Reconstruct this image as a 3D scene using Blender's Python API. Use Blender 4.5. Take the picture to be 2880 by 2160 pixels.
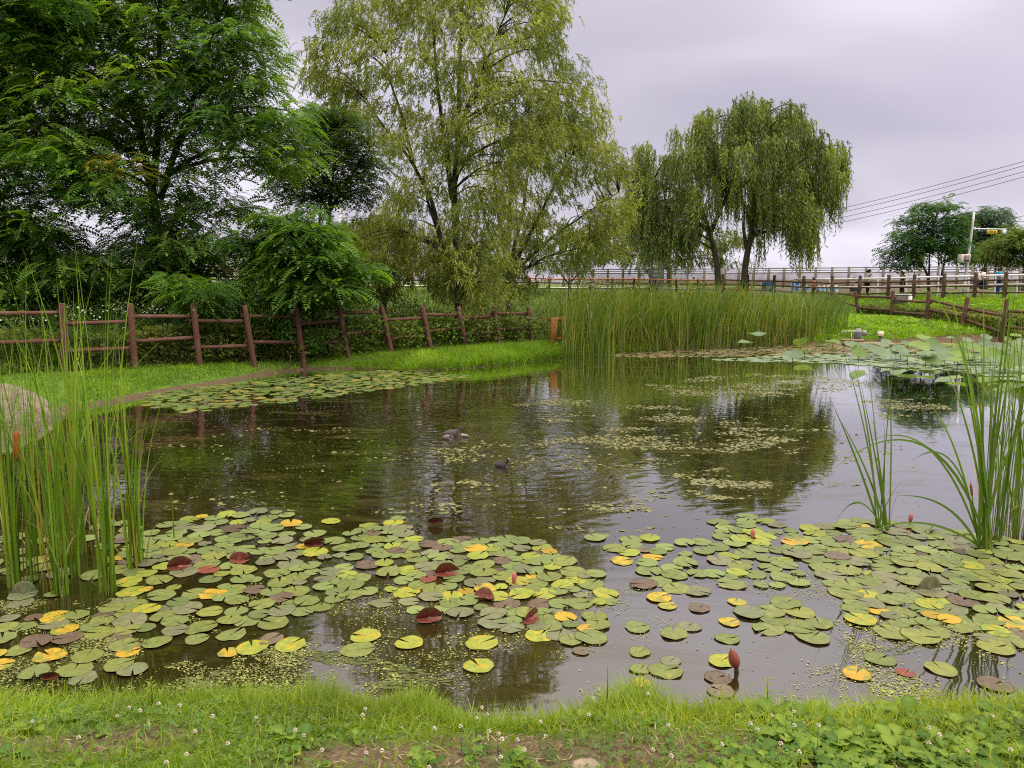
import bpy, math, random
import numpy as np
from mathutils import Vector, Matrix

for o in list(bpy.data.objects):
    bpy.data.objects.remove(o)
SC = bpy.context.scene
COL = SC.collection
rng = np.random.default_rng(7)
random.seed(7)
R = math.radians

# ------------------------------------------------------------------ camera, sky, sun, exposure
EYE = 2.2
PITCH = R(7.78)
FPX = 2160.0
cam = bpy.data.cameras.new("camera")
cam.sensor_width = 36
cam.lens = 27.0
cam.clip_start = 0.05
cam.clip_end = 6000
cam_o = bpy.data.objects.new("camera", cam)
COL.objects.link(cam_o)
cam_o.location = (0, 0, EYE)
cam_o.rotation_euler = (R(90) - PITCH, 0, 0)
SC.camera = cam_o

SUN_ELEV, SUN_AZ = R(50), R(112)          # azimuth measured from +Y (view direction) towards +X
world = bpy.data.worlds.new("World")
SC.world = world
world.use_nodes = True
wt = world.node_tree
wt.nodes.clear()
def wn(t, **k):
    n = wt.nodes.new(t)
    for a, b in k.items():
        setattr(n, a, b)
    return n
w_out = wn("ShaderNodeOutputWorld")
w_bg = wn("ShaderNodeBackground")
w_bg.inputs["Strength"].default_value = 1.0
w_sky = wn("ShaderNodeTexSky", sky_type="NISHITA", sun_disc=False)
w_sky.sun_elevation = SUN_ELEV
w_sky.sun_rotation = SUN_AZ
w_tc = wn("ShaderNodeTexCoord")
w_sep = wn("ShaderNodeSeparateXYZ")
wt.links.new(w_tc.outputs["Generated"], w_sep.inputs[0])
def wmath(op, a, b=None, c=None, clamp=False):
    n = wn("ShaderNodeMath", operation=op, use_clamp=clamp)
    for i, v in enumerate((a, b, c)):
        if v is None:
            continue
        if isinstance(v, (int, float)):
            n.inputs[i].default_value = v
        else:
            wt.links.new(v, n.inputs[i])
    return n.outputs[0]
zc = wmath("MAXIMUM", w_sep.outputs[2], 0.0)
den = wmath("ADD", zc, 0.42)
cx = wmath("DIVIDE", w_sep.outputs[0], den)
cy = wmath("DIVIDE", w_sep.outputs[1], den)
w_cmb = wn("ShaderNodeCombineXYZ")
wt.links.new(cx, w_cmb.inputs[0])
wt.links.new(cy, w_cmb.inputs[1])
w_map = wn("ShaderNodeMapping")
w_map.inputs["Scale"].default_value = (0.75, 1.25, 1)
w_map.inputs["Location"].default_value = (3.4, 1.15, 0)
w_map.inputs["Rotation"].default_value = (0, 0, 0.35)
wt.links.new(w_cmb.outputs[0], w_map.inputs[0])
w_noise = wn("ShaderNodeTexNoise")
w_noise.inputs["Scale"].default_value = 1.5
w_noise.inputs["Detail"].default_value = 3.0
w_noise.inputs["Roughness"].default_value = 0.45
w_noise.inputs["Distortion"].default_value = 0.3
wt.links.new(w_map.outputs[0], w_noise.inputs["Vector"])
w_ramp = wn("ShaderNodeValToRGB")
e = w_ramp.color_ramp.elements
e[0].position, e[0].color = 0.34, (0.44, 0.41, 0.50, 1)
e[1].position, e[1].color = 0.66, (0.78, 0.735, 0.85, 1)
em = w_ramp.color_ramp.elements.new(0.50)
em.color = (0.54, 0.505, 0.595, 1)
wt.links.new(w_noise.outputs["Fac"], w_ramp.inputs[0])
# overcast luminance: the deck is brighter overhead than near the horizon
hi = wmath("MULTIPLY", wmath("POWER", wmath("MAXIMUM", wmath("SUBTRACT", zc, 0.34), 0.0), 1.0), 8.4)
# a thinner, brighter part of the deck high at the right
w_dot = wn("ShaderNodeVectorMath", operation="DOT_PRODUCT")
wt.links.new(w_tc.outputs["Generated"], w_dot.inputs[0])
w_dot.inputs[1].default_value = Vector((0.62, 0.66, 0.42)).normalized()
lobe = wmath("MULTIPLY", wmath("POWER", wmath("MAXIMUM", w_dot.outputs["Value"], 0.0), 14.0), 0.30)
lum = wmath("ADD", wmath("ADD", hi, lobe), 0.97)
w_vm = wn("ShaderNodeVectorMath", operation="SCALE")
# the overhead cloud is warmer white than the lavender grey band near the horizon
w_warm = wn("ShaderNodeMix", data_type="RGBA")
wt.links.new(wmath("MULTIPLY", wmath("SUBTRACT", zc, 0.33), 3.0, clamp=True), w_warm.inputs["Factor"])
wt.links.new(w_ramp.outputs[0], w_warm.inputs["A"])
w_warm.inputs["B"].default_value = (0.60, 0.545, 0.45, 1)
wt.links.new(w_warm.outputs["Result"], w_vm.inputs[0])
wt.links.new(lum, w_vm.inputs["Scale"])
w_sk = wn("ShaderNodeVectorMath", operation="SCALE")
wt.links.new(w_sky.outputs[0], w_sk.inputs[0])
w_sk.inputs["Scale"].default_value = 0.08
w_mix = wn("ShaderNodeMix", data_type="RGBA")
w_mix.inputs["Factor"].default_value = 0.95
wt.links.new(w_sk.outputs[0], w_mix.inputs["A"])
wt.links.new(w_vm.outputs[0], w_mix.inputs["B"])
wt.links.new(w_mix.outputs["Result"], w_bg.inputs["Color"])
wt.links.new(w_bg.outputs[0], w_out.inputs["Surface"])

sun = bpy.data.lights.new("sun", "SUN")
sun.energy = 1.5
sun.angle = R(14)
sun.color = (1.0, 0.94, 0.80)
sun_o = bpy.data.objects.new("sun", sun)
COL.objects.link(sun_o)
sd = Vector((math.cos(SUN_ELEV) * math.sin(SUN_AZ), math.cos(SUN_ELEV) * math.cos(SUN_AZ), math.sin(SUN_ELEV)))
sun_o.rotation_euler = (-sd).to_track_quat("-Z", "Y").to_euler()
sun_o.location = sd * 60

SC.view_settings.view_transform = "Standard"
SC.view_settings.look = "None"
SC.view_settings.exposure = 0.3
SC.view_settings.gamma = 1.0
SC.render.engine = "CYCLES"
SC.cycles.use_denoising = False
SC.cycles.filter_width = 1.1
SC.cycles.max_bounces = 7
SC.cycles.diffuse_bounces = 3
SC.cycles.glossy_bounces = 3
SC.cycles.transmission_bounces = 3
SC.cycles.caustics_reflective = False
SC.cycles.caustics_refractive = False
SC.render.film_transparent = False

# ------------------------------------------------------------------ picture <-> place
CP, SP = math.cos(PITCH), math.sin(PITCH)
def ray(px, py):
    x = (px - 1440) / FPX
    y = (1080 - py) / FPX
    return np.array((x, y * SP + CP, y * CP - SP))
def at(px, py, Y):
    d = ray(px, py)
    t = Y / d[1]
    return np.array((0, 0, EYE)) + d * t
def gz(px, py, z=0.0):
    d = ray(px, py)
    t = (z - EYE) / d[2]
    return np.array((0, 0, EYE)) + d * t
S = 2880 / 2212.0

# ------------------------------------------------------------------ tags
def tag(o, label=None, cat=None, group=None, kind=None):
    if label: o["label"] = label
    if cat: o["category"] = cat
    if group: o["group"] = group
    if kind: o["kind"] = kind
    return o
def empty(name, loc=(0, 0, 0), rz=0.0):
    o = bpy.data.objects.new(name, None)
    COL.objects.link(o)
    o.location = loc
    o.rotation_euler = (0, 0, rz)
    o.empty_display_size = 0.2
    return o
def copy_tree(o, parent=None):
    c = o.copy()
    COL.objects.link(c)
    if parent is not None:
        c.parent = parent
    for ch in KIDS.get(o.name, []):
        copy_tree(ch, c)
    return c
KIDS = {}

# ------------------------------------------------------------------ mesh making
class Acc:
    def __init__(self):
        self.V, self.Q, self.T, self.C, self.n = [], [], [], [], 0
    def add(self, V, Q=None, T=None, C=(0.5, 0.5, 0.5)):
        V = np.asarray(V, float).reshape(-1, 3)
        if Q is not None and len(Q):
            self.Q.append(np.asarray(Q, np.int64).reshape(-1, 4) + self.n)
        if T is not None and len(T):
            self.T.append(np.asarray(T, np.int64).reshape(-1, 3) + self.n)
        C = np.asarray(C, float)
        if C.ndim == 1:
            C = np.broadcast_to(C, (len(V), 3))
        self.C.append(C)
        self.V.append(V)
        self.n += len(V)
        return self
    def build(self, name, mat, parent=None, smooth=False, loc=None):
        V = np.concatenate(self.V) if self.V else np.zeros((0, 3))
        C = np.concatenate(self.C) if self.C else np.zeros((0, 3))
        if loc is not None:
            V = V - np.asarray(loc)
        me = bpy.data.meshes.new(name)
        Q = np.concatenate(self.Q) if self.Q else np.zeros((0, 4), np.int64)
        T = np.concatenate(self.T) if self.T else np.zeros((0, 3), np.int64)
        me.vertices.add(len(V))
        me.vertices.foreach_set("co", V.astype(np.float32).ravel())
        li = np.concatenate([Q.ravel(), T.ravel()]).astype(np.int32)
        me.loops.add(len(li))
        me.loops.foreach_set("vertex_index", li)
        ls = np.concatenate([np.arange(len(Q)) * 4, len(Q) * 4 + np.arange(len(T)) * 3]).astype(np.int32)
        me.polygons.add(len(ls))
        me.polygons.foreach_set("loop_start", ls)
        if smooth:
            me.polygons.foreach_set("use_smooth", np.ones(len(ls), bool))
        a = me.attributes.new("tint", "FLOAT_COLOR", "POINT")
        a.data.foreach_set("color", np.concatenate([C, np.ones((len(C), 1))], 1).astype(np.float32).ravel())
        me.update(calc_edges=True)
        me.validate()
        if mat is not None:
            me.materials.append(mat)
        o = bpy.data.objects.new(name, me)
        COL.objects.link(o)
        if loc is not None:
            o.location = loc
        if parent is not None:
            o.parent = parent
            KIDS.setdefault(parent.name, []).append(o)
        return o

def nrm(v):
    return v / np.maximum(np.linalg.norm(v, axis=-1, keepdims=True), 1e-9)
def frames(d, up=None):
    d = nrm(d)
    if up is None:
        up = np.broadcast_to(np.array((0, 0, 1.0)), d.shape)
    y = np.cross(up, d)
    bad = np.linalg.norm(y, axis=1) < 1e-4
    y[bad] = (0, 1, 0)
    y = nrm(y)
    z = np.cross(d, y)
    return np.stack([d, y, z], axis=2)          # columns X, Y, Z
def scatter(acc, tv, tq, tt, pos, M, scale, col):
    """instances of one template baked into acc; M (N,3,3), scale (N,) or (N,3), col (N,3)"""
    N, m = len(pos), len(tv)
    if N == 0: return
    scale = np.asarray(scale, float)
    if scale.ndim == 1: scale = scale[:, None]
    loc = tv[None] * scale[:, None, :] if scale.shape[1] == 3 else tv[None] * scale[:, None]
    V = np.einsum("nij,nmj->nmi", M, loc) + pos[:, None, :]
    off = (np.arange(N) * m)[:, None, None]
    Q = (tq[None] + off).reshape(-1, 4) if tq is not None and len(tq) else None
    T = (tt[None] + off).reshape(-1, 3) if tt is not None and len(tt) else None
    C = np.repeat(col, m, axis=0)
    acc.add(V.reshape(-1, 3), Q, T, C)
def tube(acc, P, r, n=6, col=(.5, .5, .5), cap=True):
    P = np.asarray(P, float)
    r = np.broadcast_to(np.asarray(r, float), (len(P),)).copy()
    if cap:
        P = np.concatenate([P[:1], P, P[-1:]])
        r = np.concatenate([[1e-4], r, [1e-4]])
    t = np.gradient(P, axis=0)
    if cap:
        t[0], t[1] = P[2] - P[1], P[2] - P[1] if len(P) < 5 else t[2]
        t[-1], t[-2] = P[-2] - P[-3], P[-2] - P[-3] if len(P) < 5 else t[-3]
    t = nrm(t)
    ref = np.array((0, 0, 1.0)) if abs(t[:, 2]).mean() < 0.8 else np.array((1.0, 0, 0))
    u = nrm(np.cross(t, ref))
    w = np.cross(t, u)
    a = np.arange(n) * 2 * math.pi / n
    V = P[:, None] + r[:, None, None] * (np.cos(a)[None, :, None] * u[:, None] + np.sin(a)[None, :, None] * w[:, None])
    k = len(P)
    i, j = np.meshgrid(np.arange(k - 1), np.arange(n), indexing="ij")
    a0 = i * n + j; a1 = i * n + (j + 1) % n
    Q = np.stack([a0, a1, a1 + n, a0 + n], -1).reshape(-1, 4)
    acc.add(V.reshape(-1, 3), Q, None, col)
BOXQ = np.array([(0, 3, 2, 1), (4, 5, 6, 7), (0, 1, 5, 4), (1, 2, 6, 5), (2, 3, 7, 6), (3, 0, 4, 7)])
def box(acc, c, s, rz=0.0, col=(.5, .5, .5), M=None, bev=0.0):
    s = np.asarray(s, float) / 2
    if bev > 0:
        # chamfered box: three rings of eight
        b = min(bev, s.min() * 0.9)
        X, Y = s[0], s[1]
        ring = lambda x, y: [(-x + b, -y), (x - b, -y), (x, -y + b), (x, y - b), (x - b, y), (-x + b, y), (-x, y - b), (-x, -y + b)]
        V = []
        for z, ins in ((-s[2], b), (-s[2] + b, 0), (s[2] - b, 0), (s[2], b)):
            for x, y in ring(X - ins, Y - ins):
                V.append((x, y, z))
        V = np.array(V)
        Q = []
        for k in range(3):
            for j in range(8):
                Q.append((k * 8 + j, k * 8 + (j + 1) % 8, k * 8 + 8 + (j + 1) % 8, k * 8 + 8 + j))
        for base, fl in ((0, True), (24, False)):
            for q in ((0, 1, 2, 3), (0, 3, 4, 7), (4, 5, 6, 7)):
                q = [base + v for v in q]
                Q.append(tuple(reversed(q)) if fl else tuple(q))
        Q = np.array(Q)
    else:
        V = np.array([(-1, -1, -1), (1, -1, -1), (1, 1, -1), (-1, 1, -1), (-1, -1, 1), (1, -1, 1), (1, 1, 1), (-1, 1, 1)]) * s
        Q = BOXQ
    if M is not None:
        V = V @ np.asarray(M).T
    elif rz:
        c_, s_ = math.cos(rz), math.sin(rz)
        V = V @ np.array([(c_, -s_, 0), (s_, c_, 0), (0, 0, 1)]).T
    acc.add(V + np.asarray(c), Q, None, col)

def vnoise(x, y, seed=0):
    """smooth value noise in the plane, 0..1"""
    x = np.asarray(x, float); y = np.asarray(y, float)
    xi, yi = np.floor(x).astype(np.int64), np.floor(y).astype(np.int64)
    fx, fy = x - xi, y - yi
    fx, fy = fx * fx * (3 - 2 * fx), fy * fy * (3 - 2 * fy)
    def h(a, b):
        v = np.sin(a * 127.1 + b * 311.7 + seed * 74.7) * 43758.5453
        return v - np.floor(v)
    return (h(xi, yi) * (1 - fx) + h(xi + 1, yi) * fx) * (1 - fy) + (h(xi, yi + 1) * (1 - fx) + h(xi + 1, yi + 1) * fx) * fy
def fbm(x, y, seed=0, o=3):
    s, a, t = 0, 0.5, 0
    for k in range(o):
        s = s + a * vnoise(x * 2 ** k, y * 2 ** k, seed + k); t += a; a *= 0.5
    return s / t
def inpoly(P, poly):
    P = np.asarray(P, float); poly = np.asarray(poly, float)
    x, y = P[:, 0], P[:, 1]
    r = np.zeros(len(P), bool)
    j = len(poly) - 1
    for i in range(len(poly)):
        xi, yi, xj, yj = poly[i][0], poly[i][1], poly[j][0], poly[j][1]
        c = ((yi > y) != (yj > y)) & (x < (xj - xi) * (y - yi) / (yj - yi + 1e-12) + xi)
        r ^= c
        j = i
    return r
def segdist(P, poly, closed=True):
    P = np.asarray(P, float)[:, :2]; poly = np.asarray(poly, float)[:, :2]
    best = np.full(len(P), 1e9)
    n = len(poly)
    for i in range(n if closed else n - 1):
        a, b = poly[i], poly[(i + 1) % n]
        ab = b - a
        t = np.clip(((P - a) @ ab) / max(ab @ ab, 1e-12), 0, 1)
        best = np.minimum(best, np.linalg.norm(P - a - t[:, None] * ab, axis=1))
    return best

# ------------------------------------------------------------------ materials
MAT = {}
def mat_new(name):
    m = bpy.data.materials.new(name)
    m.use_nodes = True
    nt = m.node_tree
    nt.nodes.clear()
    MAT[name] = m
    return m, nt, nt.nodes.new("ShaderNodeOutputMaterial")
def N(nt, t, inp=None, **k):
    n = nt.nodes.new(t)
    for a, b in k.items():
        setattr(n, a, b)
    for a, b in (inp or {}).items():
        if hasattr(b, "is_output") or isinstance(b, bpy.types.NodeSocket):
            nt.links.new(b, n.inputs[a])
        else:
            n.inputs[a].default_value = b
    return n
def pos_noise(nt, scale, detail=3, kind="Object", vec=None, rough=0.5):
    if vec is None:
        tc = N(nt, "ShaderNodeTexCoord")
        vec = tc.outputs[kind]
    return N(nt, "ShaderNodeTexNoise", {"Vector": vec, "Scale": scale, "Detail": detail, "Roughness": rough})
def ramp(nt, fac, stops):
    r = N(nt, "ShaderNodeValToRGB", {"Fac": fac})
    els = r.color_ramp.elements
    while len(els) < len(stops): els.new(0.5)
    for el, (p, c) in zip(els, stops):
        el.position = p
        el.color = (*c, 1)
    return r
def leaf_mat(name, rough=0.5, trans=0.35, spec=0.3, vary=0.25, vscale=0.8):
    m, nt, out = mat_new(name)
    at_ = N(nt, "ShaderNodeAttribute", attribute_name="tint")
    no = pos_noise(nt, vscale, 2)
    hsv = N(nt, "ShaderNodeHueSaturation", {"Color": at_.outputs["Color"]})
    mr = N(nt, "ShaderNodeMapRange", {"Value": no.outputs["Fac"], "From Min": 0.3, "From Max": 0.7, "To Min": 1 - vary, "To Max": 1 + vary})
    nt.links.new(mr.outputs[0], hsv.inputs["Value"])
    p = N(nt, "ShaderNodeBsdfPrincipled", {"Base Color": hsv.outputs[0], "Roughness": rough, "Specular IOR Level": spec})
    tcol = N(nt, "ShaderNodeMix", {"A": hsv.outputs[0], "B": (1.0, 1.0, 0.25, 1), "Factor": 1.0}, data_type="RGBA", blend_type="MULTIPLY")
    gain = N(nt, "ShaderNodeVectorMath", {0: tcol.outputs["Result"], "Scale": 1.7}, operation="SCALE")
    t = N(nt, "ShaderNodeBsdfTranslucent", {"Color": gain.outputs[0]})
    mx = N(nt, "ShaderNodeMixShader", {"Fac": trans, 1: p.outputs[0], 2: t.outputs[0]})
    nt.links.new(mx.outputs[0], out.inputs[0])
    return m
def matte(name, rough=0.8, spec=0.3, vary=0.15, vscale=6.0, bump=0.0, bscale=30.0, stretch=None, metallic=0.0):
    """surface coloured by the mesh's own tint, with uneven wear and grain"""
    m, nt, out = mat_new(name)
    at_ = N(nt, "ShaderNodeAttribute", attribute_name="tint")
    tc = N(nt, "ShaderNodeTexCoord")
    vec = tc.outputs["Object"]
    if stretch:
        mp = N(nt, "ShaderNodeMapping", {"Vector": vec, "Scale": stretch})
        vec = mp.outputs[0]
    no = pos_noise(nt, vscale, 4, vec=vec)
    hsv = N(nt, "ShaderNodeHueSaturation", {"Color": at_.outputs["Color"]})
    mr = N(nt, "ShaderNodeMapRange", {"Value": no.outputs["Fac"], "From Min": 0.3, "From Max": 0.7, "To Min": 1 - vary, "To Max": 1 + vary})
    nt.links.new(mr.outputs[0], hsv.inputs["Value"])
    p = N(nt, "ShaderNodeBsdfPrincipled", {"Base Color": hsv.outputs[0], "Roughness": rough, "Specular IOR Level": spec, "Metallic": metallic})
    if bump:
        nb = pos_noise(nt, bscale, 4, vec=vec)
        b = N(nt, "ShaderNodeBump", {"Height": nb.outputs["Fac"], "Strength": bump, "Distance": 0.02})
        nt.links.new(b.outputs[0], p.inputs["Normal"])
    nt.links.new(p.outputs[0], out.inputs[0])
    return m
M_LEAF = leaf_mat("leaf", 0.55, 0.42, 0.25, 0.25, 0.9)
M_WILLOW = leaf_mat("willow_leaf", 0.55, 0.38, 0.3, 0.18, 0.7)
M_GRASS = leaf_mat("grass_blade", 0.5, 0.38, 0.3, 0.28, 1.4)
M_REED = leaf_mat("reed_blade", 0.45, 0.3, 0.35, 0.18, 1.5)
M_LOTUS = leaf_mat("lotus_leaf", 0.45, 0.3, 0.35, 0.12, 5.0)
M_BARK = matte("bark", 0.9, 0.2, 0.35, 4, 0.8, 14, (3, 3, 0.6))
def log_mat():
    """worn stain on round timber: faded patches, dark checks, greenish foot"""
    m, nt, out = mat_new("painted_log")
    at_ = N(nt, "ShaderNodeAttribute", attribute_name="tint")
    geo = N(nt, "ShaderNodeNewGeometry")
    n1 = pos_noise(nt, 3.0, 4, vec=geo.outputs["Position"], rough=.6)
    n2 = pos_noise(nt, 38.0, 4, vec=geo.outputs["Position"], rough=.7)
    n3 = pos_noise(nt, 11.0, 3, vec=geo.outputs["Position"])
    f1 = N(nt, "ShaderNodeMapRange", {"Value": n1.outputs["Fac"], "From Min": .48, "From Max": .72, "To Max": .65})
    a_ = N(nt, "ShaderNodeMix", {"Factor": f1.outputs[0], "A": at_.outputs["Color"], "B": (.175, .115, .09, 1)}, data_type="RGBA")
    f2 = N(nt, "ShaderNodeMapRange", {"Value": n2.outputs["Fac"], "From Min": .55, "From Max": .70, "To Max": .75})
    b_ = N(nt, "ShaderNodeMix", {"Factor": f2.outputs[0], "A": a_.outputs["Result"], "B": (.028, .018, .014, 1)}, data_type="RGBA")
    f3 = N(nt, "ShaderNodeMapRange", {"Value": n3.outputs["Fac"], "From Min": .60, "From Max": .72, "To Max": .5})
    c_ = N(nt, "ShaderNodeMix", {"Factor": f3.outputs[0], "A": b_.outputs["Result"], "B": (.07, .075, .035, 1)}, data_type="RGBA")
    bp = N(nt, "ShaderNodeBump", {"Height": n2.outputs["Fac"], "Strength": .8, "Distance": .012})
    p = N(nt, "ShaderNodeBsdfPrincipled", {"Base Color": c_.outputs["Result"], "Roughness": .85, "Specular IOR Level": .2, "Normal": bp.outputs[0]})
    nt.links.new(p.outputs[0], out.inputs[0])
    return m
M_LOG = log_mat()
M_TIMBER = matte("weathered_timber", 0.85, 0.2, 0.22, 4, 0.4, 30)
M_PIPE = matte("painted_pipe", 0.4, 0.5, 0.08, 8)
M_PLAIN = matte("matte_surface", 0.75, 0.3, 0.10, 9)
M_CLOTH = matte("cloth", 0.9, 0.1, 0.12, 12, 0.3, 60)
M_SKINM = matte("skin_tone", 0.6, 0.3, 0.05, 14)
M_FEATHER = matte("feathers", 0.75, 0.25, 0.3, 30, 0.5, 60, (1, 3, 3))
def rock_mat():
    m, nt, out = mat_new("rock_surface")
    at_ = N(nt, "ShaderNodeAttribute", attribute_name="tint")
    geo = N(nt, "ShaderNodeNewGeometry"); P_ = geo.outputs["Position"]
    n1 = pos_noise(nt, 5.0, 5, vec=P_, rough=.65); n2 = pos_noise(nt, 30.0, 5, vec=P_, rough=.7)
    vo = N(nt, "ShaderNodeTexVoronoi", {"Vector": P_, "Scale": 3.2}, feature="DISTANCE_TO_EDGE")
    hs = N(nt, "ShaderNodeHueSaturation", {"Color": at_.outputs["Color"]})
    v1 = N(nt, "ShaderNodeMapRange", {"Value": n1.outputs["Fac"], "From Min": .3, "From Max": .7, "To Min": .6, "To Max": 1.35}); nt.links.new(v1.outputs[0], hs.inputs["Value"])
    f2 = N(nt, "ShaderNodeMapRange", {"Value": n2.outputs["Fac"], "From Min": .56, "From Max": .66, "To Max": .8})
    a_ = N(nt, "ShaderNodeMix", {"Factor": f2.outputs[0], "A": hs.outputs[0], "B": (.075, .065, .05, 1)}, data_type="RGBA")
    f3 = N(nt, "ShaderNodeMapRange", {"Value": vo.outputs["Distance"], "From Min": .0, "From Max": .03, "To Min": .8, "To Max": 0})
    b_ = N(nt, "ShaderNodeMix", {"Factor": f3.outputs[0], "A": a_.outputs["Result"], "B": (.05, .04, .03, 1)}, data_type="RGBA")
    bp = N(nt, "ShaderNodeBump", {"Height": n2.outputs["Fac"], "Strength": .9, "Distance": .03})
    p = N(nt, "ShaderNodeBsdfPrincipled", {"Base Color": b_.outputs["Result"], "Roughness": .9, "Specular IOR Level": .2, "Normal": bp.outputs[0]})
    nt.links.new(p.outputs[0], out.inputs[0])
    return m
M_ROCK = rock_mat()
M_FLOAT = leaf_mat("floating_leaf", 0.55, 0.1, 0.35, 0.2, 2.0)
M_METAL = matte("painted_metal", 0.45, 0.5, 0.08, 5)
# ------------------------------------------------------------------ ground and pond
shore_px = [(175, 1155), (330, 1132), (480, 1100), (640, 1074), (760, 1052), (860, 1040), (1000, 1038), (1130, 1044), (1240, 1042), (1400, 1030), (1520, 1016),
            (1600, 1004), (1700, 996), (1900, 986), (2100, 978), (2260, 968), (2400, 960), (2520, 958), (2640, 948), (2780, 944), (2900, 944)]
POND = [gz(a, b)[:2] for a, b in shore_px]
POND += [(21.5, 24.5), (22, 18), (16, 9), (8, 5.2), (5, 4.1)]
POND += [gz(a, b)[:2] for a, b in [(2880, 2015), (2700, 2022), (2450, 2042), (2200, 2048), (2000, 2040), (1850, 2040), (1700, 2022), (1560, 2056), (1440, 2070), (1330, 2064),
                                   (1200, 2044), (1050, 2028), (900, 2018), (700, 2003), (520, 2012), (300, 2012), (120, 2015), (-80, 2010)]]
POND += [(-4.4, 3.7), (-8, 4.2), (-12, 6), (-13, 9), (-11, 11.2), (-8.6, 11.5)]
POND = np.array(POND)
# upper line: the fence along the raised path, with the height of the path beside it
UP = []
for px, Y, py in [(-900, 33, 735), (-200, 34, 740), (330, 35, 746), (1150, 42, 768), (1560, 50, 779), (1840, 52, 781), (2033, 51, 783), (2178, 48, 783),
                  (2341, 43.5, 782), (2500, 41, 779), (2656, 39, 775), (2829, 37, 771), (3100, 34, 764), (3500, 30, 755)]:
    p = at(px, py, Y)
    UP.append((p[0], p[1], p[2] - (1.0 if px < 2100 else 1.08 if px < 2300 else 1.18)))
UP = np.array(UP)
LOW = [(-40, 8), (-16, 11.5)] + [(-9.2 + .96 * i, 15.7 + .75 * i) for i in range(0, 11)] + [(5, 29), (10, 35), (16, 41.5)]
LOWR = [at(2412, 860, 40), at(2520, 880, 36), at(2618, 905, 32.5), at(2725, 915, 31), at(2830, 927, 29.8), at(2950, 940, 28.6)]
LOW += [tuple(p[:2]) for p in LOWR] + [(30, 22), (45, 12)]
LOW = np.array(LOW)
INNER = np.concatenate([LOW, [(45, -60), (-40, -60)]])
UPPER = np.concatenate([UP[:, :2], [(60, 20), (60, -60), (-60, -60), (-60, 33)]])
def hgt(x, y):
    x = np.atleast_1d(np.asarray(x, float)); y = np.atleast_1d(np.asarray(y, float))
    P = np.stack([x, y], 1)
    sd = segdist(P, POND)
    ins = inpoly(P, POND)
    near = np.clip((9 - y) / 5, 0, 1)
    bank = 0.26 * (1 - np.exp(-sd / 0.45)) + 0.05 * np.minimum(sd, 4) / 4 + near * 0.20 * (1 - np.exp(-sd / 0.5))
    bank = bank + 0.05 * (fbm(x * 0.9, y * 0.9, 3) - 0.5) * np.clip(sd / 0.6, 0, 1) + 0.025 * (fbm(x * 4, y * 4, 5) - 0.5) * np.clip(sd, 0, 1)
    # low hill on the far right bank
    bank = bank + 0.18 * np.exp(-(((x - 15) / 4) ** 2 + ((y - 33) / 4) ** 2)) * np.clip(sd / 2, 0, 1)
    crest = np.interp(x, UP[:, 0], UP[:, 2]) + 0.06 * (fbm(x * .3, y * .3, 9) - .5)
    dl = segdist(P, LOW, False); du = segdist(P, UP, False)
    il = inpoly(P, INNER); iu = inpoly(P, UPPER)
    t = np.where(il, 0.0, np.where(~iu, 1.0, dl / (dl + du + 1e-6)))
    t = t * t * (3 - 2 * t)
    z = bank * (1 - t) + crest * t
    far = np.clip((np.hypot(x, y) - 90) / 300, 0, 1)
    z = z * (1 - far) + (-0.5) * far
    return np.where(ins, -0.05 - 0.4 * (1 - np.exp(-sd / 0.5)), z)
def gnd(x, y):
    return float(hgt([x], [y])[0])

def lines(a, b, st, outer):
    core = np.arange(a, b + 1e-6, st)
    lo, hi_, s = [], [], st
    x = a
    while x > -outer:
        s *= 1.35; x -= s; lo.append(x)
    x, s = b, st
    while x < outer:
        s *= 1.35; x += s; hi_.append(x)
    return np.concatenate([lo[::-1], core, hi_])
gx = lines(-26, 34, 0.25, 3200); gy = lines(-2, 58, 0.25, 3200)
gx = np.unique(np.concatenate([gx, np.arange(-4, 4, 0.08)])); gy = np.unique(np.concatenate([gy, np.arange(2, 4.6, 0.08)]))
X, Y = np.meshgrid(gx, gy, indexing="ij")
Z = hgt(X.ravel(), Y.ravel())
m, nt, out = mat_new("soil_and_turf")
tc = N(nt, "ShaderNodeTexCoord")
n1 = pos_noise(nt, 0.8, 4, vec=tc.outputs["Object"]); n2 = pos_noise(nt, 9.0, 5, vec=tc.outputs["Object"])
n3 = pos_noise(nt, 60.0, 4, vec=tc.outputs["Object"])
soil = ramp(nt, n3.outputs["Fac"], [(0.3, (0.055, 0.038, 0.022)), (0.55, (0.11, 0.08, 0.05)), (0.75, (0.17, 0.13, 0.085))])
turf = ramp(nt, n2.outputs["Fac"], [(0.3, (0.035, 0.075, 0.012)), (0.5, (0.07, 0.13, 0.016)), (0.7, (0.11, 0.17, 0.025))])
geo = N(nt, "ShaderNodeNewGeometry")
sx = N(nt, "ShaderNodeSeparateXYZ", {0: geo.outputs["Position"]})
hm = N(nt, "ShaderNodeMapRange", {"Value": sx.outputs[2], "From Min": 0.02, "From Max": 0.09})
ad = N(nt, "ShaderNodeMath", {0: hm.outputs[0], 1: n1.outputs["Fac"]}, operation="MULTIPLY")
fm0 = N(nt, "ShaderNodeMapRange", {"Value": ad.outputs[0], "From Min": 0.20, "From Max": 0.34})
ba = N(nt, "ShaderNodeAttribute", attribute_name="tint")
bs = N(nt, "ShaderNodeSeparateColor", {0: ba.outputs["Color"]})
fm = N(nt, "ShaderNodeMath", {0: fm0.outputs[0], 1: bs.outputs[0]}, operation="MULTIPLY")
mx = N(nt, "ShaderNodeMix", {"Factor": fm.outputs[0], "A": soil.outputs[0], "B": turf.outputs[0]}, data_type="RGBA")
bmp = N(nt, "ShaderNodeBump", {"Height": n3.outputs["Fac"], "Strength": 0.6, "Distance": 0.03})
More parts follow.
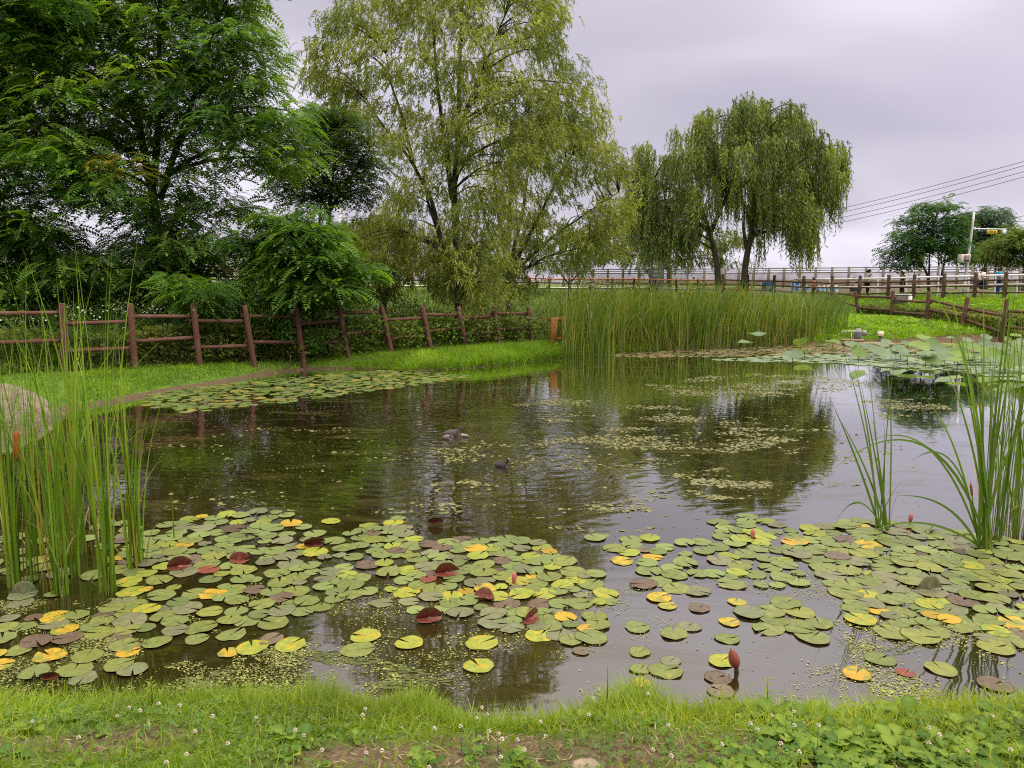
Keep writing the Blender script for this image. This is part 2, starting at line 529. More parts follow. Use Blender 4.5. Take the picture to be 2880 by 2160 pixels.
pr = N(nt, "ShaderNodeBsdfPrincipled", {"Base Color": mx.outputs["Result"], "Roughness": 0.95, "Specular IOR Level": 0.15, "Normal": bmp.outputs[0]})
nt.links.new(pr.outputs[0], out.inputs[0])
nx, ny = len(gx), len(gy)
i, j = np.meshgrid(np.arange(nx - 1), np.arange(ny - 1), indexing="ij")
a0 = (i * ny + j).ravel()
BARE = [(.55, 2.72, .75, .26), (-.55, 2.70, .35, .14), (-1.55, 2.85, .3, .15), (-.1, 2.95, .22, .10), (1.6, 2.55, .3, .1), (-2.2, 2.7, .25, .2)]
def bare(x, y):
    return np.clip(sum(np.exp(-(((x - a) / c) ** 2 + ((y - b) / d) ** 2)) for a, b, c, d in BARE), 0, 1)
bm = np.clip(1.25 - 1.9 * bare(X.ravel(), Y.ravel()), 0, 1)
g = Acc().add(np.stack([X.ravel(), Y.ravel(), Z], 1), np.stack([a0, a0 + ny, a0 + ny + 1, a0 + 1], 1), None, np.repeat(bm[:, None], 3, 1)).build("ground", m, smooth=True)
tag(g, "grassy banks and raised path around the pond", "ground", kind="structure")

# water --------------------------------------------------------------------------------------------
BIRD_SPOTS = [gz(1412, 1311)[:2], gz(1275, 1232)[:2]]
m, nt, out = mat_new("pond_water")
geo = N(nt, "ShaderNodeNewGeometry")
P0 = geo.outputs["Position"]
def mth(op, a, b=None, c=None, clamp=False):
    n = nt.nodes.new("ShaderNodeMath"); n.operation = op; n.use_clamp = clamp
    for i_, v in enumerate((a, b, c)):
        if v is None: continue
        if isinstance(v, (int, float)): n.inputs[i_].default_value = v
        else: nt.links.new(v, n.inputs[i_])
    return n.outputs[0]
def vdist(c, sx_=1.0):
    s_ = N(nt, "ShaderNodeVectorMath", {0: P0, 1: (c[0], c[1], 0)}, operation="SUBTRACT")
    l = N(nt, "ShaderNodeVectorMath", {0: s_.outputs[0]}, operation="LENGTH")
    return l.outputs["Value"]
wob = N(nt, "ShaderNodeTexNoise", {"Vector": P0, "Scale": 1.6, "Detail": 2.0})
hgts = []
for (c, k, amp, dec) in [(BIRD_SPOTS[0], 34, 0.00085, 1.6), (BIRD_SPOTS[1], 30, 0.0010, 2.6), ((-1.6, 12.5), 26, 0.0010, 3.0)]:
    d = mth("ADD", vdist(c), mth("MULTIPLY", wob.outputs["Fac"], 0.5))
    hgts.append(mth("MULTIPLY", mth("SINE", mth("MULTIPLY", d, k)), mth("MULTIPLY", mth("EXPONENT", mth("DIVIDE", d, -dec)), amp)))
mpa = N(nt, "ShaderNodeMapping", {"Vector": P0, "Scale": (3.2, 8.5, 1)})
na = N(nt, "ShaderNodeTexNoise", {"Vector": mpa.outputs[0], "Scale": 1.0, "Detail": 2.5, "Roughness": 0.5, "Distortion": 0.4})
stir = mth("ADD", mth("MULTIPLY", mth("EXPONENT", mth("DIVIDE", vdist((-1.2, 10.2)), -3.2)), 0.0042), 0.00010)
hgts.append(mth("MULTIPLY", na.outputs["Fac"], stir))
h = hgts[0]
for q in hgts[1:]: h = mth("ADD", h, q)
bmp = N(nt, "ShaderNodeBump", {"Height": h, "Strength": 1.0, "Distance": 1.0})
nm = N(nt, "ShaderNodeTexNoise", {"Vector": P0, "Scale": 0.35, "Detail": 3.0})
mur = ramp(nt, nm.outputs["Fac"], [(0.35, (0.013, 0.0100, 0.0028)), (0.65, (0.023, 0.0175, 0.0048))])
mps = N(nt, "ShaderNodeMapping", {"Vector": P0, "Scale": (0.8, 2.1, 1)})
nsc = N(nt, "ShaderNodeTexNoise", {"Vector": mps.outputs[0], "Scale": 1.3, "Detail": 9.0, "Roughness": 0.68, "Distortion": 0.6})
scum = N(nt, "ShaderNodeMapRange", {"Value": nsc.outputs["Fac"], "From Min": 0.53, "From Max": 0.66, "To Min": 0.0, "To Max": 0.30})
scol = ramp(nt, nsc.outputs["Fac"], [(0.5, (0.045, 0.045, 0.013)), (0.75, (0.11, 0.105, 0.04))])
df = N(nt, "ShaderNodeBsdfDiffuse", {"Color": mur.outputs[0]})
dfs = N(nt, "ShaderNodeBsdfDiffuse", {"Color": scol.outputs[0]})
gl = N(nt, "ShaderNodeBsdfGlossy", {"Color": (1, 1, 1, 1), "Roughness": 0.025, "Normal": bmp.outputs[0]})
fr_ = N(nt, "ShaderNodeFresnel", {"IOR": 1.45, "Normal": bmp.outputs[0]})
fa = mth("MULTIPLY_ADD", fr_.outputs[0], 1.9, 0.02, clamp=True)
ms = N(nt, "ShaderNodeMixShader", {"Fac": fa, 1: df.outputs[0], 2: gl.outputs[0]})
ms2 = N(nt, "ShaderNodeMixShader", {"Fac": scum.outputs[0], 1: ms.outputs[0], 2: dfs.outputs[0]})
nt.links.new(ms2.outputs[0], out.inputs[0])
wa = Acc()
xs = np.linspace(-14, 23, 38); ys = np.linspace(3.0, 26.5, 25)
XX, YY = np.meshgrid(xs, ys, indexing="ij")
i, j = np.meshgrid(np.arange(len(xs) - 1), np.arange(len(ys) - 1), indexing="ij")
a0 = (i * len(ys) + j).ravel(); n_ = len(ys)
wa.add(np.stack([XX.ravel(), YY.ravel(), np.zeros(XX.size)], 1), np.stack([a0, a0 + n_, a0 + n_ + 1, a0 + 1], 1))
tag(wa.build("pond_water", m, smooth=True), "dark still pond water with ripples and reflected trees", "water", kind="structure")

# far hill ------------------------------------------------------------------------------------------
ha = Acc()
xs = np.linspace(-620, 60, 90)
ys = np.linspace(560, 760, 10)
XX, YY = np.meshgrid(xs, ys, indexing="ij")
prof = 26 * np.exp(-((xs + 325) / 75) ** 2) + 14 * np.exp(-((xs + 200) / 90) ** 2) + 12 * np.exp(-((xs + 480) / 90) ** 2) + 3 * fbm(xs * .06, xs * 0, 4) + 2 * fbm(xs * .3, xs * 0, 8)
ZZ = prof[:, None] * np.sin(np.pi * (YY - 560) / 200) ** 0.8 - 1.5
i, j = np.meshgrid(np.arange(89), np.arange(9), indexing="ij")
a0 = (i * 10 + j).ravel()
ha.add(np.stack([XX.ravel(), YY.ravel(), ZZ.ravel()], 1), np.stack([a0, a0 + 10, a0 + 11, a0 + 1], 1), None, (0.09, 0.12, 0.13))  # distance haze put into the bluish base colour, no air built
tag(ha.build("hill", M_PLAIN, smooth=True), "low wooded hill far behind the left trees", "hill", kind="structure")
# ------------------------------------------------------------------ trees
def diamond(L, W, bend=0.0):
    return np.array([(0, 0, 0), (L * .45, W / 2, bend * .4), (L, 0, bend), (L * .45, -W / 2, bend * .4)])
def frond(npair, lw, ll, droop, rise=0.10):
    V, Q = [], []
    def ax(t): return np.array((t, 0, rise * math.sin(t * 2.2) - droop * t * t))
    for k in range(npair):
        t = 0.16 + 0.78 * k / (npair - 1)
        s = ll * (0.75 + 0.5 * math.sin(math.pi * (0.15 + 0.75 * k / (npair - 1)))) * 0.85
        for sg in (-1, 1):
            p = ax(t); d = np.array((0.35, sg * 0.94, -0.18)); d /= np.linalg.norm(d)
            n_ = np.array((d[1], -d[0], 0)) * 1.0
            b = len(V)
            V += [p, p + d * s * .5 + n_ * lw * .5, p + d * s, p + d * s * .5 - n_ * lw * .5]
            Q.append((b, b + 1, b + 2, b + 3))
    p = ax(0.94); b = len(V)
    e = ax(1.0) - ax(0.9); e /= np.linalg.norm(e)
    V += [p, p + e * ll * .5 + np.array((0, lw / 2, 0)), p + e * ll, p + e * ll * .5 - np.array((0, lw / 2, 0))]
    Q.append((b, b + 1, b + 2, b + 3))
    b = len(V)                                   # stalk
    w = 0.012
    V += [ax(0) + (0, w, 0), ax(.5) + (0, w, 0), ax(.5) - (0, w, 0), ax(0) - (0, w, 0)]
    Q.append((b, b + 1, b + 2, b + 3))
    return np.array(V), np.array(Q)
FR_V, FR_Q = frond(8, 0.115, 0.23, 0.42)
FS_V, FS_Q = frond(5, 0.16, 0.26, 0.35)

def fill(poly, step, jit=0.35, holes=(), seed=0):
    r = np.random.default_rng(seed)
    poly = np.array(poly, float)
    x0, y0 = poly.min(0); x1, y1 = poly.max(0)
    pts = []
    k = 0
    yy = y0
    while yy < y1:
        xx = x0 + (step / 2 if k % 2 else 0)
        while xx < x1:
            pts.append((xx + r.normal() * jit * step, yy + r.normal() * jit * step)); xx += step
        yy += step * .85; k += 1
    pts = np.array(pts)
    pts = pts[inpoly(pts, poly)]
    for hx, hy, hr in holes:
        pts = pts[np.hypot(pts[:, 0] - hx, pts[:, 1] - hy) > hr]
    return pts
def blend(cols, t):
    cols = np.array(cols, float)
    t = np.clip(t, 0, 0.9999) * (len(cols) - 1)
    k = t.astype(int); f = (t - k)[:, None]
    return cols[k] * (1 - f) + cols[k + 1] * f

def limbs(acc, skel, targets, r0, col, reach=0.9, seed=0, sag=0.1):
    """boughs from the nearest lower trunk point to every clump"""
    r = np.random.default_rng(seed)
    sk = np.concatenate(skel)
    for t in targets:
        dz = t[2] - sk[:, 2]
        d = np.linalg.norm(sk - t, axis=1) + np.where(dz < 0.15, 3.0, 0.0)
        s = sk[np.argmin(d)]
        L = np.linalg.norm(t - s)
        if L < 0.1: continue
        u = np.linspace(0, 1, 6)[:, None]
        mid = s * (1 - u) + t * u
        mid = mid + np.sin(u * math.pi) * np.array((0, 0, 1.0)) * L * sag + np.sin(u * math.pi) * r.normal(size=3) * L * 0.05
        rr = (r0 * min(1.0, 0.35 + L * 0.22)) * (1 - 0.82 * u[:, 0])
        tube(acc, mid, rr, 5, col)
def trunk_path(pts, n=14):
    P = np.array(pts, float)
    s = np.concatenate([[0], np.cumsum(np.linalg.norm(np.diff(P, axis=0), axis=1))])
    u = np.linspace(0, s[-1], n)
    Q = np.stack([np.interp(u, s, P[:, k]) for k in range(3)], 1)
    for _ in range(2):
        Q[1:-1] = (Q[:-2] + 2 * Q[1:-1] + Q[2:]) / 4
    return Q

def locust(name, label, stems, Yd, poly, step, cols, thick, nf, flen, layers=2, holes=(), seed=1, bark=(0.05, 0.042, 0.034), r0=0.16, flat=0.5, group=None,
           tpl=None, yellow=0.0, lay=None, above=None, density=None):
    """broad crown of pinnate fronds carried in flat layered sprays; stems are pixel polylines at depth Yd"""
    r = np.random.default_rng(seed)
    base = at(stems[0][0][0], stems[0][0][1], Yd)
    base[2] = gnd(base[0], base[1]) - 0.1
    root = empty(name, base)
    tag(root, label, "tree", group)
    ta = Acc(); skel = []
    for k, st in enumerate(stems):
        pts = [at(a, b, Yd + (c if c is not None else 0)) for a, b, c in [(q + (0,))[:3] for q in st]]
        if k == 0: pts = [base] + pts[0:] if pts[0][2] > base[2] + .3 else [base] + pts[1:]
        P = trunk_path(pts, 16)
        rad = r0 * (1.0 if k == 0 else 0.62) * (1 - 0.75 * np.linspace(0, 1, len(P)))
        if k == 0: rad[0] *= 1.5; rad[1] *= 1.15
        tube(ta, P - base, rad, 8, bark)
        skel.append(P)
    cl = []
    for L in range(layers):
        pts = fill(poly, step, 0.32, holes, seed * 10 + L)
        ctr = np.array(poly, float).mean(0); ext = np.array(poly, float).std(0) * 1.7
        for a, b in pts:
            e = min(1, math.hypot((a - ctr[0]) / ext[0], (b - ctr[1]) / ext[1]))
            half = thick * math.sqrt(max(0.12, 1 - e * e))
            dep = ((L + 0.5) / layers * 2 - 1) * half + r.normal() * 0.25 * half
            cl.append(at(a, b, Yd + dep))
    cl = np.array(cl)
    m_per_px = Yd / FPX
    rad = step * m_per_px * 0.95
    sel = cl[:: max(1, int(len(cl) / 70))]
    limbs(ta, skel, sel - 0, r0 * 0.42, bark, seed=seed)
    # limbs were made in place; shift them to the root
    off = 0
    for q in range(len(stems), len(ta.V)):
        ta.V[q] = ta.V[q] - base
    ta.build("trunk", M_BARK, root, smooth=True)
    ca = Acc()
    tint = r.random(len(cl))
    nfs = r.poisson(nf, len(cl))
    idx = np.repeat(np.arange(len(cl)), nfs)
    n = len(idx)
    u = nrm(r.normal(size=(n, 3))); rr = r.random(n) ** 0.45
    offs = u * rr[:, None] * np.array((rad, rad, rad * flat))
    offs[:, 2] -= 0.35 * flat * (np.hypot(offs[:, 0], offs[:, 1]) / rad) ** 2 * rad * 0.9    # sprays arch over
    pos = cl[idx] + offs
    out = offs * np.array((1, 1, 0.3)) + r.normal(size=(n, 3)) * rad * 0.3
    d = nrm(out) ; d[:, 2] = -0.12 + r.normal(size=n) * 0.22
    d = nrm(d)
    up = nrm(np.array((0, 0, 1.0)) + r.normal(size=(n, 3)) * 0.28)
    M = frames(d, up)
    c = blend(cols, np.clip(tint[idx] * 0.7 + r.normal(size=n) * 0.16 + 0.15, 0, 1))
    if yellow:
        yl = (vnoise(cl[:, 0] * 0.55 + 3, cl[:, 2] * 0.8, seed)[idx] > 1 - yellow) & (r.random(n) < 0.7)
        c[yl] = np.array((0.19, 0.17, 0.02)) * (0.7 + 0.6 * r.random((yl.sum(), 1)))
    tv, tq = tpl or (FR_V, FR_Q)
    scatter(ca, tv, tq, None, pos - base, M, flen * (0.7 + 0.6 * r.random(n)), c)
    ca.build("crown", M_LEAF, root)
    return root

LOC = [(0.052, 0.115, 0.042), (0.082, 0.165, 0.048), (0.130, 0.230, 0.048), (0.22, 0.31, 0.052)]
LOCB = [(0.040, 0.100, 0.022), (0.080, 0.170, 0.026), (0.165, 0.275, 0.032)]
DARK = [(0.036, 0.072, 0.032), (0.056, 0.105, 0.040), (0.085, 0.14, 0.048)]
locust("locust_tree", "large dark locust of layered feathery sprays, three stems showing through a gap",
       [[(455, 860), (448, 640), (430, 520), (398, 430), (380, 250), (360, 40), (350, -200)],
        [(430, 525), (442, 430), (446, 240), (450, 0), (450, -230)],
        [(450, 560), (478, 470), (495, 420), (560, 230), (610, 60)]], 20.5,
       [(60, -420), (560, -420), (690, -190), (705, 40), (760, 130), (800, 235), (835, 330), (860, 425), (840, 480), (730, 470), (700, 520), (640, 545), (690, 600), (650, 680),
        (560, 720), (530, 800), (440, 850), (360, 800), (310, 720), (340, 600), (280, 520), (120, 440), (20, 300), (-20, 60)],
       78, LOC, 1.7, 33, 0.46, 3, holes=((398, 455, 40), (465, 465, 36), (430, 440, 34), (670, 500, 46), (290, 625, 62), (560, 640, 40), (265, 190, 34), (530, 560, 24)), seed=3, yellow=0.16)
locust("locust_tree", "locust tree cut by the left edge of the picture, bright drooping fronds low down",
       [[(-70, 900), (-50, 650), (-20, 430), (20, 250), (60, 60)], [(-45, 620), (60, 470), (130, 400)]], 19.6,
       [(-420, -420), (120, -420), (200, -150), (180, 60), (230, 200), (190, 300), (260, 420), (330, 520), (270, 600), (310, 700), (250, 790), (120, 840), (-60, 860), (-420, 800)],
       82, [(0.052, 0.120, 0.036), (0.090, 0.185, 0.040), (0.145, 0.255, 0.042), (0.22, 0.315, 0.046)], 1.5, 31, 0.46, 3, holes=((70, 250, 46), (150, 560, 30), (240, 640, 38)), seed=5, yellow=0.13)
locust("locust_shrub", "low bushy young locust with bright green fronds standing beside the tall grass clump",
       [[(880, 880), (900, 780), (880, 690), (850, 620)], [(895, 790), (950, 740), (990, 720)]], 19.5,
       [(720, 640), (760, 600), (830, 610), (870, 570), (920, 610), (930, 690), (1000, 720), (1040, 780), (1000, 830), (960, 800), (940, 870), (850, 850), (790, 880), (770, 800), (700, 790), (720, 720), (670, 690)],
       60, LOCB, 1.1, 48, 0.42, 3, seed=7, r0=0.06)
locust("locust_shrub", "small locust seedling bush with pale fronds just over the brown log fence",
       [[(545, 880), (545, 840), (560, 810)]], 18.2,
       [(480, 780), (560, 770), (640, 800), (640, 860), (560, 890), (490, 870)],
       56, LOCB, 0.5, 44, 0.36, 2, seed=8, r0=0.03)
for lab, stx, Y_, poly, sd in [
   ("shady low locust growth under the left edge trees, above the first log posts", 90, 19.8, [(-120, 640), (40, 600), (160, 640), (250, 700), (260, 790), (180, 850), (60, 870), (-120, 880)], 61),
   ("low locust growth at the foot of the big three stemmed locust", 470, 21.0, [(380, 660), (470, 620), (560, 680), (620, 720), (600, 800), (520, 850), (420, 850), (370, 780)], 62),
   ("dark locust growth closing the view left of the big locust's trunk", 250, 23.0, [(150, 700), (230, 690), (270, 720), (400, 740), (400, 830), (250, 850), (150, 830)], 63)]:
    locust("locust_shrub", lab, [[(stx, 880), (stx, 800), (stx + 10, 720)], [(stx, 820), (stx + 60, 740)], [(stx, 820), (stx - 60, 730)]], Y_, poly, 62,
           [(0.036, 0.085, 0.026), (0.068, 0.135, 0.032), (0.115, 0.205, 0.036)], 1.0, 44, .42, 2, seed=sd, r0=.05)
locust("dark_tree", "dark shadowy fine leaved tree between the big locust and the tall willow",
       [[(905, 860), (925, 640), (930, 560), (940, 460), (950, 380)], [(928, 590), (985, 500), (1040, 420)], [(926, 600), (870, 500), (830, 430)]], 27.5,
       [(860, 330), (960, 280), (1040, 330), (1075, 430), (1085, 500), (1060, 560), (960, 590), (880, 580), (800, 560), (760, 500), (800, 420)],
       58, DARK, 1.6, 44, 0.40, 3, seed=11, r0=0.11, tpl=(FS_V, FS_Q))
locust("olive_tree", "greyish green leafy tree top rising behind the dark tree, left of the tall willow",
       [[(890, 800), (900, 600), (915, 420)]], 31,
       [(840, 300), (900, 260), (960, 270), (1000, 320), (1020, 380), (940, 410), (850, 400)],
       60, [(0.045, 0.075, 0.03), (0.075, 0.11, 0.04), (0.10, 0.14, 0.045)], 1.2, 46, 0.42, 2, seed=12, r0=0.09, tpl=(FS_V, FS_Q))
locust("broadleaf_tree", "round dark green tree with three bare stems in front of the grey balustrade",
       [[(2612, 830), (2612, 780), (2590, 735), (2560, 690)], [(2612, 790), (2615, 700), (2625, 640)], [(2645, 790), (2655, 745), (2665, 680)]], 43.5,
       [(2495, 750), (2500, 690), (2520, 660), (2520, 610), (2560, 592), (2600, 600), (2600, 560), (2650, 556), (2690, 570), (2700, 600), (2720, 640), (2730, 700), (2690, 740), (2640, 700),
        (2580, 735), (2550, 765)],
       34, [(0.022, 0.062, 0.022), (0.036, 0.095, 0.028), (0.065, 0.14, 0.034)], 1.6, 46, 0.46, 2, seed=13, r0=0.10, tpl=(FS_V, FS_Q))
locust("broadleaf_tree", "dark bluish tree top directly behind the camera pole",
       [[(2770, 790), (2772, 700), (2775, 630)]], 58,
       [(2690, 610), (2750, 580), (2800, 585), (2835, 615), (2850, 650), (2840, 720), (2740, 740), (2700, 680)],
       34, [(0.020, 0.05, 0.03), (0.032, 0.072, 0.04), (0.045, 0.09, 0.045)], 2.0, 48, 0.55, 3, seed=14, r0=0.14, tpl=(FS_V, FS_Q))
locust("broadleaf_tree", "pale yellow green tree cut by the right edge of the picture",
       [[(2880, 800), (2882, 700), (2890, 640)]], 52,
       [(2830, 650), (2870, 625), (2940, 620), (3000, 660), (3010, 740), (2900, 750), (2810, 740), (2800, 700)],
       34, [(0.055, 0.09, 0.02), (0.09, 0.14, 0.025), (0.14, 0.19, 0.04)], 1.6, 48, 0.5, 3, seed=15, r0=0.12, tpl=(FS_V, FS_Q))

# willows ------------------------------------------------------------------------------------------------
def willow(name, label, stems, Yd, poly, step, cols, thick, ns, strand, leaf, layers=2, holes=(), seed=1, weep=1.0, r0=0.13, twigs=60, group=None, spread=0.35, extra=(), puff=0.8, skip=.12, bark=(0.055, 0.045, 0.034)):
    r = np.random.default_rng(seed)
    base = at(stems[0][0][0], stems[0][0][1], Yd)
    base[2] = gnd(base[0], base[1]) - 0.1
    root = empty(name, base)
    tag(root, label, "tree", group)
    ta = Acc(); skel = []
    for k, st in enumerate(stems):
        pts = [at(q[0], q[1], Yd + (q[2] if len(q) > 2 else 0)) for q in st]
        if k == 0: pts = [base] + pts[1:]
        P = trunk_path(pts, 18)
        f = 1.0 if k == 0 else (st[0][3] if len(st[0]) > 3 else 0.6)
        rad = r0 * f * (1 - 0.8 * np.linspace(0, 1, len(P)))
        if k == 0: rad[0] *= 1.4
        tube(ta, P - base, rad, 8, bark)
        skel.append(P)
    cl = []
    for L in range(layers):
        pts = fill(poly, step, 0.36, holes, seed * 10 + L)
        ctr = np.array(poly, float).mean(0); ext = np.array(poly, float).std(0) * 1.7
        for a, b in pts:
            e = min(1, math.hypot((a - ctr[0]) / ext[0], (b - ctr[1]) / ext[1]))
            half = thick * math.sqrt(max(0.12, 1 - e * e))
            cl.append(at(a, b, Yd + ((L + .5) / layers * 2 - 1) * half + r.normal() * 0.3 * half))
    for ep, est, dY in extra:
        for a, b in fill(ep, est, 0.36, (), seed + 77): cl.append(at(a, b, Yd + dY + r.normal() * .25))
    cl = np.array(cl)
    cl = cl[r.random(len(cl)) > skip]
    nb = len(ta.V)
    limbs(ta, skel, cl[:: max(1, int(len(cl) / twigs))], r0 * 0.30, bark, seed=seed, sag=0.16)
    for q in range(nb, len(ta.V)): ta.V[q] = ta.V[q] - base
    ta.build("trunk", M_BARK, root, smooth=True)
    mpp = Yd / FPX
    rad = step * mpp * puff
    nss = r.poisson(ns, len(cl))
    idx = np.repeat(np.arange(len(cl)), nss)
    n = len(idx)
    p0 = cl[idx] + nrm(r.normal(size=(n, 3))) * (r.random(n) ** .5)[:, None] * np.array((rad, rad, rad * .7)) + np.array((0, 0, rad * .3 * weep))
    # strand heading: away from the trunk axis and a bit up, then hanging
    axis = skel[0][-1] * 0.4 + skel[0][len(skel[0]) // 2] * 0.6
    out = p0 - axis; out[:, 2] = 0
    out = nrm(nrm(out) + r.normal(size=(n, 3)) * 0.8); out[:, 2] *= 0.4
    Ls = strand * (0.5 + r.random(n))
    nl = int(max(6, round(strand / (leaf[0] * 0.42))))
    tt = np.linspace(0.04, 1, nl)
    T = np.broadcast_to(tt[None], (n, nl))
    P = p0[:, None, :] + out[:, None, :] * (spread * Ls[:, None] * (T - 0.35 * T * T))[..., None]
    P[..., 2] += Ls[:, None] * (0.16 * T - (0.55 + 0.45 * weep) * T ** 1.6 * weep)
    tang = np.gradient(P, axis=1)
    tang = nrm(tang)
    side = nrm(r.normal(size=(n, nl, 3)))
    side[..., 2] -= 0.25
    d = nrm(tang * 0.75 + side * 0.75)
    M = frames(d.reshape(-1, 3), nrm(r.normal(size=(n * nl, 3)) + np.array((0, 0, 0.8))))
    tint = r.random(len(cl))
    c = blend(cols, np.clip(0.75 * tint[idx] + r.normal(size=n) * 0.12 + 0.12, 0, 1))
    c = np.repeat(c, nl, axis=0) * (0.85 + 0.3 * r.random((n * nl, 1)))
    ca = Acc()
    lv = diamond(leaf[0], leaf[1], -leaf[0] * 0.18)
    scatter(ca, lv, np.array([(0, 1, 2, 3)]), None, P.reshape(-1, 3) - base, M, 0.75 + 0.5 * r.random(n * nl), c)
    # the hanging twigs themselves: a thin ribbon each
    w = leaf[1] * 0.16
    k = np.array([0, nl // 3, 2 * nl // 3, nl - 1])
    A = P[:, k] - base
    sd_ = nrm(np.cross(tang[:, k], np.array((0.3, 1.0, 0.1)))) * w
    V = np.concatenate([A + sd_, A - sd_], axis=1).reshape(-1, 3)
    q0 = np.array([(i_, i_ + 1, i_ + 5, i_ + 4) for i_ in range(3)])
    ca.add(V, (q0[None] + (np.arange(n) * 8)[:, None, None]).reshape(-1, 4), None, (0.085, 0.085, 0.03))
    ca.build("crown", M_WILLOW, root)
    return root
W1 = [(0.105, 0.145, 0.030), (0.175, 0.218, 0.042), (0.255, 0.295, 0.060), (0.33, 0.36, 0.085)]
W2 = [(0.060, 0.100, 0.028), (0.110, 0.160, 0.038), (0.175, 0.225, 0.052), (0.25, 0.29, 0.07)]
willow("willow_tree", "tall airy yellow green willow with a slim dark trunk rising above the picture",
       [[(1292, 900), (1288, 800), (1278, 600), (1272, 520), (1290, 420), (1292, 200), (1300, 0), (1310, -120)],
        [(1272, 560, 0, .62), (1262, 490), (1245, 350), (1230, 250), (1220, 100), (1200, -50)],
        [(1292, 360, 0, .55), (1330, 260), (1370, 170), (1420, 40)],
        [(1160, 450, 0, .5), (1130, 320), (1100, 240), (1085, 150)],
        [(1245, 700, 0, .62), (1215, 560), (1150, 440), (1080, 360), (1030, 280)],
        [(1288, 760, -.5, .7), (1235, 660), (1200, 560), (1190, 480)]], 24,
       [(930, 30), (985, -60), (1100, -160), (1260, -190), (1420, -160), (1560, -90), (1590, 60), (1575, 130), (1610, 200), (1690, 265), (1700, 320), (1680, 385), (1560, 420), (1480, 520),
        (1420, 640), (1400, 850), (1330, 870), (1250, 840), (1200, 760), (1110, 780), (1000, 750), (950, 700), (960, 620), (1090, 600), (1120, 500), (1100, 420), (1060, 330), (960, 300), (870, 235),
        (865, 180), (890, 110)],
       64, W1, 2.0, 31.0, 0.52, (0.135, 0.028), 3, holes=((1105, 265, 40), (1090, 470, 26), (1230, 655, 28), (1335, 620, 24), (1240, 330, 26), (1330, 500, 28), (1235, 560, 22), (1170, 420, 30)), seed=21,
       weep=0.55, twigs=110, spread=.5, extra=(([(1290, 580), (1370, 570), (1410, 660), (1425, 860), (1310, 870), (1265, 760)], 44, -1.6), ([(1240, 340), (1330, 350), (1330, 430), (1230, 440)], 44, -1.2)))
willow("willow_tree", "many stemmed willow with thin stems fanning out, right behind the tall willow",
       [[(1432, 800), (1428, 700), (1435, 560), (1440, 420), (1450, 280)], [(1430, 760, 0, .7), (1400, 600), (1385, 450), (1400, 300)],
        [(1435, 740, 0, .7), (1470, 600), (1490, 440), (1500, 320)], [(1438, 760, 0, .7), (1520, 600), (1580, 480), (1630, 400)],
        [(1440, 770, 0, .6), (1560, 660), (1680, 580), (1740, 540)], [(1436, 780, 0, .55), (1540, 720), (1660, 690)], [(1425, 760, 0, .6), (1370, 640), (1340, 500)]], 30,
       [(1480, 330), (1580, 300), (1680, 380), (1730, 430), (1765, 520), (1790, 580), (1740, 680), (1640, 740), (1540, 755), (1480, 830), (1410, 840), (1400, 700), (1390, 560), (1420, 420)],
       58, [(0.09, 0.122, 0.026), (0.14, 0.178, 0.034), (0.20, 0.235, 0.048), (0.27, 0.29, 0.065)], 2.2, 34, 0.58, (0.165, 0.033), 3, holes=((1560, 590, 32), (1520, 660, 30), (1620, 640, 30), (1480, 520, 22)), seed=23,
       weep=0.5, r0=0.12, twigs=80, spread=.45)
willow("willow_tree", "weeping willow with two dark forked trunks behind the reed bed",
       [[(2022, 840), (2020, 780), (2010, 700), (1985, 620), (1970, 570), (1960, 500)], [(2000, 650, 0, .7), (2040, 560), (2080, 480)],
        [(2092, 820, 0, 1.0), (2094, 740), (2115, 660), (2118, 570), (2140, 480), (2150, 380), (2155, 290)], [(2100, 700, 0, .55), (2090, 640), (2094, 580), (2075, 500)],
        [(2118, 580, 0, .6), (2150, 540), (2230, 470), (2300, 420)], [(1975, 590, 0, .6), (1900, 540), (1830, 500)], [(2030, 500, 0, .6), (1990, 430), (1960, 350)]], 47,
       [(1775, 470), (1800, 430), (1850, 370), (1925, 380), (1950, 320), (2010, 310), (2060, 290), (2120, 268), (2165, 260), (2200, 310), (2240, 300), (2260, 350), (2300, 345), (2320, 400), (2375, 405), (2385, 440),
        (2360, 520), (2330, 600), (2310, 640), (2290, 690), (2200, 640), (2150, 620), (2060, 590), (1990, 610), (1940, 680), (1840, 690), (1790, 650), (1760, 560)],
       44, W2, 2.6, 18.0, 1.7, (0.25, 0.060), 3, holes=((2050, 615, 46), (2150, 650, 34), (1960, 470, 16), (2085, 560, 20), (1880, 420, 14), (2260, 420, 14)), seed=25, weep=1.0, r0=0.22, twigs=70, spread=0.25, puff=.64, skip=.26, extra=(([(1800, 580), (1890, 570), (1910, 690), (1880, 720), (1810, 700)], 40, -1.0), ([(2195, 540), (2310, 540), (2300, 720), (2215, 730)], 40, -1.2), ([(1985, 620), (2010, 620), (2010, 700), (1985, 700)], 30, .8), ([(2120, 650), (2180, 640), (2180, 720), (2130, 720)], 34, .8)))
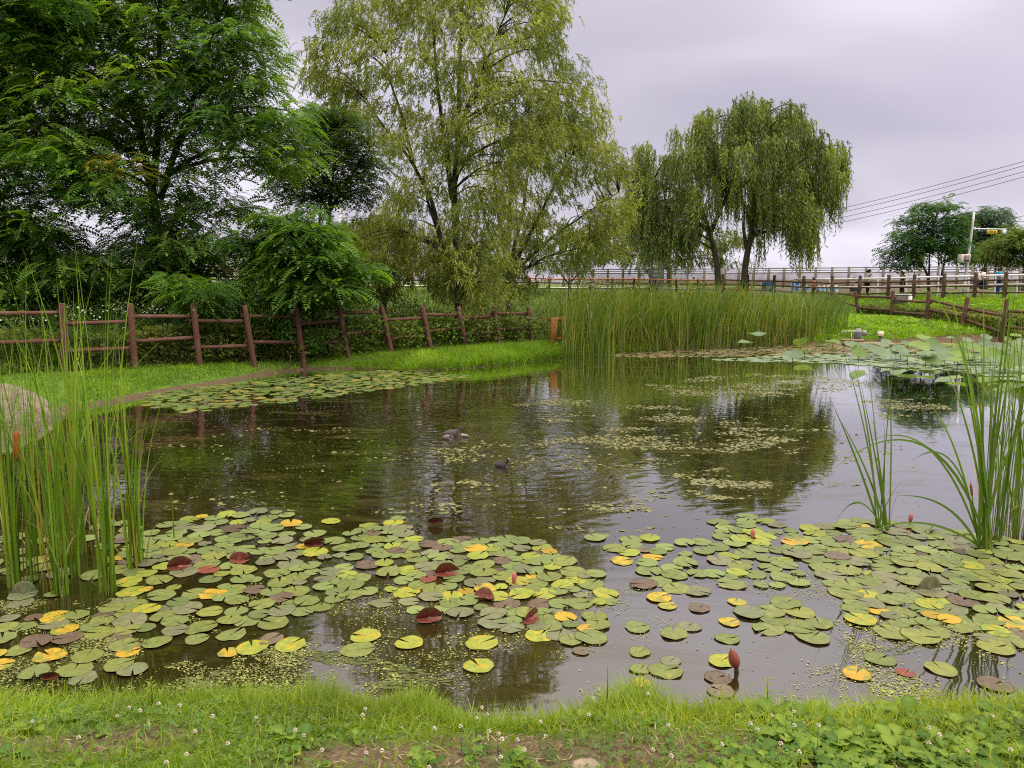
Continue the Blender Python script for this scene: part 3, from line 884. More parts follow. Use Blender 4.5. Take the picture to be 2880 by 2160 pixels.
# low growth closing the view under the crowns
for lab, px, Y_, poly, cols, sd in [
   ("dense yellow green willow scrub at the foot of the tall willow, left side", 1080, 26, [(960, 640), (1060, 600), (1180, 640), (1240, 700), (1250, 800), (1150, 850), (1000, 850), (930, 800), (920, 700)], W1, 41),
   ("olive willow scrub between the feet of the two tall willows", 1350, 29, [(1240, 720), (1330, 690), (1420, 720), (1470, 780), (1450, 850), (1300, 860), (1240, 830)], [(0.07, 0.095, 0.024), (0.12, 0.15, 0.034), (0.18, 0.20, 0.05)], 42),
   ("drooping willow scrub right of the many stemmed willow, ending over the orange rail", 1600, 33, [(1480, 620), (1600, 640), (1700, 650), (1780, 690), (1760, 750), (1650, 770), (1520, 780), (1470, 740)], [(0.085, 0.115, 0.026), (0.14, 0.17, 0.036), (0.21, 0.23, 0.055)], 43)]:
    willow("willow_shrub", lab, [[(px, 850), (px, 780), (px + 10, 700)], [(px, 800, 0, .7), (px - 60, 720)], [(px, 800, 0, .7), (px + 70, 720)]], Y_, poly, 54, cols, 1.1, 34, .55, (.15, .03), 2, seed=sd, weep=.6, r0=.05, spread=.5)
willow("willow_tree", "pale olive willow thicket left of the two forked trunks, behind the blue sign",
       [[(1880, 800), (1880, 700), (1885, 620)], [(1880, 760, 0, .7), (1790, 680), (1760, 640)]], 62,
       [(1560, 640), (1700, 600), (1900, 610), (1990, 650), (2090, 650), (2110, 690), (2090, 750), (1960, 755), (1800, 755), (1570, 755)],
       44, [(0.075, 0.105, 0.025), (0.11, 0.145, 0.034), (0.15, 0.18, 0.042)], 2.0, 26, 1.0, (0.26, 0.07), 2, seed=27, weep=0.6, r0=0.16)
willow("willow_tree", "small drooping light green willow right of the camera pole",
       [[(2800, 790), (2800, 740), (2805, 700)]], 52,
       [(2745, 690), (2780, 668), (2830, 680), (2850, 720), (2840, 745), (2760, 750), (2735, 730)],
       30, [(0.075, 0.12, 0.022), (0.11, 0.16, 0.03), (0.15, 0.2, 0.04)], 1.2, 14, 0.9, (0.22, 0.06), 2, seed=28, weep=0.9, r0=0.1)
willow("willow_tree", "olive green willow foliage behind the stems of the round dark tree",
       [[(2640, 800), (2640, 740), (2640, 700)]], 60,
       [(2560, 700), (2640, 670), (2720, 690), (2760, 720), (2750, 755), (2570, 755)],
       36, [(0.065, 0.095, 0.022), (0.10, 0.135, 0.03), (0.13, 0.16, 0.038)], 1.5, 12, 0.9, (0.24, 0.07), 2, seed=29, weep=0.7, r0=0.12)
willow("willow_tree", "low thin willow growth hanging over the orange rail, left of the tall willow's trunk",
       [[(1080, 850), (1090, 760), (1100, 690)], [(1085, 780, 0, .6), (1040, 700), (1000, 660)], [(1085, 780, 0, .6), (1140, 700), (1180, 650)]], 28.5,
       [(930, 640), (1040, 590), (1140, 610), (1230, 640), (1240, 740), (1150, 770), (1050, 770), (960, 790), (900, 740)],
       56, W1, 1.6, 20, 0.7, (0.16, 0.032), 2, seed=30, weep=0.8, r0=0.06)
# ------------------------------------------------------------------ fences and things along the path
def lerp(a, b, t): return np.asarray(a) * (1 - t) + np.asarray(b) * t
BROWN = (0.105, 0.045, 0.034)
DKBROWN = (0.062, 0.036, 0.026)
def post(root, base, top, r, col, name="post", flat=False):
    a = Acc()
    u = np.array([0, .02, .5, .985, 1.0])
    P = np.asarray(base)[None] * (1 - u[:, None]) + np.asarray(top)[None] * u[:, None]
    tube(a, P, np.array([r, r, r * .98, r * .97, r * .8]), 12, col)
    return a.build(name, M_LOG, root, smooth=False)
def rail(root, a_, b_, r, col, name="rail", sag=0.0, mat=None):
    a = Acc()
    u = np.array([0, .01, .33, .66, .99, 1.0])
    P = np.asarray(a_)[None] * (1 - u[:, None]) + np.asarray(b_)[None] * u[:, None]
    P[:, 2] -= sag * np.sin(u * math.pi)
    tube(a, P, np.array([r * .8, r, r * .98, r, r, r * .8]), 10, col)
    return a.build(name, mat or M_LOG, root)

# --- brown log fence round the left bank: (post base px, py top) -> true lean as in the photograph
def log_fence(tops, bots, Ys, offs, label, col, rp, rr, ext=0.10, hz=(0.84, 0.42), base_z=None):
    B, T = [], []
    for (tx, ty), (bx, by), Y in zip(tops, bots, Ys):
        T.append(at(tx, ty, Y)); b = at(bx, by, Y)
        B.append(b)
    o = np.array((B[0][0], B[0][1], gnd(B[0][0], B[0][1])))
    root = empty("log_fence", o)
    tag(root, label, "fence")
    for b, t in zip(B, T):
        g_ = gnd(b[0], b[1])
        k = (t[2] - b[2])
        foot = lerp(t, b, (t[2] - (g_ - 0.12)) / k) if b[2] > g_ - .1 else b
        post(root, foot - o, t - o, rp, col)
    for i_ in range(len(B) - 1):
        for q, (fa, fb) in enumerate(offs[i_ % len(offs)]):
            p = lerp(B[i_], T[i_], fa); s = lerp(B[i_ + 1], T[i_ + 1], fb)
            d = nrm((s - p)[None])[0]
            back = np.array((-d[1], d[0], 0)) * (rp + rr * 0.3)
            rail(root, p - d * ext + back - o, s + d * ext + back - o, rr, col)
    return root
tx = [-40, 175, 366, 543, 687, 832, 953, 1072, 1188, 1290, 1390, 1486]
bx = [-30, 182, 380, 562, 716, 856, 980, 1102, 1212, 1310, 1404, 1495]
tops = [(x, 853 if k < 4 else 858 + 0.8 * (k - 4)) for k, x in enumerate(tx)]
Ys = [14.9 + 0.0] + [15.7 + .75 * k for k in range(11)]
bots = []
for k, x in enumerate(bx):
    X_ = (x - 1440) / FPX * Ys[k]
    zg = gnd(X_, Ys[k])
    # pixel row of the ground there
    d = np.array((X_, Ys[k], zg)) - np.array((0, 0, EYE))
    yc = d[1] * SP + d[2] * CP; fc = d[1] * CP - d[2] * SP
    bots.append((x, 1080 - FPX * yc / fc))
offs_l = [((.86, .86), (.46, .46)), ((.70, .72), (.30, .32)), ((.80, .79), (.42, .46)), ((.72, .74), (.30, .34)), ((.82, .82), (.40, .42)), ((.70, .72), (.34, .34))]
log_fence(tops, bots, Ys, offs_l, "reddish brown log fence with leaning posts and staggered rails round the left bank", BROWN, 0.066, 0.046)

# --- brown log fence on the right bank
rt = [(2300, 815), (2405, 818), (2512, 817), (2612, 824), (2722, 836), (2833, 840), (2960, 846)]
rY = [44, 40, 36, 32.5, 31, 29.8, 28.6]
rb = []
for (x, y), Y_ in zip(rt, rY):
    xb = x + (10 if x < 2500 else -6 if x < 2700 else -18)
    X_ = (xb - 1440) / FPX * Y_
    d = np.array((X_, Y_, gnd(X_, Y_) - 0.02)) - np.array((0, 0, EYE))
    rb.append((xb, 1080 - FPX * (d[1] * SP + d[2] * CP) / (d[1] * CP - d[2] * SP)))
offs_r = [((.80, .80), (.35, .35)), ((.78, .76), (.32, .30)), ((.66, .68), (.24, .26)), ((.76, .62), (.42, .34)), ((.62, .60), (.26, .22)), ((.72, .74), (.36, .38))]
log_fence(rt, rb, rY, offs_r, "dark brown log fence dropping down the right bank behind the lotus, twisted rails", (0.085, 0.042, 0.030), 0.085, 0.058)

# --- fence along the raised path
def upz(x): return float(np.interp(x, UP[:, 0], UP[:, 2]))
def upy(x): return float(np.interp(x, UP[:, 0], UP[:, 1]))
pp = [1545, 1603, 1660, 1722, 1783, 1843, 1903, 1963, 2033, 2103, 2178, 2261, 2341, 2419, 2500, 2572, 2656, 2744, 2829, 2920]
UPx = (np.array([(-900), (-200), 330, 1150, 1560, 1840, 2033, 2178, 2341, 2500, 2656, 2829, 3100, 3500]))
UPY = np.array([33, 34, 35, 42, 50, 52, 51, 48, 43.5, 41, 39, 37, 34, 30], float)
def path_pt(px, back=0.0):
    Y_ = float(np.interp(px, UPx, UPY)) + back
    x = (px - 1440) / FPX * Y_
    # lateral distance grows with depth along the view ray (pitch folded in below)
    p = at(px, 785, Y_); p[2] = gnd(p[0], p[1])
    return p
def path_fence(pxs, label, rails, top_mat, top_col, top_r, col, h=1.0, rp=0.075):
    P = [path_pt(x) for x in pxs]
    root = empty("path_fence", P[0]); o = P[0]
    tag(root, label, "fence")
    for p in P:
        post(root, p - (0, 0, .15) - o, p + (0, 0, h) - o, rp, col)
    for a_, b_ in zip(P[:-1], P[1:]):
        d = nrm((b_ - a_)[None])[0]
        fr = np.array((d[1], -d[0], 0)) * 0.05
        for k, hz in enumerate(rails):
            w = random.uniform(-.04, .04)
            rail(root, a_ + (0, 0, hz + w) - d * .12 - fr - o, b_ + (0, 0, hz - w) + d * .12 - fr - o, 0.045, col)
        if top_mat:
            rail(root, a_ + (0, 0, h - .10) + fr * 2 - o, b_ + (0, 0, h - .10) + fr * 2 - o, top_r, top_col, "top_rail", mat=top_mat)
    return root
path_fence([-180, -80, 20, 118, 214, 310, 405, 498, 588, 676, 762, 846, 928, 1008, 1086, 1160, 1232, 1302, 1370, 1432, 1490, 1545, 1603, 1660, 1722, 1783, 1843, 1903, 1963, 2033],
           "dark path fence carrying a long orange red top rail behind the willows", (0.62, 0.28), M_PIPE, (0.40, 0.075, 0.035), 0.045, DKBROWN, 0.98)
path_fence([2033, 2103, 2178, 2261, 2341, 2419, 2500, 2572, 2656, 2744, 2829, 2925], "dark brown post and three rail fence along the raised path at the right",
           (0.90, 0.62, 0.30), None, None, 0, DKBROWN, 1.28, 0.09)
# white pipe railing just behind it
P = [path_pt(x, 0.9) for x in (2235, 2335, 2470, 2550, 2640, 2725, 2800, 2862, 2960)]
o = P[0]
root = empty("pipe_railing", o)
tag(root, "white painted pipe railing right behind the dark brown path fence", "railing")
for a_ in P:
    rail(root, a_ - (0, 0, .1) - o, a_ + (0, 0, 1.10) - o, 0.04, (.62, .60, .62), "post", mat=M_PIPE)
for a_, b_ in zip(P[:-1], P[1:]):
    for k, hz in enumerate((1.10, .66, .24)):
        rail(root, a_ + (0, 0, hz) - o, b_ + (0, 0, hz) - o, 0.052 if k == 0 else 0.03, (.66, .63, .66), "rail", mat=M_PIPE)
# pale kerb pipe on the path further left
P = [path_pt(x, 1.0) for x in (300, 620, 960, 1240, 1500, 1700, 1860, 1960)]
o = P[0]
root = empty("white_rail", o)
tag(root, "low white rail on short posts beside the path behind the willows", "railing")
for a_ in P: rail(root, a_ - (0, 0, .1) - o, a_ + (0, 0, .28) - o, 0.04, (.6, .58, .58), "post", mat=M_PIPE)
for a_, b_ in zip(P[:-1], P[1:]): rail(root, a_ + (0, 0, .28) - o, b_ + (0, 0, .28) - o, 0.05, (.68, .66, .66), "rail", mat=M_PIPE)

# --- timber balustrade of the deck behind
GREYB = (0.20, 0.165, 0.145)
def balustrade(a_, b_, n, label, h=1.45, sub=8):
    a_, b_ = np.array(a_), np.array(b_)
    root = empty("timber_balustrade", a_)
    tag(root, label, "balustrade")
    L = b_ - a_
    rz = math.atan2(L[1], L[0])
    for k in range(n + 1):
        p = L * k / n
        ac = Acc(); box(ac, p + (0, 0, h / 2), (.15, .15, h + .06), rz, GREYB, bev=.012); ac.build("post", M_TIMBER, root)
    for k in range(n):
        p, q = L * k / n, L * (k + 1) / n
        c = (p + q) / 2; l = np.linalg.norm(L) / n - .15
        for hz, th in ((h - .04, .07), (h - .20, .06), (h - .36, .07), (.16, .09)):
            ac = Acc(); box(ac, c + (0, 0, hz), (l, .07, th), rz, GREYB); ac.build("rail", M_TIMBER, root)
        ac = Acc()                                   # one bay of balusters
        for s_ in range(sub * 2):
            t = (k + (s_ + .7) / (sub * 2 + .4)) / n
            box(ac, L * t + (0, 0, (h - .36 + .16) / 2 + .01), (.03, .03, h - .60), rz, GREYB)
        ac.build("baluster_bay", M_TIMBER, root)
def bp(px, Y_, pt): 
    p = at(px, pt, Y_); return p
A = bp(1585, 66, 757); A2 = bp(2030, 60, 755); B2 = bp(2640, 52, 749); C2 = bp(3060, 48, 757)
for p in (A, A2, B2, C2): p[2] -= 1.45
balustrade(A, A2, 10, "long grey brown timber balustrade left half, behind the blue sign and the reeds")
balustrade(A2 + (0.2, -.1, 0), B2, 13, "grey brown timber balustrade against open sky, between weeping willow and round dark tree")
balustrade(B2 + (0.2, -.1, 0), C2, 9, "timber balustrade at the right end, behind the camera pole and the walking person")
# timber deck under the balustrades (they stand on it)
da = Acc()
QD = [A, A2, B2, C2]
for p, q in zip(QD[:-1], QD[1:]):
    d = nrm((q - p)[None])[0]; nrm_ = np.array((-d[1], d[0], 0))
    zt = -0.005
    lo = -1.2
    V = [p - nrm_ * .3 + (0, 0, zt), q - nrm_ * .3 + (0, 0, zt), q + nrm_ * 3 + (0, 0, zt), p + nrm_ * 3 + (0, 0, zt)]
    V += [v + np.array((0, 0, lo)) for v in V]
    da.add(V, [(0, 1, 2, 3), (0, 4, 5, 1), (1, 5, 6, 2), (2, 6, 7, 3), (3, 7, 4, 0)], None, (0.17, 0.14, 0.12))
dk = da.build("boardwalk", M_TIMBER)
tag(dk, "grey timber boardwalk carrying the balustrades on the raised bank", "boardwalk", kind="structure")

# --- writing ----------------------------------------------------------------------------------------
def text_mesh(name, body, size, loc, rz, mat, parent, col=(.8, .8, .8), depth=0.006, align="CENTER"):
    cu = bpy.data.curves.new(name, "FONT")
    cu.body = body; cu.size = size; cu.extrude = depth; cu.align_x = align; cu.align_y = "CENTER"
    to = bpy.data.objects.new(name + "_text", cu)
    COL.objects.link(to)
    dg = bpy.context.evaluated_depsgraph_get(); dg.update()
    me = bpy.data.meshes.new_from_object(to.evaluated_get(dg))
    bpy.data.objects.remove(to); 
    a = me.attributes.new("tint", "FLOAT_COLOR", "POINT")
    a.data.foreach_set("color", np.tile(np.array((*col, 1), np.float32), len(me.vertices)))
    me.materials.clear(); me.materials.append(mat)
    ob = bpy.data.objects.new(name, me); COL.objects.link(ob)
    ob.parent = parent; KIDS.setdefault(parent.name, []).append(ob)
    ob.location = loc; ob.rotation_euler = (R(90), 0, rz)
    return ob

# blue information sign
sp = at(1846, 800, 54); sp[2] = gnd(sp[0], sp[1])
root = empty("notice_board", sp)
tag(root, "dark blue upright notice board with white lettering, in front of the grey balustrade", "sign")
k = 54 / FPX
bt = (at(1846, 733, 54) - sp)[2]; W_ = 41 * k
ac = Acc(); box(ac, (0, 0, bt / 2), (W_, .10, bt), 0, (.10, .105, .15), bev=.012); ac.build("board", M_METAL, root)
ac = Acc(); box(ac, (-W_ / 2 + .04, -.055, bt / 2), (.10, .02, bt - .02), 0, (.035, .05, .10)); ac.build("edge_strip", M_METAL, root)
text_mesh("lettering", "낚시금지구역", 0.175, (.06, -.056, bt - .17), 0, M_PLAIN, root, (.72, .70, .74))
for q, dx in enumerate((-.27, -.06)):
    ac = Acc(); box(ac, (dx, -.054, bt - .46), (.17, .012, .29), 0, (.70, .62, .62)); pg = ac.build("pictogram", M_PLAIN, root)
    ac = Acc()
    if q == 0:
        tube(ac, [(dx - .06, -.066, bt - .56), (dx + .06, -.066, bt - .36)], .012, 5, (.12, .10, .12)); tube(ac, [(dx + .06, -.066, bt - .36), (dx + .06, -.066, bt - .50)], .007, 5, (.12, .10, .12))
    else:
        tube(ac, [(dx, -.066, bt - .56), (dx, -.066, bt - .44)], .030, 6, (.12, .10, .12)); tube(ac, [(dx, -.066, bt - .40), (dx, -.066, bt - .365)], .022, 6, (.12, .10, .12))
    ac.build("pictogram_mark", M_PLAIN, pg)
text_mesh("lettering", "No Fishing", 0.085, (.24, -.056, bt - .39), 0, M_PLAIN, root, (.70, .66, .68))
text_mesh("lettering", "禁止钓鱼", 0.085, (.24, -.056, bt - .53), 0, M_PLAIN, root, (.66, .62, .66))
ac = Acc()
for q in range(5): box(ac, (.04 - .02 * (q % 2), -.054, bt - .68 - .085 * q), (.70 - .10 * (q % 3), .012, .022), 0, (.42, .40, .44))
ac.build("small_print", M_PLAIN, root)

# camera pole
Yp = 42.0
pb = at(2708, 845, Yp); pb[2] = gnd(pb[0], pb[1])
ptp = at(2740, 597, Yp)
root = empty("camera_pole", pb)
tag(root, "tall white camera pole with side arm, yellow plate and a white cabinet", "pole")
ac = Acc(); u = np.linspace(0, 1, 8)[:, None]; tube(ac, (ptp - pb) * u, np.linspace(.085, .052, 8), 14, (.50, .49, .52)); ac.build("mast", M_PIPE, root, smooth=True)
def loc_on(px, py, dY=0.0): return at(px, py, Yp + dY) - pb
a0_, a1_ = loc_on(2734, 643), loc_on(2832, 645)
ac = Acc(); tube(ac, [a0_, lerp(a0_, a1_, .1), lerp(a0_, a1_, .11), a1_], [.055, .055, .036, .032], 10, (.56, .61, .64)); ac.build("arm", M_PIPE, root)
c_ = loc_on(2790, 653, -.02)
ac = Acc(); box(ac, c_, (.55, .05, .185), 0, (.70, .48, .03), bev=.01); ac.build("plate", M_METAL, root)
text_mesh("lettering", "방범용", 0.15, c_ + (0, -.032, 0), 0, M_PLAIN, root, (.16, .05, .02))
c_ = loc_on(2775, 652); ac = Acc(); box(ac, loc_on(2773, 653), (.10, .12, .20), 0, (.03, .03, .03), bev=.01); ac.build("clamp", M_METAL, root)
c_ = loc_on(2824, 655)
ac = Acc()
prof = [(.0, .16), (.05, .16), (.09, .13), (.10, .02), (.10, -.03), (.085, -.09), (.05, -.13), (.0, -.145)]
n_ = 14; V = [(r_ * math.cos(t), r_ * math.sin(t), z_) for r_, z_ in prof for t in np.arange(n_) * 2 * math.pi / n_]
Q = [(k_ * n_ + j_, k_ * n_ + (j_ + 1) % n_, k_ * n_ + n_ + (j_ + 1) % n_, k_ * n_ + n_ + j_) for k_ in range(len(prof) - 1) for j_ in range(n_)]
ac.add(np.array(V) + c_, Q, None, np.array([(.66, .66, .68) if V[i_][2] > -.02 else (.30, .31, .33) for i_ in range(len(V))]))
tube(ac, [c_ + (0, 0, .16), loc_on(2824, 646)], .03, 8, (.6, .6, .62)); ac.build("dome_camera", M_PIPE, root, smooth=True)
cA = loc_on(2711, 727, -.22)
ac = Acc(); box(ac, cA, (.52, .34, .44), R(8), (.60, .58, .57), bev=.015); cb = ac.build("cabinet", M_METAL, root)
ac = Acc(); box(ac, cA + (.055, -.185, .005), (.32, .012, .36), R(8), (.30, .10, .10)); nt_ = ac.build("notice", M_PLAIN, cb)
ac = Acc(); box(ac, cA + (.055, -.196, -.01), (.27, .008, .22), R(8), (.14, .13, .16)); ac.build("notice_panel", M_PLAIN, cb)
ac = Acc()
for q in range(3): box(ac, cA + (.055, -.202, .05 - .055 * q), (.22 - .05 * (q % 2), .006, .016), R(8), (.45, .42, .44))
box(ac, cA + (.055, -.195, .145), (.22, .006, .03), R(8), (.62, .5, .5)); ac.build("small_print", M_PLAIN, cb)

# grey roofed utility cabinet on the bank
q = at(2532, 838, 39.5); gz_ = gnd(q[0], q[1])
root = empty("utility_cabinet", (q[0], q[1], gz_))
tag(root, "low grey utility cabinet with a rounded lid on the bank by the log fence", "cabinet")
ac = Acc(); box(ac, (0, 0, .24), (.72, .5, .50), R(-12), (.11, .105, .10), bev=.02); ac.build("body", M_METAL, root)
ac = Acc(); box(ac, (.38, -.12, .20), (.20, .46, .52), R(-12), (.62, .60, .60), bev=.02); ac.build("side_panel", M_METAL, root)
ac = Acc(); box(ac, (0.03, 0, .51), (.92, .60, .08), R(-12), (.24, .25, .26), bev=.035); ac.build("lid", M_METAL, root)

# pump corner
q = at(2442, 958, 25.6); zb = max(gnd(q[0], q[1]), 0.02)
root = empty("stone_slab", (q[0], q[1], zb)); tag(root, "long thin brown timber and stone slab at the water's edge under the pump", "slab")
ac = Acc(); box(ac, (0, 0, .035), (1.55, .5, .09), R(-4), (.26, .20, .15), bev=.015); ac.build("slab_top", M_ROCK, root)
ac = Acc(); box(ac, (-.38, .32, .13), (.66, .30, .08), R(-3), (.24, .18, .13), bev=.015); ac.build("step_board", M_TIMBER, root)
q = at(2413, 950, 26.0); zp = zb + .17
root = empty("water_pump", (q[0], q[1], zp)); tag(root, "small dark rounded water pump on the slab under a white bar", "pump")
ac = Acc(); u = np.array([0, .02, .06, .2, .30, .34, .36]); tube(ac, np.stack([u * 0, u * 0, u], 1), np.array([.10, .12, .13, .13, .12, .09, .05]), 14, (.13, .13, .15)); ac.build("motor", M_METAL, root, smooth=True)
ac = Acc(); tube(ac, [(.1, 0, .2), (.26, 0, .2), (.28, .02, .2)], [.09, .09, .06], 12, (.20, .19, .17)); ac.build("coupling", M_METAL, root, smooth=True)
q = at(2394, 955, 25.7)
root = empty("pump_stand", (q[0], q[1], zb + .08)); tag(root, "thin white bar on a single post in front of the pump", "stand")
ac = Acc(); tube(ac, [(0, 0, 0), (0, 0, .36)], .014, 6, (.55, .48, .38)); ac.build("post", M_PIPE, root)
ac = Acc(); box(ac, (-.02, 0, .375), (.66, .06, .022), 0, (.66, .65, .58)); ac.build("bar", M_PIPE, root)
q = at(2476, 948, 25.9)
root = empty("junction_box", (q[0], q[1], gnd(q[0], q[1])))
zj = max(.28, .37 - gnd(q[0], q[1])); tag(root, "small pale square box on a short stake right of the pump", "box")
ac = Acc(); box(ac, (0, 0, zj), (.17, .12, .16), 0, (.62, .55, .48), bev=.01); ac.build("housing", M_METAL, root)
ac = Acc(); box(ac, (0, 0, zj / 2 - .08), (.08, .06, zj + .0), 0, (.10, .08, .06)); ac.build("stake", M_TIMBER, root)

# rusty orange posts in the reeds
q = at(1573, 945, 22.6); g_ = gnd(q[0], q[1])
root = empty("rusty_frame", (q[0], q[1], g_)); tag(root, "rusty orange frame of two broken boards standing among the reeds", "frame")
ac = Acc()
for dx, w, h_, l in ((-.17, .20, .86, .05), (.14, .12, .88, -.03)):
    box(ac, (dx, 0, h_ / 2), (w, .05, h_), 0, (.21, .10, .032), M=np.array([(1, 0, l), (0, 1, 0), (0, 0, 1)]), bev=.006)
ac.build("upright_boards", M_BARK, root)
ac = Acc(); box(ac, (0, .04, .80), (.62, .04, .10), 0, (.22, .10, .03)); box(ac, (0, .04, .22), (.5, .04, .10), 0, (.22, .10, .03)); ac.build("cross_boards", M_BARK, root)

# white site building seen between the left trees
q = at(650, 770, 58); g_ = gnd(q[0], q[1])
root = empty("white_building", (q[0], q[1], g_)); tag(root, "low white clad building with a small barred window seen between the trees", "building")
hB = (at(650, 716, 58) - q)[2] + (q[2] - g_)
ac = Acc()
for k_ in range(9):
    z0, z1 = hB * k_ / 9, hB * (k_ + 1) / 9
    box(ac, (-3.0, 2.0, (z0 + z1) / 2), (10.5, 4, z1 - z0 - .015), 0, (.56, .51, .47), bev=.01)
ac.build("wall", M_PLAIN, root)
ac = Acc(); box(ac, (-3.0, 2.0, hB + .05), (10.9, 4.4, .14), 0, (.62, .60, .60), bev=.02); ac.build("roof", M_METAL, root)
wc = at(702, 748, 58) - np.array((q[0], q[1], g_))
ac = Acc()
for dx in (-.42, 0, .42): box(ac, wc + (dx, -.03, 0), (.05, .06, .70), 0, (.6, .6, .6))
for dz in (-.35, .35): box(ac, wc + (0, -.032, dz), (.9, .065, .05), 0, (.6, .6, .6))
wf = ac.build("window", M_METAL, root)
ac = Acc(); box(ac, wc + (0, -.005, 0), (.84, .03, .66), 0, (.05, .055, .06)); ac.build("pane", M_METAL, wf)
ac = Acc()
for dx in np.linspace(-.36, .36, 8): tube(ac, [wc + (dx, -.05, -.33), wc + (dx, -.05, .33)], .012, 4, (.2, .2, .2))
ac.build("bars", M_METAL, wf)
# pale cabin further left
q = at(325, 800, 52); g_ = gnd(q[0], q[1])
root = empty("site_cabin", (q[0], q[1], g_)); tag(root, "pale cabin with panelled double door glimpsed through the left locusts", "cabin")
ac = Acc(); box(ac, (0, 1.5, .95), (3.0, 3, 1.9), 0, (.55, .50, .47), bev=.02); ac.build("wall", M_PLAIN, root)
ac = Acc(); box(ac, (0, 1.5, 1.94), (3.3, 3.3, .10), 0, (.5, .5, .5), bev=.02); ac.build("roof", M_METAL, root)
for dx in (-.32, .32):
    ac = Acc(); box(ac, (dx, -.02, 1.0), (.56, .05, 1.5), 0, (.36, .37, .36), bev=.01); ac.build("door", M_METAL, root)

# street pole behind the willows, and wires
q = at(962, 800, 70); g_ = gnd(q[0], q[1])
root = empty("utility_pole", (q[0], q[1], g_)); tag(root, "thin pale utility pole glimpsed left of the tall willow's trunk", "pole")
tp = at(962, 560, 70) - np.array((q[0], q[1], g_))
ac = Acc(); tube(ac, [(0, 0, 0), (0, 0, tp[2] * .5), (0, 0, tp[2])], [.16, .14, .11], 10, (.5, .48, .48)); ac.build("mast", M_PLAIN, root, smooth=True)
ac = Acc(); box(ac, (0, 0, tp[2] - .4), (1.6, .1, .1), 0, (.4, .4, .4)); ac.build("cross_arm", M_PLAIN, root)
def wire(p, q, name_label, sag, r=0.022):
    u = np.linspace(0, 1, 26)[:, None]
    P_ = np.asarray(p) * (1 - u) + np.asarray(q) * u
    P_[:, 2] -= sag * 4 * u[:, 0] * (1 - u[:, 0])
    ac = Acc(); tube(ac, P_ - P_[0], r, 4, (.06, .055, .07), cap=False)
    w_ = ac.build("power_line", M_PLAIN, loc=None); w_.location = P_[0]
    tag(w_, name_label, "power line", "power lines over the right bank")
pe = [at(1720, 690 + 7 * k_, 118) for k_ in range(4)]
for k_, (y0, nm_) in enumerate([(402, "topmost of the four thin dark wires slanting across the right sky"), (414, "second wire from the top of the four slanting across the right sky"),
                               (431, "third wire from the top of the four slanting across the right sky"), (446, "lowest of the four thin dark wires slanting across the right sky")]):
    wire(at(3060, y0, 62), pe[k_], nm_, 1.4 + .1 * k_)
wire(at(3060, 558, 62), at(2700, 640, 80), "short upper wire leaving the right edge above the camera arm", .25)
wire(at(3060, 612, 62), at(2700, 626, 80), "short level wire leaving the right edge, lower of the two", .1)

# stall goods on the path at the right
def banner(px, py, Y_, w, h, col, label, name="banner"):
    p = at(px, py, Y_); g_ = gnd(p[0], p[1])
    root = empty(name, (p[0], p[1], g_)); tag(root, label, "banner")
    zc_ = p[2] - g_
    ac = Acc()
    nx_, nz_ = 9, 5
    uu, vv = np.meshgrid(np.linspace(-.5, .5, nx_), np.linspace(-.5, .5, nz_), indexing="ij")
    V = np.stack([uu.ravel() * w, .02 * np.sin(uu.ravel() * 14), vv.ravel() * h + zc_ - .02 * np.cos(uu.ravel() * 6.28)], 1)
    a0 = (np.arange(nx_ - 1)[:, None] * nz_ + np.arange(nz_ - 1)[None]).ravel()
    Q_ = np.stack([a0, a0 + nz_, a0 + nz_ + 1, a0 + 1], 1)
    ac.add(V, Q_, None, col); ac.add(V + (0, .012, 0), Q_[:, ::-1], None, col); ac.build("sheet", M_CLOTH, root)
    ac = Acc()
    for s_ in (-.5, .5): tube(ac, [(s_ * w, .02, -.05), (s_ * w, .02, zc_ + h / 2)], .025, 6, (.5, .5, .5))
    ac.build("stakes", M_PIPE, root)
    ac = Acc()
    for k_ in range(3): box(ac, (-.1 * w + .16 * w * k_, -.028, zc_ - .1 * h * (k_ % 2)), (.10 * w, .006, .34 * h), 0, (.65, .65, .68), M=np.array([(1, 0, .3 - .2 * k_), (0, 1, 0), (0, 0, 1)]))
    ac.build("print", M_CLOTH, root)
banner(2160, 806, 49.5, .80, .55, (.05, .17, .52), "blue banner with white marks at the left, half hidden by reed tips")
banner(2238, 806, 47.5, .48, .52, (.06, .20, .55), "narrow blue banner just left of the child in the pink shirt")
for k_, (px, w_) in enumerate([(2268, .16), (2304, .17), (2317, .16), (2330, .18), (2351, .20)]):
    p = at(px, 812, 46); g_ = gnd(p[0], p[1])
    lab = ["blue and white bottle drum beside the yellow bag", "blue and white drum right of the child in pink, first of a close three", "middle of three close blue and white drums on the path",
           "last of three close blue and white drums on the path", "blue and white drum standing alone behind a brown fence post"][k_]
    root = empty("water_drum", (p[0], p[1], g_)); tag(root, lab, "drum", "blue and white drums on the path")
    hD = .62
    ac = Acc(); tube(ac, [(0, 0, 0), (0, 0, hD * .55), (0, 0, hD)], [w_ * .9, w_, w_], 12, (.08, .20, .52)); ac.build("barrel", M_PIPE, root)
    ac = Acc(); box(ac, (0, -w_ - .004, hD * .45), (w_ * .9, .02, hD * .6), 0, (.7, .7, .72)); ac.build("sticker", M_PIPE, root)
    ac = Acc(); tube(ac, [(0, 0, hD), (0, 0, hD + .12)], [w_ * .5, w_ * .4], 10, (.7, .62, .45)); ac.build("cap", M_PIPE, root)
p = at(2281, 815, 46); g_ = gnd(p[0], p[1])
ac = Acc(); P_ = [(0, 0, 0), (0.01, 0, .08), (0, 0, .22), (0.02, 0, .34), (0, 0, .42)]
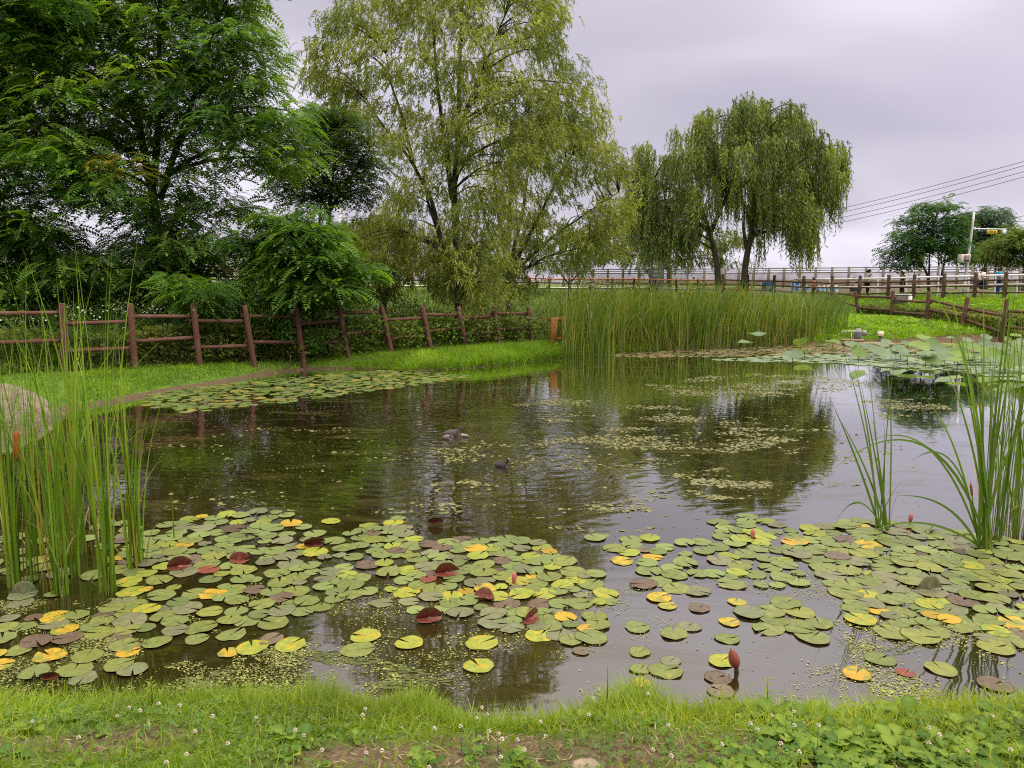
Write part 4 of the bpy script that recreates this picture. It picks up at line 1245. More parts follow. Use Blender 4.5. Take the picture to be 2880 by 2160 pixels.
tube(ac, P_, [.16, .20, .19, .14, .05], 10, (.70, .50, .03)); root = ac.build("yellow_bag", M_CLOTH, smooth=True); root.location = (p[0], p[1], g_)
tag(root, "bright yellow bag standing on the path beside the child in pink", "bag")

# rock at the left water's edge ---------------------------------------------------------------------
p = gz(20, 1192, 0)
ac = Acc()
nu, nv = 40, 20
uu, vv = np.meshgrid(np.arange(nu) / nu * 2 * math.pi, np.linspace(-math.pi / 2, math.pi / 2, nv), indexing="ij")
X_ = np.cos(vv) * np.cos(uu); Y_ = np.cos(vv) * np.sin(uu); Z_ = np.sin(vv)
rn = 1 + .22 * (fbm(X_ * 1.6 + 5, Y_ * 1.6 + Z_ * 2.1, 2) - .5) + .10 * (fbm(X_ * 6, Y_ * 6 + Z_ * 5, 7) - .5)
V = np.stack([X_ * 1.0 * rn, Y_ * .7 * rn, Z_ * .60 * rn], -1).reshape(-1, 3)
V[:, 2] *= np.where(V[:, 0] > 0.2, 1 - .5 * np.clip(V[:, 0] - .2, 0, 1), 1)
a0 = (np.arange(nu)[:, None] * nv + np.arange(nv - 1)[None]); a1 = (((np.arange(nu) + 1) % nu)[:, None] * nv + np.arange(nv - 1)[None])
ac.add(V, np.stack([a0, a1, a1 + 1, a0 + 1], -1).reshape(-1, 4), None, (.19, .155, .125))
rk = ac.build("boulder", M_ROCK, smooth=True); rk.location = (p[0] - .46, p[1] + .45, -.06)
tag(rk, "large pale brown boulder at the left water's edge behind the cattails", "boulder")
# stone in the near grass
p = gz(1652, 2150, .42)
V2 = V * np.array((.062, .06, .055)); ac = Acc(); ac.add(V2, np.stack([a0, a1, a1 + 1, a0 + 1], -1).reshape(-1, 4), None, (.34, .27, .20))
st = ac.build("stone", M_ROCK, smooth=True); st.location = (p[0], p[1], gnd(p[0], p[1]) + .015)
tag(st, "smooth tan stone lying in the near grass at the bottom edge", "stone")
# bare fallen twig on the left bank
p = gz(718, 972, .3)
q = gz(815, 1036, .1)
u = np.linspace(0, 1, 9)[:, None]
P_ = p * (1 - u) + q * u + np.sin(u * 3.1) * (0, 0, .12) + np.random.default_rng(3).normal(size=(9, 3)) * .02
ac = Acc(); tube(ac, P_ - p, np.linspace(.008, .016, 9), 5, (.12, .09, .07)); tube(ac, [P_[8] - p, P_[8] - p + (.03, 0, .1), P_[8] - p + (.02, 0, .22)], [.012, .009, .004], 5, (.12, .09, .07))
tw = ac.build("fallen_branch", M_BARK); tw.location = p
tag(tw, "bare thin fallen branch sloping down the left bank to the water", "branch")
# ------------------------------------------------------------------ people and birds
def skin(name, verts, edges, radii, mat, col, parent, sub=1, root_i=0, loc=None):
    me = bpy.data.meshes.new(name)
    me.from_pydata([tuple(v) for v in verts], edges, [])
    ob = bpy.data.objects.new(name, me); COL.objects.link(ob)
    ob.modifiers.new("skin", "SKIN")
    ob.modifiers["skin"].use_smooth_shade = True
    for i_, d in enumerate(me.skin_vertices[0].data):
        r_ = radii[i_]
        d.radius = (r_, r_) if not isinstance(r_, tuple) else r_
        d.use_root = (i_ == root_i)
    sb = ob.modifiers.new("sub", "SUBSURF"); sb.levels = sub; sb.render_levels = sub
    dg = bpy.context.evaluated_depsgraph_get(); dg.update()
    m2 = bpy.data.meshes.new_from_object(ob.evaluated_get(dg))
    bpy.data.objects.remove(ob)
    V = np.zeros(len(m2.vertices) * 3, np.float32); m2.vertices.foreach_get("co", V); V = V.reshape(-1, 3)
    C = col(V) if callable(col) else np.broadcast_to(np.array(col), (len(V), 3))
    a = m2.attributes.new("tint", "FLOAT_COLOR", "POINT")
    a.data.foreach_set("color", np.concatenate([C, np.ones((len(V), 1))], 1).astype(np.float32).ravel())
    m2.materials.clear(); m2.materials.append(mat)
    o2 = bpy.data.objects.new(name, m2); COL.objects.link(o2)
    if parent is not None:
        o2.parent = parent; KIDS.setdefault(parent.name, []).append(o2)
    if loc is not None: o2.location = loc
    return o2
SKINC = (.42, .235, .17)
HAIR = (.015, .012, .012)
def person(px, Y_, label, h=1.6, face=1, shirt=(.7, .7, .7), pants=(.03, .035, .07), long_legs=False, pose="walk", arm="down", sit=0.0, scarf=None, pz=None):
    """figure facing +x (face=1) or -x (face=-1); every joint in body heights"""
    p = at(px, 785, Y_); z0 = gnd(p[0], p[1]) if pz is None else pz
    root = empty("person", (p[0], p[1], z0)); tag(root, label, "person")
    k = h; f = face
    st = .11 if pose == "walk" else .03
    hip, kn = (.50, .27)
    if sit: hip = .26
    J = {}
    def j(n, x, y, z, r): J[n] = (np.array((x * f * k, y * k, z * k)), r * k)
    up = hip - .50
    j("pelvis", 0, 0, hip + .02, (.075)); j("waist", .0, 0, .60 + up, .068); j("chest", .005, 0, .72 + up, .082); j("neck0", .005, 0, .815 + up, .042)
    j("neck", .012, 0, .855 + up, .033); j("head", .022, 0, .905 + up, .055); j("crown", .018, 0, .955 + up, .052); j("nose", .078, 0, .905 + up, .010)
    for s, sy in (("l", .062), ("r", -.062)):
        sw = 1 if s == "l" else -1
        if sit:
            j("hip" + s, .02, sy, hip, .060); j("knee" + s, .24, sy * 1.3, hip + .02, .042); j("ank" + s, .25, sy * 1.2, .035, .026); j("toe" + s, .33, sy * 1.3, .02, .020)
        else:
            j("hip" + s, 0, sy, hip - .02, .060); j("knee" + s, .35 * st * sw + .03, sy, kn, .042); j("ank" + s, st * sw * 1.0 - (.05 if sw < 0 and pose == "walk" else 0), sy, .045, .026)
            j("toe" + s, st * sw + .085, sy * 1.1, .018, .021)
        j("sho" + s, 0, sy * 1.75, .80 + up, .042)
        if arm == "down": E, W, H = (-.02, sy * 2.2, .63 + up), (.04, sy * 2.1, .50 + up), (.06, sy * 2.05, .45 + up)
        elif arm == "hold": E, W, H = (-.03, sy * 2.2, .64 + up), (.11, sy * 1.4, .66 + up), (.155, sy * 1.1, .67 + up)
        elif arm == "face": E, W, H = (.07, sy * 2.6, .80 + up), (.11, sy * 1.2, .90 + up), (.10, sy * .7, .93 + up)
        j("elb" + s, *E, .031); j("wri" + s, *W, .021); j("hand" + s, *H, .024)
        hv = nrm((np.array(H) - np.array(W))[None])[0]
        for q in range(4):
            j("fin%d%s" % (q, s), *(np.array(H) + hv * .045 * (1 - .1 * abs(q - 1)) + np.array((0, (q - 1.5) * .013, 0))), .0065)
        j("thumb" + s, *(np.array(H) + hv * .02 + np.array((.0, .03 * (1 if sy < 0 else -1), .012))), .007)
    names = list(J); ix = {n_: i_ for i_, n_ in enumerate(names)}
    E_ = [("pelvis", "waist"), ("waist", "chest"), ("chest", "neck0"), ("neck0", "neck"), ("neck", "head"), ("head", "crown"), ("head", "nose")]
    for s in "lr":
        E_ += [("pelvis", "hip" + s), ("hip" + s, "knee" + s), ("knee" + s, "ank" + s), ("ank" + s, "toe" + s), ("chest", "sho" + s), ("sho" + s, "elb" + s), ("elb" + s, "wri" + s), ("wri" + s, "hand" + s),
               ("hand" + s, "thumb" + s)] + [("hand" + s, "fin%d%s" % (q, s)) for q in range(4)]
    skin("body", [J[n_][0] for n_ in names], [(ix[a], ix[b]) for a, b in E_], [J[n_][1] for n_ in names], M_SKINM, SKINC, root)
    def wear(nm, chain, grow, col, mat=M_CLOTH):
        ns = []
        for a, b in chain:
            for n_ in (a, b):
                if n_ not in ns: ns.append(n_)
        pts = {n_: (J[n_][0] if isinstance(n_, str) else lerp(J[n_[0]][0], J[n_[1]][0], n_[2])) for n_ in ns}
        rad = {n_: ((J[n_][1] if isinstance(n_, str) else J[n_[0]][1] * (1 - n_[2]) + J[n_[1]][1] * n_[2]) + grow * k) for n_ in ns}
        skin(nm, [pts[n_] for n_ in ns], [(ns.index(a), ns.index(b)) for a, b in chain], [rad[n_] for n_ in ns], mat, col, root)
    wear("shirt", [("pelvis", "waist"), ("waist", "chest"), ("chest", "neck0"), ("chest", "shol"), ("shol", ("shol", "elbl", .7)), ("chest", "shor"), ("shor", ("shor", "elbr", .7))], .013, shirt)
    cut = 1.0 if not long_legs else .95
    ch = []
    for s in "lr":
        ch += [("pelvis", "hip" + s), ("hip" + s, "knee" + s)]
        if long_legs: ch += [("knee" + s, ("knee" + s, "ank" + s, .9))]
    wear("trousers", ch, .013, pants)
    for s in "lr":
        wear("shoe", [(("ank" + s, "toe" + s, 0.1), "toe" + s)], .008, (.25, .10, .09) if not long_legs else (.03, .03, .03))
    hd = J["head"][0]; cr = J["crown"][0]
    hb = np.array((-.022 * f * k, 0, 0))
    skin("hair", [cr + hb * .3 + (0, 0, .006 * k), hd + hb * 1.4 + (0, 0, .012 * k), hd + hb * 1.2 - (0, 0, .03 * k), cr + np.array((.030 * f * k, 0, .004 * k))], [(0, 1), (1, 2), (0, 3)], [.058 * k, .055 * k, .035 * k, .036 * k], M_CLOTH, HAIR, root)
    if scarf is not None:
        n0 = J["neck"][0]
        ac = Acc(); t = np.linspace(0, 2 * math.pi, 13)
        tube(ac, np.stack([n0[0] + np.cos(t) * .055 * k, n0[1] + np.sin(t) * .055 * k, n0[2] - .02 * k - np.cos(t) * .012 * k * f], 1), .018 * k, 6, scarf, cap=False)
        tube(ac, [n0 + (.06 * f * k, 0, -.03 * k), n0 + (.085 * f * k, -.01, -.09 * k), n0 + (.08 * f * k, -.01, -.13 * k)], [.024 * k, .022 * k, .006 * k], 6, scarf)
        ac.build("neckerchief", M_CLOTH, root, smooth=True)
    return root, J, k, f
r_, J, k, f = person(2760, 38.6, "person in white top and navy shorts with a red neckerchief, walking right along the path", 1.52, 1, (.66, .64, .68), (.018, .02, .045), False, "walk", "hold", scarf=(.50, .03, .06))
ac = Acc(); hc = (J["handl"][0] + J["handr"][0]) / 2
tube(ac, [hc + (.03, -.03, -.04), hc + (.05, -.03, .0), hc + (.06, -.03, .07), hc + (.06, -.03, .10)], [.02, .055, .07, .045], 10, (.40, .62, .74))
cup = ac.build("cup", M_PIPE); cup.location = r_.location; tag(cup, "pale blue cup held by the person in white with the red neckerchief", "cup")
ac = Acc()
c0, c1 = J["shol"][0] + (0, 0, .05), J["hipr"][0] + (.02, -.11, .06)
u = np.linspace(0, 1, 7)[:, None]; st_ = c0 * (1 - u) + c1 * u + np.sin(u * math.pi) * np.array((.15 * f, -.10, 0)); tube(ac, st_, .012, 5, (.03, .03, .04)); 
box(ac, c1 + (.07, -.03, -.05), (.16, .07, .14), 0, (.03, .03, .045), bev=.02)
bg = ac.build("shoulder_bag", M_CLOTH); bg.location = r_.location; tag(bg, "small black shoulder bag on the person in white with the red neckerchief", "bag")
person(2808, 42.0, "person in a bright blue jacket bending behind the white railing at the far right", 1.45, 1, (.03, .30, .55), (.02, .05, .16), True, "stand", "hold")
person(2440, 47.0, "person in grey and white top and black trousers raising both hands to the face", 1.6, 1, (.50, .48, .52), (.015, .015, .018), True, "stand", "face")
person(2290, 45.6, "child in a pink top standing on the path beside the yellow bag", 1.22, -1, (.60, .20, .17), (.02, .02, .03), True, "stand", "hold")
person(2398, 47.6, "person in pale pink seated low behind the white railing", 1.5, 1, (.52, .42, .46), (.06, .06, .14), True, "stand", "hold", sit=1)
person(2540, 46.5, "person in dark clothes standing mostly hidden behind the fence rails", 1.42, -1, (.045, .03, .04), (.03, .02, .025), True, "stand", "down")
person(1950, 53.2, "person in a bright yellow shirt behind the orange rail", 1.10, 1, (.68, .50, .02), (.35, .27, .03), True, "stand", "hold")
person(1206, 46.5, "person in a pink red top glimpsed through the willow above the orange rail", 1.45, -1, (.45, .10, .12), (.05, .05, .07), True, "stand", "down")

def bird(px, py, label, L, head, cols, yaw, tailup=.04, shield=False, neck=1.0):
    """swimming bird: one skinned body from tail to bill, swimming along +x before yaw"""
    p = gz(px, py, 0)
    root = empty("coot", (p[0], p[1], 0), yaw); tag(root, label, "coot")
    V = [(-.50, 0, tailup + .10), (-.38, 0, .12), (-.15, 0, .13), (.12, 0, .12), (.30, 0, .13), head[0], head[1], head[2], head[3]]
    rad = [.035, .13, .225, .235, .175, .085 * neck, .078, .068, .014]
    V = [np.array(v) * L for v in V]; rad = [r * L for r in rad]
    body_c, head_c = cols
    def colf(Vv):
        t = np.clip((Vv[:, 2] / L - .26) / .10, 0, 1)[:, None]
        return np.array(body_c) * (1 - t) + np.array(head_c) * t
    b = skin("body", V, [(i_, i_ + 1) for i_ in range(8)], rad, M_FEATHER, colf, root, sub=2, root_i=3)
    hv = np.array(head[2]) * L; bv = np.array(head[3]) * L
    d = nrm((bv - hv)[None])[0]
    ac = Acc(); tube(ac, [hv + d * .035 * L, hv + d * .075 * L, bv + d * .05 * L], [.032 * L, .026 * L, .006 * L], 8, (.70, .64, .60) if shield else (.30, .26, .22)); ac.build("bill", M_PIPE, root, smooth=True)
    if shield:
        ac = Acc(); tube(ac, [hv + d * .045 * L + (0, 0, .005 * L), hv + d * .050 * L + (0, 0, .045 * L), hv + d * .02 * L + (0, 0, .075 * L)], [.028 * L, .030 * L, .014 * L], 8, (.78, .76, .78)); ac.build("frontal_shield", M_PIPE, root, smooth=True)
    for s in (-1, 1):
        ac = Acc(); tube(ac, [hv + np.array((.015, s * .052, .02)) * L, hv + np.array((.015, s * .068, .02)) * L], .010 * L, 6, (.10, .01, .01)); ac.build("eye", M_PIPE, root)
        ac = Acc()
        uu, vv = np.meshgrid(np.linspace(0, 1, 8), np.linspace(0, 1, 4), indexing="ij")
        Vw = np.stack([(.16 - .56 * uu), s * (.196 - .10 * vv ** 2 - .11 * uu ** 2), .13 + .03 * uu + .19 * vv * (1 - uu * .6) - .02], -1).reshape(-1, 3) * L
        a0 = (np.arange(7)[:, None] * 4 + np.arange(3)[None]).ravel()
        Qw = np.stack([a0, a0 + 4, a0 + 5, a0 + 1], 1)
        wc_ = np.array(body_c) * .8
        ac.add(Vw, Qw, None, wc_); ac.add(Vw - (0, s * .012 * L, 0), Qw[:, ::-1], None, wc_); ac.build("wing", M_FEATHER, root, smooth=True)
    return root
HD = ((.36, 0, .30), (.37, 0, .44), (.42, 0, .52), (.53, 0, .47))
bird(1412, 1313, "single black coot with a white forehead shield swimming alone", .19, HD, ((.055, .05, .055), (.012, .011, .013)), R(-22), shield=True)
bird(1272, 1226, "largest grey brown young coot of the huddle, head raised with a pale cheek", .27, ((.34, 0, .29), (.36, 0, .42), (.42, 0, .50), (.53, 0, .46)), ((.085, .068, .068), (.06, .05, .05)), R(-6))
bird(1258, 1236, "young coot in front of the huddle's left, pale breast turned this way", .19, ((.34, 0, .20), (.38, 0, .24), (.43, 0, .27), (.52, 0, .24)), ((.13, .105, .10), (.24, .21, .20)), R(-30))
bird(1308, 1230, "small young coot at the right of the huddle facing left with a white neck", .135, ((.35, 0, .22), (.37, 0, .28), (.42, 0, .32), (.52, 0, .29)), ((.14, .115, .11), (.34, .31, .30)), R(170))
# ------------------------------------------------------------------ grass, hedge, reeds, undergrowth
def blade_tpl(w, bend=0.35, seg=3):
    V, Q, T = [], [], []
    for k in range(seg):
        t = k / seg
        ww = w * (1 - t ** 1.6 * 0.75)
        V += [(-ww / 2, bend * t * t, t * (1 - .18 * bend * t)), (ww / 2, bend * t * t, t * (1 - .18 * bend * t))]
    V.append((0, bend, 1 - .18 * bend))
    for k in range(seg - 1): Q.append((2 * k, 2 * k + 1, 2 * k + 3, 2 * k + 2))
    T.append((2 * seg - 2, 2 * seg - 1, 2 * seg))
    return np.array(V, float), np.array(Q).reshape(-1, 4), np.array(T)
def spin(n, r, tilt=0.2, az=None):
    a = r.random(n) * 2 * math.pi if az is None else az
    c, s = np.cos(a), np.sin(a)
    Zv = nrm(np.stack([r.normal(size=n) * tilt, r.normal(size=n) * tilt, np.ones(n)], 1))
    Yv = np.stack([-s, c, np.zeros(n)], 1)
    Xv = nrm(np.cross(Yv, Zv)); Yv = np.cross(Zv, Xv)
    return np.stack([Xv, Yv, Zv], 2)
def grass(acc, xy, h, w, cols, r, bend=0.4, seg=3, tilt=0.25, hv=0.4, tone=None, az=None, zoff=-0.01):
    n = len(xy)
    if n == 0: return
    z = hgt(xy[:, 0], xy[:, 1]) + zoff
    keep = z > -0.06
    xy, z = xy[keep], z[keep]
    if not np.isscalar(h): h = h[keep]
    if az is not None: az = az[keep]
    n = len(xy)
    t = r.random(n) * .55 + (vnoise(xy[:, 0] * 1.3, xy[:, 1] * 1.3, 4) if tone is None else tone[keep]) * .55 - .05
    tv, tq, tt = blade_tpl(1.0, bend, seg)
    hh = h * (1 - hv + 2 * hv * r.random(n))
    sc = np.stack([w * (0.7 + .6 * r.random(n)), hh, hh], 1)
    scatter(acc, tv, tq, tt, np.concatenate([xy, z[:, None]], 1), spin(n, r, tilt, az), sc, blend(cols, t))
def rand_in(poly, n, r):
    poly = np.array(poly, float); a, b = poly.min(0), poly.max(0)
    p = a + r.random((int(n * 3), 2)) * (b - a)
    p = p[inpoly(p, poly)]
    return p[:n]
def off_pond(p, m=0.0):
    k = ~inpoly(p, POND)
    p = p[k]
    if m: p = p[segdist(p, POND) > m]
    return p
G_BRIGHT = [(0.075, 0.155, 0.010), (0.125, 0.235, 0.012), (0.185, 0.300, 0.016), (0.25, 0.34, 0.026)]
G_NEAR = [(0.070, 0.125, 0.010), (0.130, 0.205, 0.012), (0.20, 0.27, 0.015), (0.27, 0.30, 0.03)]
r = np.random.default_rng(31)
# near bank: patchy turf
ac = Acc()
area = [(-3.6, 1.9), (3.6, 1.9), (3.6, 4.3), (-3.6, 4.3)]
p = off_pond(rand_in(area, 60000, r))
sdp = segdist(p, POND)
bare_ = bare(p[:, 0], p[:, 1])
wd = fbm(p[:, 0] * 1.7, p[:, 1] * 2.4, 17)
keep = r.random(len(p)) < np.clip(1.10 - 1.05 * bare_ - 1.3 * np.clip(wd - .52, 0, 1) , .12, 1)
p, sdp = p[keep], sdp[keep]
hh = 0.055 + 0.06 * np.exp(-(sdp / .35) ** 2) + .035 * fbm(p[:, 0] * 2.2, p[:, 1] * 2.2, 12)
grass(ac, p, hh, 0.0055, G_NEAR, r, bend=.65, seg=3, tilt=.45)
# fringe hanging over the water
fr = []
for q in range(len(POND)):
    a_, b_ = POND[q], POND[(q + 1) % len(POND)]
    if max(a_[1], b_[1]) < 4.2 and max(abs(a_[0]), abs(b_[0])) < 4.6:
        n_ = int(np.linalg.norm(b_ - a_) * 2600)
        t = r.random((n_, 1)); fr.append(a_ * (1 - t) + b_ * t + np.stack([r.normal(size=n_) * .04, -np.abs(r.normal(size=n_)) * .11 - .01], 1))
fr = np.concatenate(fr)
dens = fbm(fr[:, 0] * 1.9, fr[:, 1] * .1, 23)
left = np.clip((0.6 - fr[:, 0]) / 1.2, 0, 1)
fr_h = .05 + .085 * np.clip(dens * 1.5 - .32, 0, 1) * (.45 + .75 * left)
tuft = np.exp(-((fr[:, 0] - .62) / .17) ** 2) + .9 * np.exp(-((fr[:, 0] + .95) / .16) ** 2) + .7 * np.exp(-((fr[:, 0] + .45) / .12) ** 2) + .6 * np.exp(-((fr[:, 0] - 1.05) / .10) ** 2)
fr_h = fr_h + .11 * tuft
kp = r.random(len(fr)) < .35 + .65 * np.clip(left + tuft, 0, 1)
azf = r.normal(size=len(fr)) * .9
grass(ac, fr[kp], fr_h[kp], 0.0048, [(0.085, 0.16, 0.012), (0.15, 0.235, 0.016), (0.21, 0.29, 0.022), (0.25, 0.29, 0.04)], r, bend=.5, seg=4, tilt=.22, az=azf[kp], zoff=-.02)
tag(ac.build("bank_grass", M_GRASS), "bright fine grass covering the near bank and hanging over the water", "grass", kind="stuff")

# clover and small round leaves
ac = Acc()
leafV = []
leafQ = []
for k_ in range(3):
    a_ = k_ * 2 * math.pi / 3
    c_, s_ = math.cos(a_), math.sin(a_)
    base = np.array([(0, 0, 0), (.62, .42, .10), (1.05, .0, .02), (.62, -.42, .10)])
    b_ = len(leafV)
    leafV += [(x * c_ - y * s_, x * s_ + y * c_, z) for x, y, z in base]
    leafQ.append((b_, b_ + 1, b_ + 2, b_ + 3))
p = off_pond(rand_in(area, 24000, r), .04)
wd = fbm(p[:, 0] * 2.0 + 9, p[:, 1] * 2.6, 41)
p = p[r.random(len(p)) < np.clip((wd - .38) * 4, .06, 1)]
n = len(p)
pos = np.stack([p[:, 0], p[:, 1], hgt(p[:, 0], p[:, 1]) + .012 + .035 * r.random(n) ** 1.5], 1)
scatter(ac, np.array(leafV), np.array(leafQ), None, pos, spin(n, r, .35), .008 + .010 * r.random(n),
        blend([(.045, .10, .02), (.075, .15, .022), (.12, .20, .035), (.16, .20, .05)], r.random(n) * .7 + .3 * wd[:1].mean()))
tag(ac.build("clover_mat", M_GRASS), "mat of small three part clover leaves through the near turf", "clover", kind="stuff")

# dry litter on the bare soil
ac = Acc()
n = 2600
p = off_pond(rand_in([(-3, 2.2), (3, 2.2), (3, 3.5), (-3, 3.5)], n, r)); n = len(p)
pos = np.stack([p[:, 0], p[:, 1], hgt(p[:, 0], p[:, 1]) + .004 + .01 * r.random(n)], 1)
scatter(ac, diamond(1, .13, .1), np.array([(0, 1, 2, 3)]), None, pos, frames(np.stack([r.normal(size=n), r.normal(size=n), .15 * r.normal(size=n)], 1)), .02 + .04 * r.random(n),
        blend([(.10, .065, .035), (.19, .14, .08), (.26, .21, .12)], r.random(n)))
tag(ac.build("dry_litter", M_PLAIN), "scattered dead stalks and dry grass bits on bare soil", "litter", kind="stuff")

# broad-leaved weeds
def weed(name, seed, nl, L, lob, cols, upright=.55):
    q = np.random.default_rng(seed)
    ac = Acc()
    for k_ in range(nl):
        a_ = k_ * 2.4 + q.normal() * .25
        l = L * (.65 + .6 * q.random()); w = l * (.42 + .12 * q.random())
        t = np.linspace(0, 1, 9)
        wp = w / 2 * np.where(t < .28, .12 + .25 * t, np.sin(np.pi * np.clip((t - .16) / .86, 0, 1)) ** .7) * (1 + lob * np.sin(t * 26 + q.random() * 6))
        wp[-1] = .004
        el = upright * (.6 + .7 * q.random())
        x = l * (np.sin(el + 0) * 0 + t * math.cos(el)); z = l * (t * math.sin(el) - .42 * t * t * (.6 + .5 * q.random()))
        C_ = np.stack([x, x * 0, z + .005], 1)
        Lf = C_ + np.stack([x * 0, wp, wp * .28 + .004 * np.sin(t * 20)], 1); Rt = C_ + np.stack([x * 0, -wp, wp * .28 - .004 * np.sin(t * 17)], 1)
        V = np.concatenate([Lf, C_, Rt])
        c_, s_ = math.cos(a_), math.sin(a_)
        V = V @ np.array([(c_, s_, 0), (-s_, c_, 0), (0, 0, 1)])
        Q_ = [(i_, i_ + 1, i_ + 10, i_ + 9) for i_ in range(8)] + [(i_ + 9, i_ + 10, i_ + 19, i_ + 18) for i_ in range(8)]
        col = blend(cols, q.random(1))[0]
        cc = np.tile(col, (27, 1)); cc[9:18] = col * 1.25 + .012
        ac.add(V, Q_, None, cc)
    return ac.build(name, M_LEAF, smooth=True)
WC = [(.045, .105, .014), (.08, .155, .016), (.13, .205, .02), (.19, .25, .03)]
weeds = [weed("broadleaf_weed", 50 + k_, 6 + k_ % 4, .115, .16 + .08 * (k_ % 3), WC, .55 + .1 * (k_ % 3)) for k_ in range(6)]
spots = []
rr_ = np.random.default_rng(77)
for (x0, x1, y0, y1, n_) in [(1.0, 2.7, 2.62, 3.40, 140), (.75, 2.6, 2.42, 2.85, 70), (1.9, 2.7, 3.0, 3.6, 24), (-2.4, -1.5, 2.55, 3.2, 10), (-.9, .1, 2.55, 2.95, 10), (.2, 1.1, 2.95, 3.5, 9), (-.5, .6, 2.6, 2.8, 4)]:
    for _ in range(n_):
        spots.append((x0 + (x1 - x0) * rr_.random(), y0 + (y1 - y0) * rr_.random()))
spots = [s_ for s_ in spots if off_pond(np.array([s_]), .06).size]
for k_, s_ in enumerate(spots):
    src = weeds[k_ % 6]
    o = src if k_ < 6 else src.copy()
    if k_ >= 6: COL.objects.link(o)
    o.location = (s_[0], s_[1], gnd(*s_) + .005); o.rotation_euler = (rr_.normal() * .1, rr_.normal() * .1, rr_.random() * 6.28)
    sc = .48 + .52 * rr_.random() ** 1.3; sc *= 1.0 if s_[0] > .7 else .8; o.scale = (sc, sc, sc)
    if s_[0] > 1.0: tag(o, "bright broad leaved weed in the crowded patch filling the bottom right bank", "weed", "broad leaved weeds at the bottom right")
    else: tag(o, "broad leaved weed rosette growing singly in the turf left of the bottom right patch", "weed", "scattered broad leaved weeds on the near bank")
# thin upright weeds at the water's edge
for k_, (px, py, h_, lb) in enumerate([(2155, 1975, .20, "slender upright leafy weed standing against the water at the right of the near bank"), (1705, 1960, .25, "very thin tall seed stalk rising over the water from the fine grass tuft"),
                                       (425, 1965, .15, "small leafy weed spike at the water's edge near the left")]):
    q = gz(px, py, .3); g_ = gnd(q[0], q[1])
    ac = Acc(); tube(ac, [(0, 0, 0), (.006, 0, h_ * .5), (.002, 0, h_)], [.0035, .0028, .001], 5, (.12, .19, .03))
    n_ = 22 if k_ != 1 else 5
    t = np.linspace(.15, .98, n_); az = np.arange(n_) * 2.4
    d = np.stack([np.cos(az), np.sin(az), .7 + 0 * az], 1)
    scatter(ac, diamond(1, .34, -.15), np.array([(0, 1, 2, 3)]), None, np.stack([t * 0, t * 0, t * h_], 1), frames(d), (.055 if k_ != 1 else .02) * (1.1 - .7 * t), blend(G_NEAR, .3 + .6 * t))
    o = ac.build("weed_stalk", M_GRASS); o.location = (q[0], q[1], g_); tag(o, lb, "weed")

# white clover heads
def clover(seed, h_):
    q = np.random.default_rng(seed)
    ac = Acc(); tube(ac, [(0, 0, 0), (.004, .003, h_ * .6), (0, 0, h_)], [.0014, .0012, .0011], 5, (.10, .17, .03))
    n_ = 40
    u = nrm(q.normal(size=(n_, 3))); u[:, 2] = np.abs(u[:, 2]) * 1.1 - .25; u = nrm(u)
    scatter(ac, np.array([(0, 0, 0), (.4, .28, 0), (1, .1, .05), (1, -.1, -.05), (.4, -.28, 0)]), np.array([(0, 1, 2, 3)]), np.array([(0, 3, 4)]), np.tile((0, 0, h_), (n_, 1)) + u * .002, frames(u), .0055 + .002 * q.random(n_),
            blend([(.34, .24, .20), (.52, .46, .40), (.64, .61, .54)], q.random(n_)))
    return ac.build("clover_flower", M_PLAIN)
cfs = [clover(90 + k_, .07 + .018 * k_) for k_ in range(4)]
fpx = [(90, 2030), (330, 2015), (598, 2015), (548, 2058), (830, 2053), (855, 2070), (640, 2092), (525, 2122), (468, 2144), (362, 1992), (393, 2000), (445, 1980), (506, 1985), (1027, 1996), (1020, 2012), (1355, 1992), (1370, 1996), (1340, 2020),
       (1222, 2050), (1295, 2044), (1375, 2058), (1402, 2065), (1412, 2080), (1408, 2130), (1206, 2158), (1030, 2118), (1074, 2112), (1455, 2083), (1475, 2110), (1535, 2072), (1655, 2012), (1520, 2032), (1878, 2040), (1836, 2110), (1888, 2126),
       (2110, 2036), (2130, 2052), (2232, 2005), (2234, 2042), (2302, 2040), (2170, 2014), (2030, 2095), (2248, 2116), (2196, 2092), (2612, 2090), (2612, 2048), (2642, 2068), (2842, 2108), (2790, 2014), (2720, 2112), (1668, 1940), (1822, 1955), (220, 2075), (720, 2020), (905, 2110)]
for k_, (px, py) in enumerate(fpx):
    src = cfs[k_ % 4]; o = src if k_ < 4 else src.copy()
    if k_ >= 4: COL.objects.link(o)
    q = gz(px, py, .36); g_ = gnd(q[0], q[1]); hh_ = .07 + .018 * (k_ % 4)
    # keep the head where it is seen: slide along the view ray until head height fits the ground
    for _ in range(4):
        q = gz(px, py, g_ + hh_); g_ = max(gnd(q[0], q[1]), -.02)
    o.location = (q[0], q[1], g_); o.rotation_euler = (0, 0, k_ * 1.3)
    tag(o, "small white clover flower on a short stalk in the near grass", "flower", "white clover flowers on the near bank")

